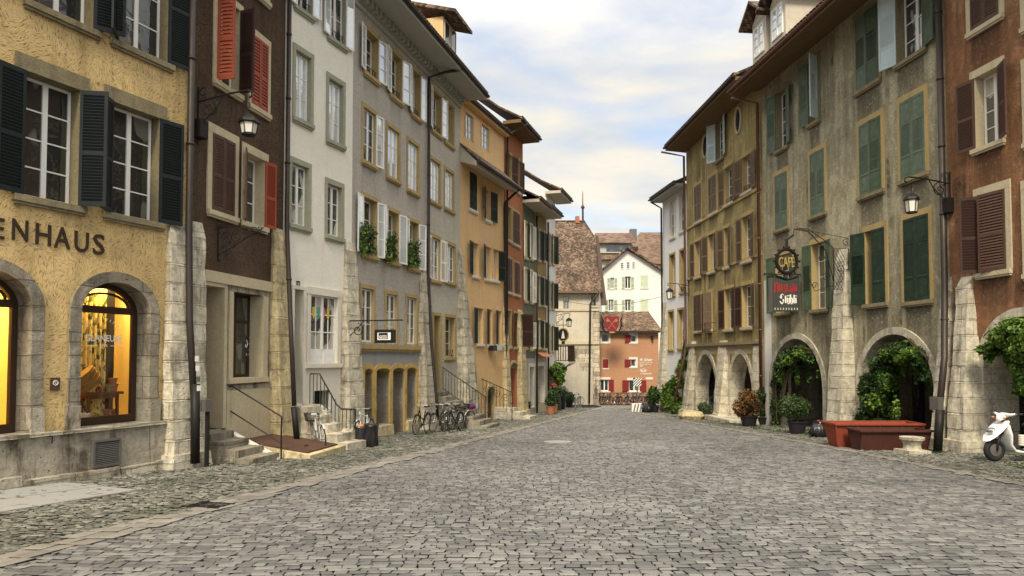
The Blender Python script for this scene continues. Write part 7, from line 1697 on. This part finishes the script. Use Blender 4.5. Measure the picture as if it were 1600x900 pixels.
# ---------------------------------------------------------------- climbing vines
def vine(b, lab, spots, n, size, mat, seed, stems=(), droop=.4, name='climbing_vine', shell=.35, k=.95, shift=-.10):
    bl = []
    for px, py, off, rx, rz in spots:
        p = b.ray3(px, py, off+shift); bl.append(((p.x, p.y, p.z), (rx*k, max(.16, rx*.6)*k, rz*k)))
    foot = b.world(b.u(stems[0][0], stems[0][1]), -.1, 0); foot.z = gz(foot.y)
    T = thing(name, lab, 'vine', foot); bl = [(tuple(Vector(c_)-foot), r) for c_, r in bl]
    foliage('foliage', bl, int(n*.6), size*1.15, mat, T, seed=seed, shell=shell, droop=droop)
    foliage('young_foliage', [(c_, (r[0]*1.15, r[1]*1.2, r[2]*1.12)) for c_, r in bl], int(n*.35), size*.7, mat, T, seed=seed+100, shell=.7, droop=droop)
    rg = random.Random(seed)
    for q in range(3):
        pts = [b.ray3(px+rg.uniform(-4, 4)*(q > 0), py+rg.uniform(-4, 4)*(q > 0), .10+.05*q)-foot for px, py in stems]; MB().tube(pts, .03-.007*q, 6).build('stem', MT['bark'], T)
    return T
vine(R2, 'dark green ivy up the left side and over the top of the left arch', [(1213,635,.1,.25,.6),(1213,600,.1,.25,.4),(1222,575,.1,.38,.4),(1238,558,.1,.5,.38),(1256,550,.1,.5,.30),(1270,560,.05,.38,.3),(1283,585,.0,.14,.22),(1246,577,.05,.3,.18),(1212,660,.1,.2,.25),(1228,605,.05,.06,.35),(1264,590,.0,.05,.3)], 8000, .085, 'leafd', 40, [(1210,660),(1212,600),(1222,560),(1245,545),(1270,550)])
vine(R2, 'lighter green young shoots hanging in front of the dark ivy of the left arch', [(1236,565,.25,.4,.2),(1256,553,.25,.4,.2),(1222,590,.25,.2,.3),(1246,588,.2,.05,.35)], 1600, .08, 'leafb', 41, [(1222,640),(1228,590),(1245,560)])
vine(R2, 'thick ivy covering left and top of the wide right arch', [(1355,655,.15,.4,.4),(1370,630,.2,.5,.45),(1370,600,.15,.5,.45),(1385,573,.15,.5,.42),(1404,552,.1,.5,.34),(1424,545,.1,.5,.30),(1442,560,.1,.4,.34),(1454,582,.05,.26,.35),(1459,604,.0,.12,.25),(1386,612,.1,.3,.45),(1396,648,.1,.14,.3),(1350,612,.1,.2,.6),(1374,660,.15,.45,.22),(1412,575,.05,.05,.3),(1432,580,.0,.04,.35),(1398,600,.1,.06,.4)], 15000, .088, 'leafd', 42, [(1355,668),(1352,620),(1362,575),(1390,545),(1420,530),(1450,560)])
vine(R2, 'yellow-green ivy shoots on the front of the ivy in the right arch', [(1372,625,.4,.35,.35),(1385,598,.4,.3,.3),(1400,640,.35,.1,.35),(1430,552,.3,.4,.2),(1360,645,.35,.2,.3),(1412,560,.3,.3,.2)], 2400, .08, 'leafb', 43, [(1372,660),(1375,620),(1385,580)])
vine(R1, 'bright green vine hanging down into the arch at the right edge', [(1550,545,.3,.38,.16),(1572,527,.3,.45,.26),(1595,512,.3,.5,.25),(1608,540,.35,.45,.4),(1598,575,.3,.25,.3),(1612,600,.3,.3,.3),(1640,530,.3,.6,.5),(1545,556,.3,.08,.2),(1577,555,.3,.10,.3),(1590,600,.3,.06,.3)], 8500, .09, 'leafb', 44, [(1660,640),(1650,560),(1620,510),(1580,505)], droop=.8)
vine(R4, 'bright climbing shrub at the foot of the cool white house', [(1050,628,.6,.6,.6),(1046,608,.5,.5,.45),(1058,598,.5,.45,.45),(1066,570,.4,.28,.45),(1070,548,.3,.15,.4),(1060,638,.8,.6,.4),(1038,622,.5,.35,.35)], 6500, .12, 'leafb', 45, [(1058,650),(1058,610),(1066,560),(1070,530)], name='climbing_shrub', shell=.4)

# ---------------------------------------------------------------- bags, bollards, barrier, sign post
def sack(px, py, lab, w, h, mat, seed, tie=None, nm='rubbish_bag', cat='bag', tall=False):
    p = gpt(px, py); T = thing(nm, lab, cat, (p.x, p.y+w*.4, gz(p.y)+.01), 0)
    prof = [(w*.30,0),(w*.42,.02),(w*.5,h*.2),(w*.48,h*.55),(w*.34,h*.8),(w*.14,h*.93),(w*.18,h*1.05),(w*.02,h*1.04)] if not tall else [(w*.40,0),(w*.44,.02),(w*.45,h*.5),(w*.44,h*.9),(w*.46,h),(w*.36,h*.97),(w*.1,h*.9)]
    MB().lathe([(max(r_*(1+.0), .001), z_) for r_, z_ in prof], n=30).rough(w*.16, 5, seed).rough(w*.12, 13, seed+5).build('bag', MT[mat], T, smooth=True)
    if tie: MB().lathe([(w*.09,0),(w*.10,.02),(w*.05,.06),(w*.02,.05)] if not tall else [(w*.3,0),(w*.34,.02),(w*.15,.05)], (0,0,h*(1.0 if not tall else .98)), 10).rough(.03, 9, seed).build('contents', MT[tie], T)
    return T
MT['bagpl'] = paint('glossy_rubbish_bag_film', (.014,.014,.016), .32, .3, .2, bump=1.0, spec=.6)
sack(1285, 684, 'black rubbish bag tied with a red string at the foot of the pale pier', .60, .48, 'bagpl', 3, 'rtext')
sack(562, 699, 'black carrier bag with a yellow top standing left of its twin', .36, .55, 'bagpl', 5, 'osad', 'carrier_bag', tall=True)
sack(577, 699, 'wide dark carrier bag standing right of the bag with the yellow top', .46, .60, 'bagpl', 6, None, 'carrier_bag', tall=True)
sack(1008, 644, 'left one of two black rubbish bags beside the striped barrier', .7, .5, 'bagpl', 7); sack(1014, 645, 'right one of two black rubbish bags beside the striped barrier', .65, .45, 'bagpl', 8)
for i, (px, pt, pb_) in enumerate(((899,619,641),(903.5,618,639),(907,618,637))):
    p = gpt(px, pb_); h = (pb_-pt)*p.y/F; o = MB().lathe([(.055,-.1),(.055,h-.03),(.04,h),(.005,h+.01)], n=12).build('bollard', MT['steel'], label=('nearest', 'middle', 'farthest')[i]+' of three slim steel bollards at the far left corner', cat='bollard', group='steel bollards'); o.location = (p.x, p.y, gz(p.y))
p = gpt(996, 644); T = thing('barrier_block', 'low white block barrier with grey diagonal stripes in the street', 'barrier', (p.x, p.y+.2, gz(p.y)), 0)
MB().hexa([(-.32,-.15,0),(.32,-.15,0),(.32,.2,0),(-.32,.2,0),(-.30,-.12,.52),(.30,-.12,.52),(.30,.16,.52),(-.30,.16,.52)]).build('block', MT['wtext'], T)
m = MB()
for i in range(3): x = -.26+.19*i; m.hexa([(x,-.155,.02),(x+.09,-.155,.02),(x+.09,-.14,.02),(x,-.14,.02),(x+.12,-.128,.5),(x+.20,-.128,.5),(x+.20,-.115,.5),(x+.12,-.115,.5)])
m.build('stripes', MT['lead'], T)
p = gpt(996, 641); T = thing('striped_sign', 'square black and white diagonally striped traffic sign on a post', 'sign', (p.x, p.y, gz(p.y)), 0)
zt = at(996, 590.5, p.y).z-gz(p.y); MB().tube([(0,.03,-.1),(0,.03,zt-.02)], .035, 8).build('post', MT['lead'], T); s = .27
P_ = MB().box(-s,s,-.02,.0,zt-2*s,zt).build('panel', MT['black'], T); m = MB()
for k in range(-2, 4):
    a = -s + k*.18; q_ = []
    for (x, z) in ((a,0),(a+.09,0),(a+.09+2*s,2*s),(a+2*s,2*s)): q_.append((x, z))
    # clip the slanted bar to the panel
    def clip(poly, f, side):
        o = []
        for i in range(len(poly)):
            A, B_ = poly[i-1], poly[i]; fa, fb = f(A), f(B_)
            if (fa >= 0) != (fb >= 0): t = fa/(fa-fb); o.append((A[0]+(B_[0]-A[0])*t, A[1]+(B_[1]-A[1])*t))
            if fb >= 0: o.append(B_)
        return o
    q_ = clip(q_, lambda P: P[0]+s, 0); q_ = clip(q_, lambda P: s-P[0], 0) if len(q_) > 2 else q_
    if len(q_) > 2: m.prism([(x, zt-2*s+z) for x, z in q_], -.024, -.021)
m.build('stripes', MT['wtext'], P_)
# flush steel ramp plates and the drain grate on the left
pa, pb, pc, pd = gpt(-60, 775), gpt(100, 755), gpt(215, 767), gpt(-60, 812)
MT['plate'] = paint('light_tread_plate', (.29,.29,.275), .55, .06, .15, bump=.4)
m = MB(); lift = .022
for A, B_, C_, D_ in ((pa, pb, gpt(160,761), gpt(-60,790)), (gpt(-60,790.8), gpt(160,761.7), pc, pd)):
    m.add([(q.x,q.y,gz(q.y)+lift) for q in (D_,C_,B_,A)] + [(q.x,q.y,gz(q.y)-.02) for q in (D_,C_,B_,A)], [(0,1,2,3),(0,4,5,1),(1,5,6,2),(3,2,6,7)])
m.build('pavement_plates', MT['plate'], kind='structure')
m = MB(); c_ = gpt(326, 792)
for i in range(8): m.box(-.30+i*.082,-.30+i*.082+.035,-.25,.25,.0,.03)
m.box(-.36,.36,-.30,-.25,0,.031); m.box(-.36,.36,.25,.30,0,.031); o = m.build('drain_grate', MT['iron'], label='black iron drain grate in the gutter strip on the left', cat='drain grate'); o.scale = (.8, .62, 1); o.location = (c_.x, c_.y, gz(c_.y)+.004); o.rotation_euler = (math.atan(-.04), 0, -.25)
# overhead cable at the end of the street
pa, pb = at(868, 468, 46.5), at(1040, 462, 44); pts = [pa.lerp(pb, t/16) - Vector((0,0,1.0*math.sin(PI*t/16)*.5)) for t in range(17)]
MB().tube(pts, .012, 4).build('overhead_cable', MT['iron'], label='thin cable sagging across the far end of the street', cat='cable')
# weeds along the walls
def weeds(name, pts, n, size, seed, lab):
    rg = np.random.default_rng(seed); bl = []
    for (x, y, r) in pts: bl.append(((x, y, gz(y)+.03), (r, r*.5, .05)))
    foliage(name, bl, n, size, 'leafbox', None, seed=seed, shell=.1, kind='stuff', label=lab, cat='weeds')
W_ = []
for i in range(90):
    y = random.uniform(12, 36); x = FR(y) - random.uniform(.9, 2.9)**1.0 + .3; W_.append((x, y, random.uniform(.08, .28)))
for i in range(40):
    y = random.uniform(13, 34); W_.append((FL(y)+random.uniform(.4, 1.6), y, random.uniform(.05, .2)))
weeds('weeds', W_, 3600, .035, 77, 'small weeds and moss in the joints of the pavement')

p = gpt(872, 691); m = MB().lathe([(.02,.0),(.42,.0),(.42,.024),(.36,.026),(.02,.022)], n=28); o = m.build('manhole_cover', MT['plate'], label='pale round manhole cover in the middle of the cobbled street', cat='manhole cover'); o.location = (p.x, p.y, gz(p.y)-.002); o.rotation_euler = (math.atan(-.04), 0, 0)
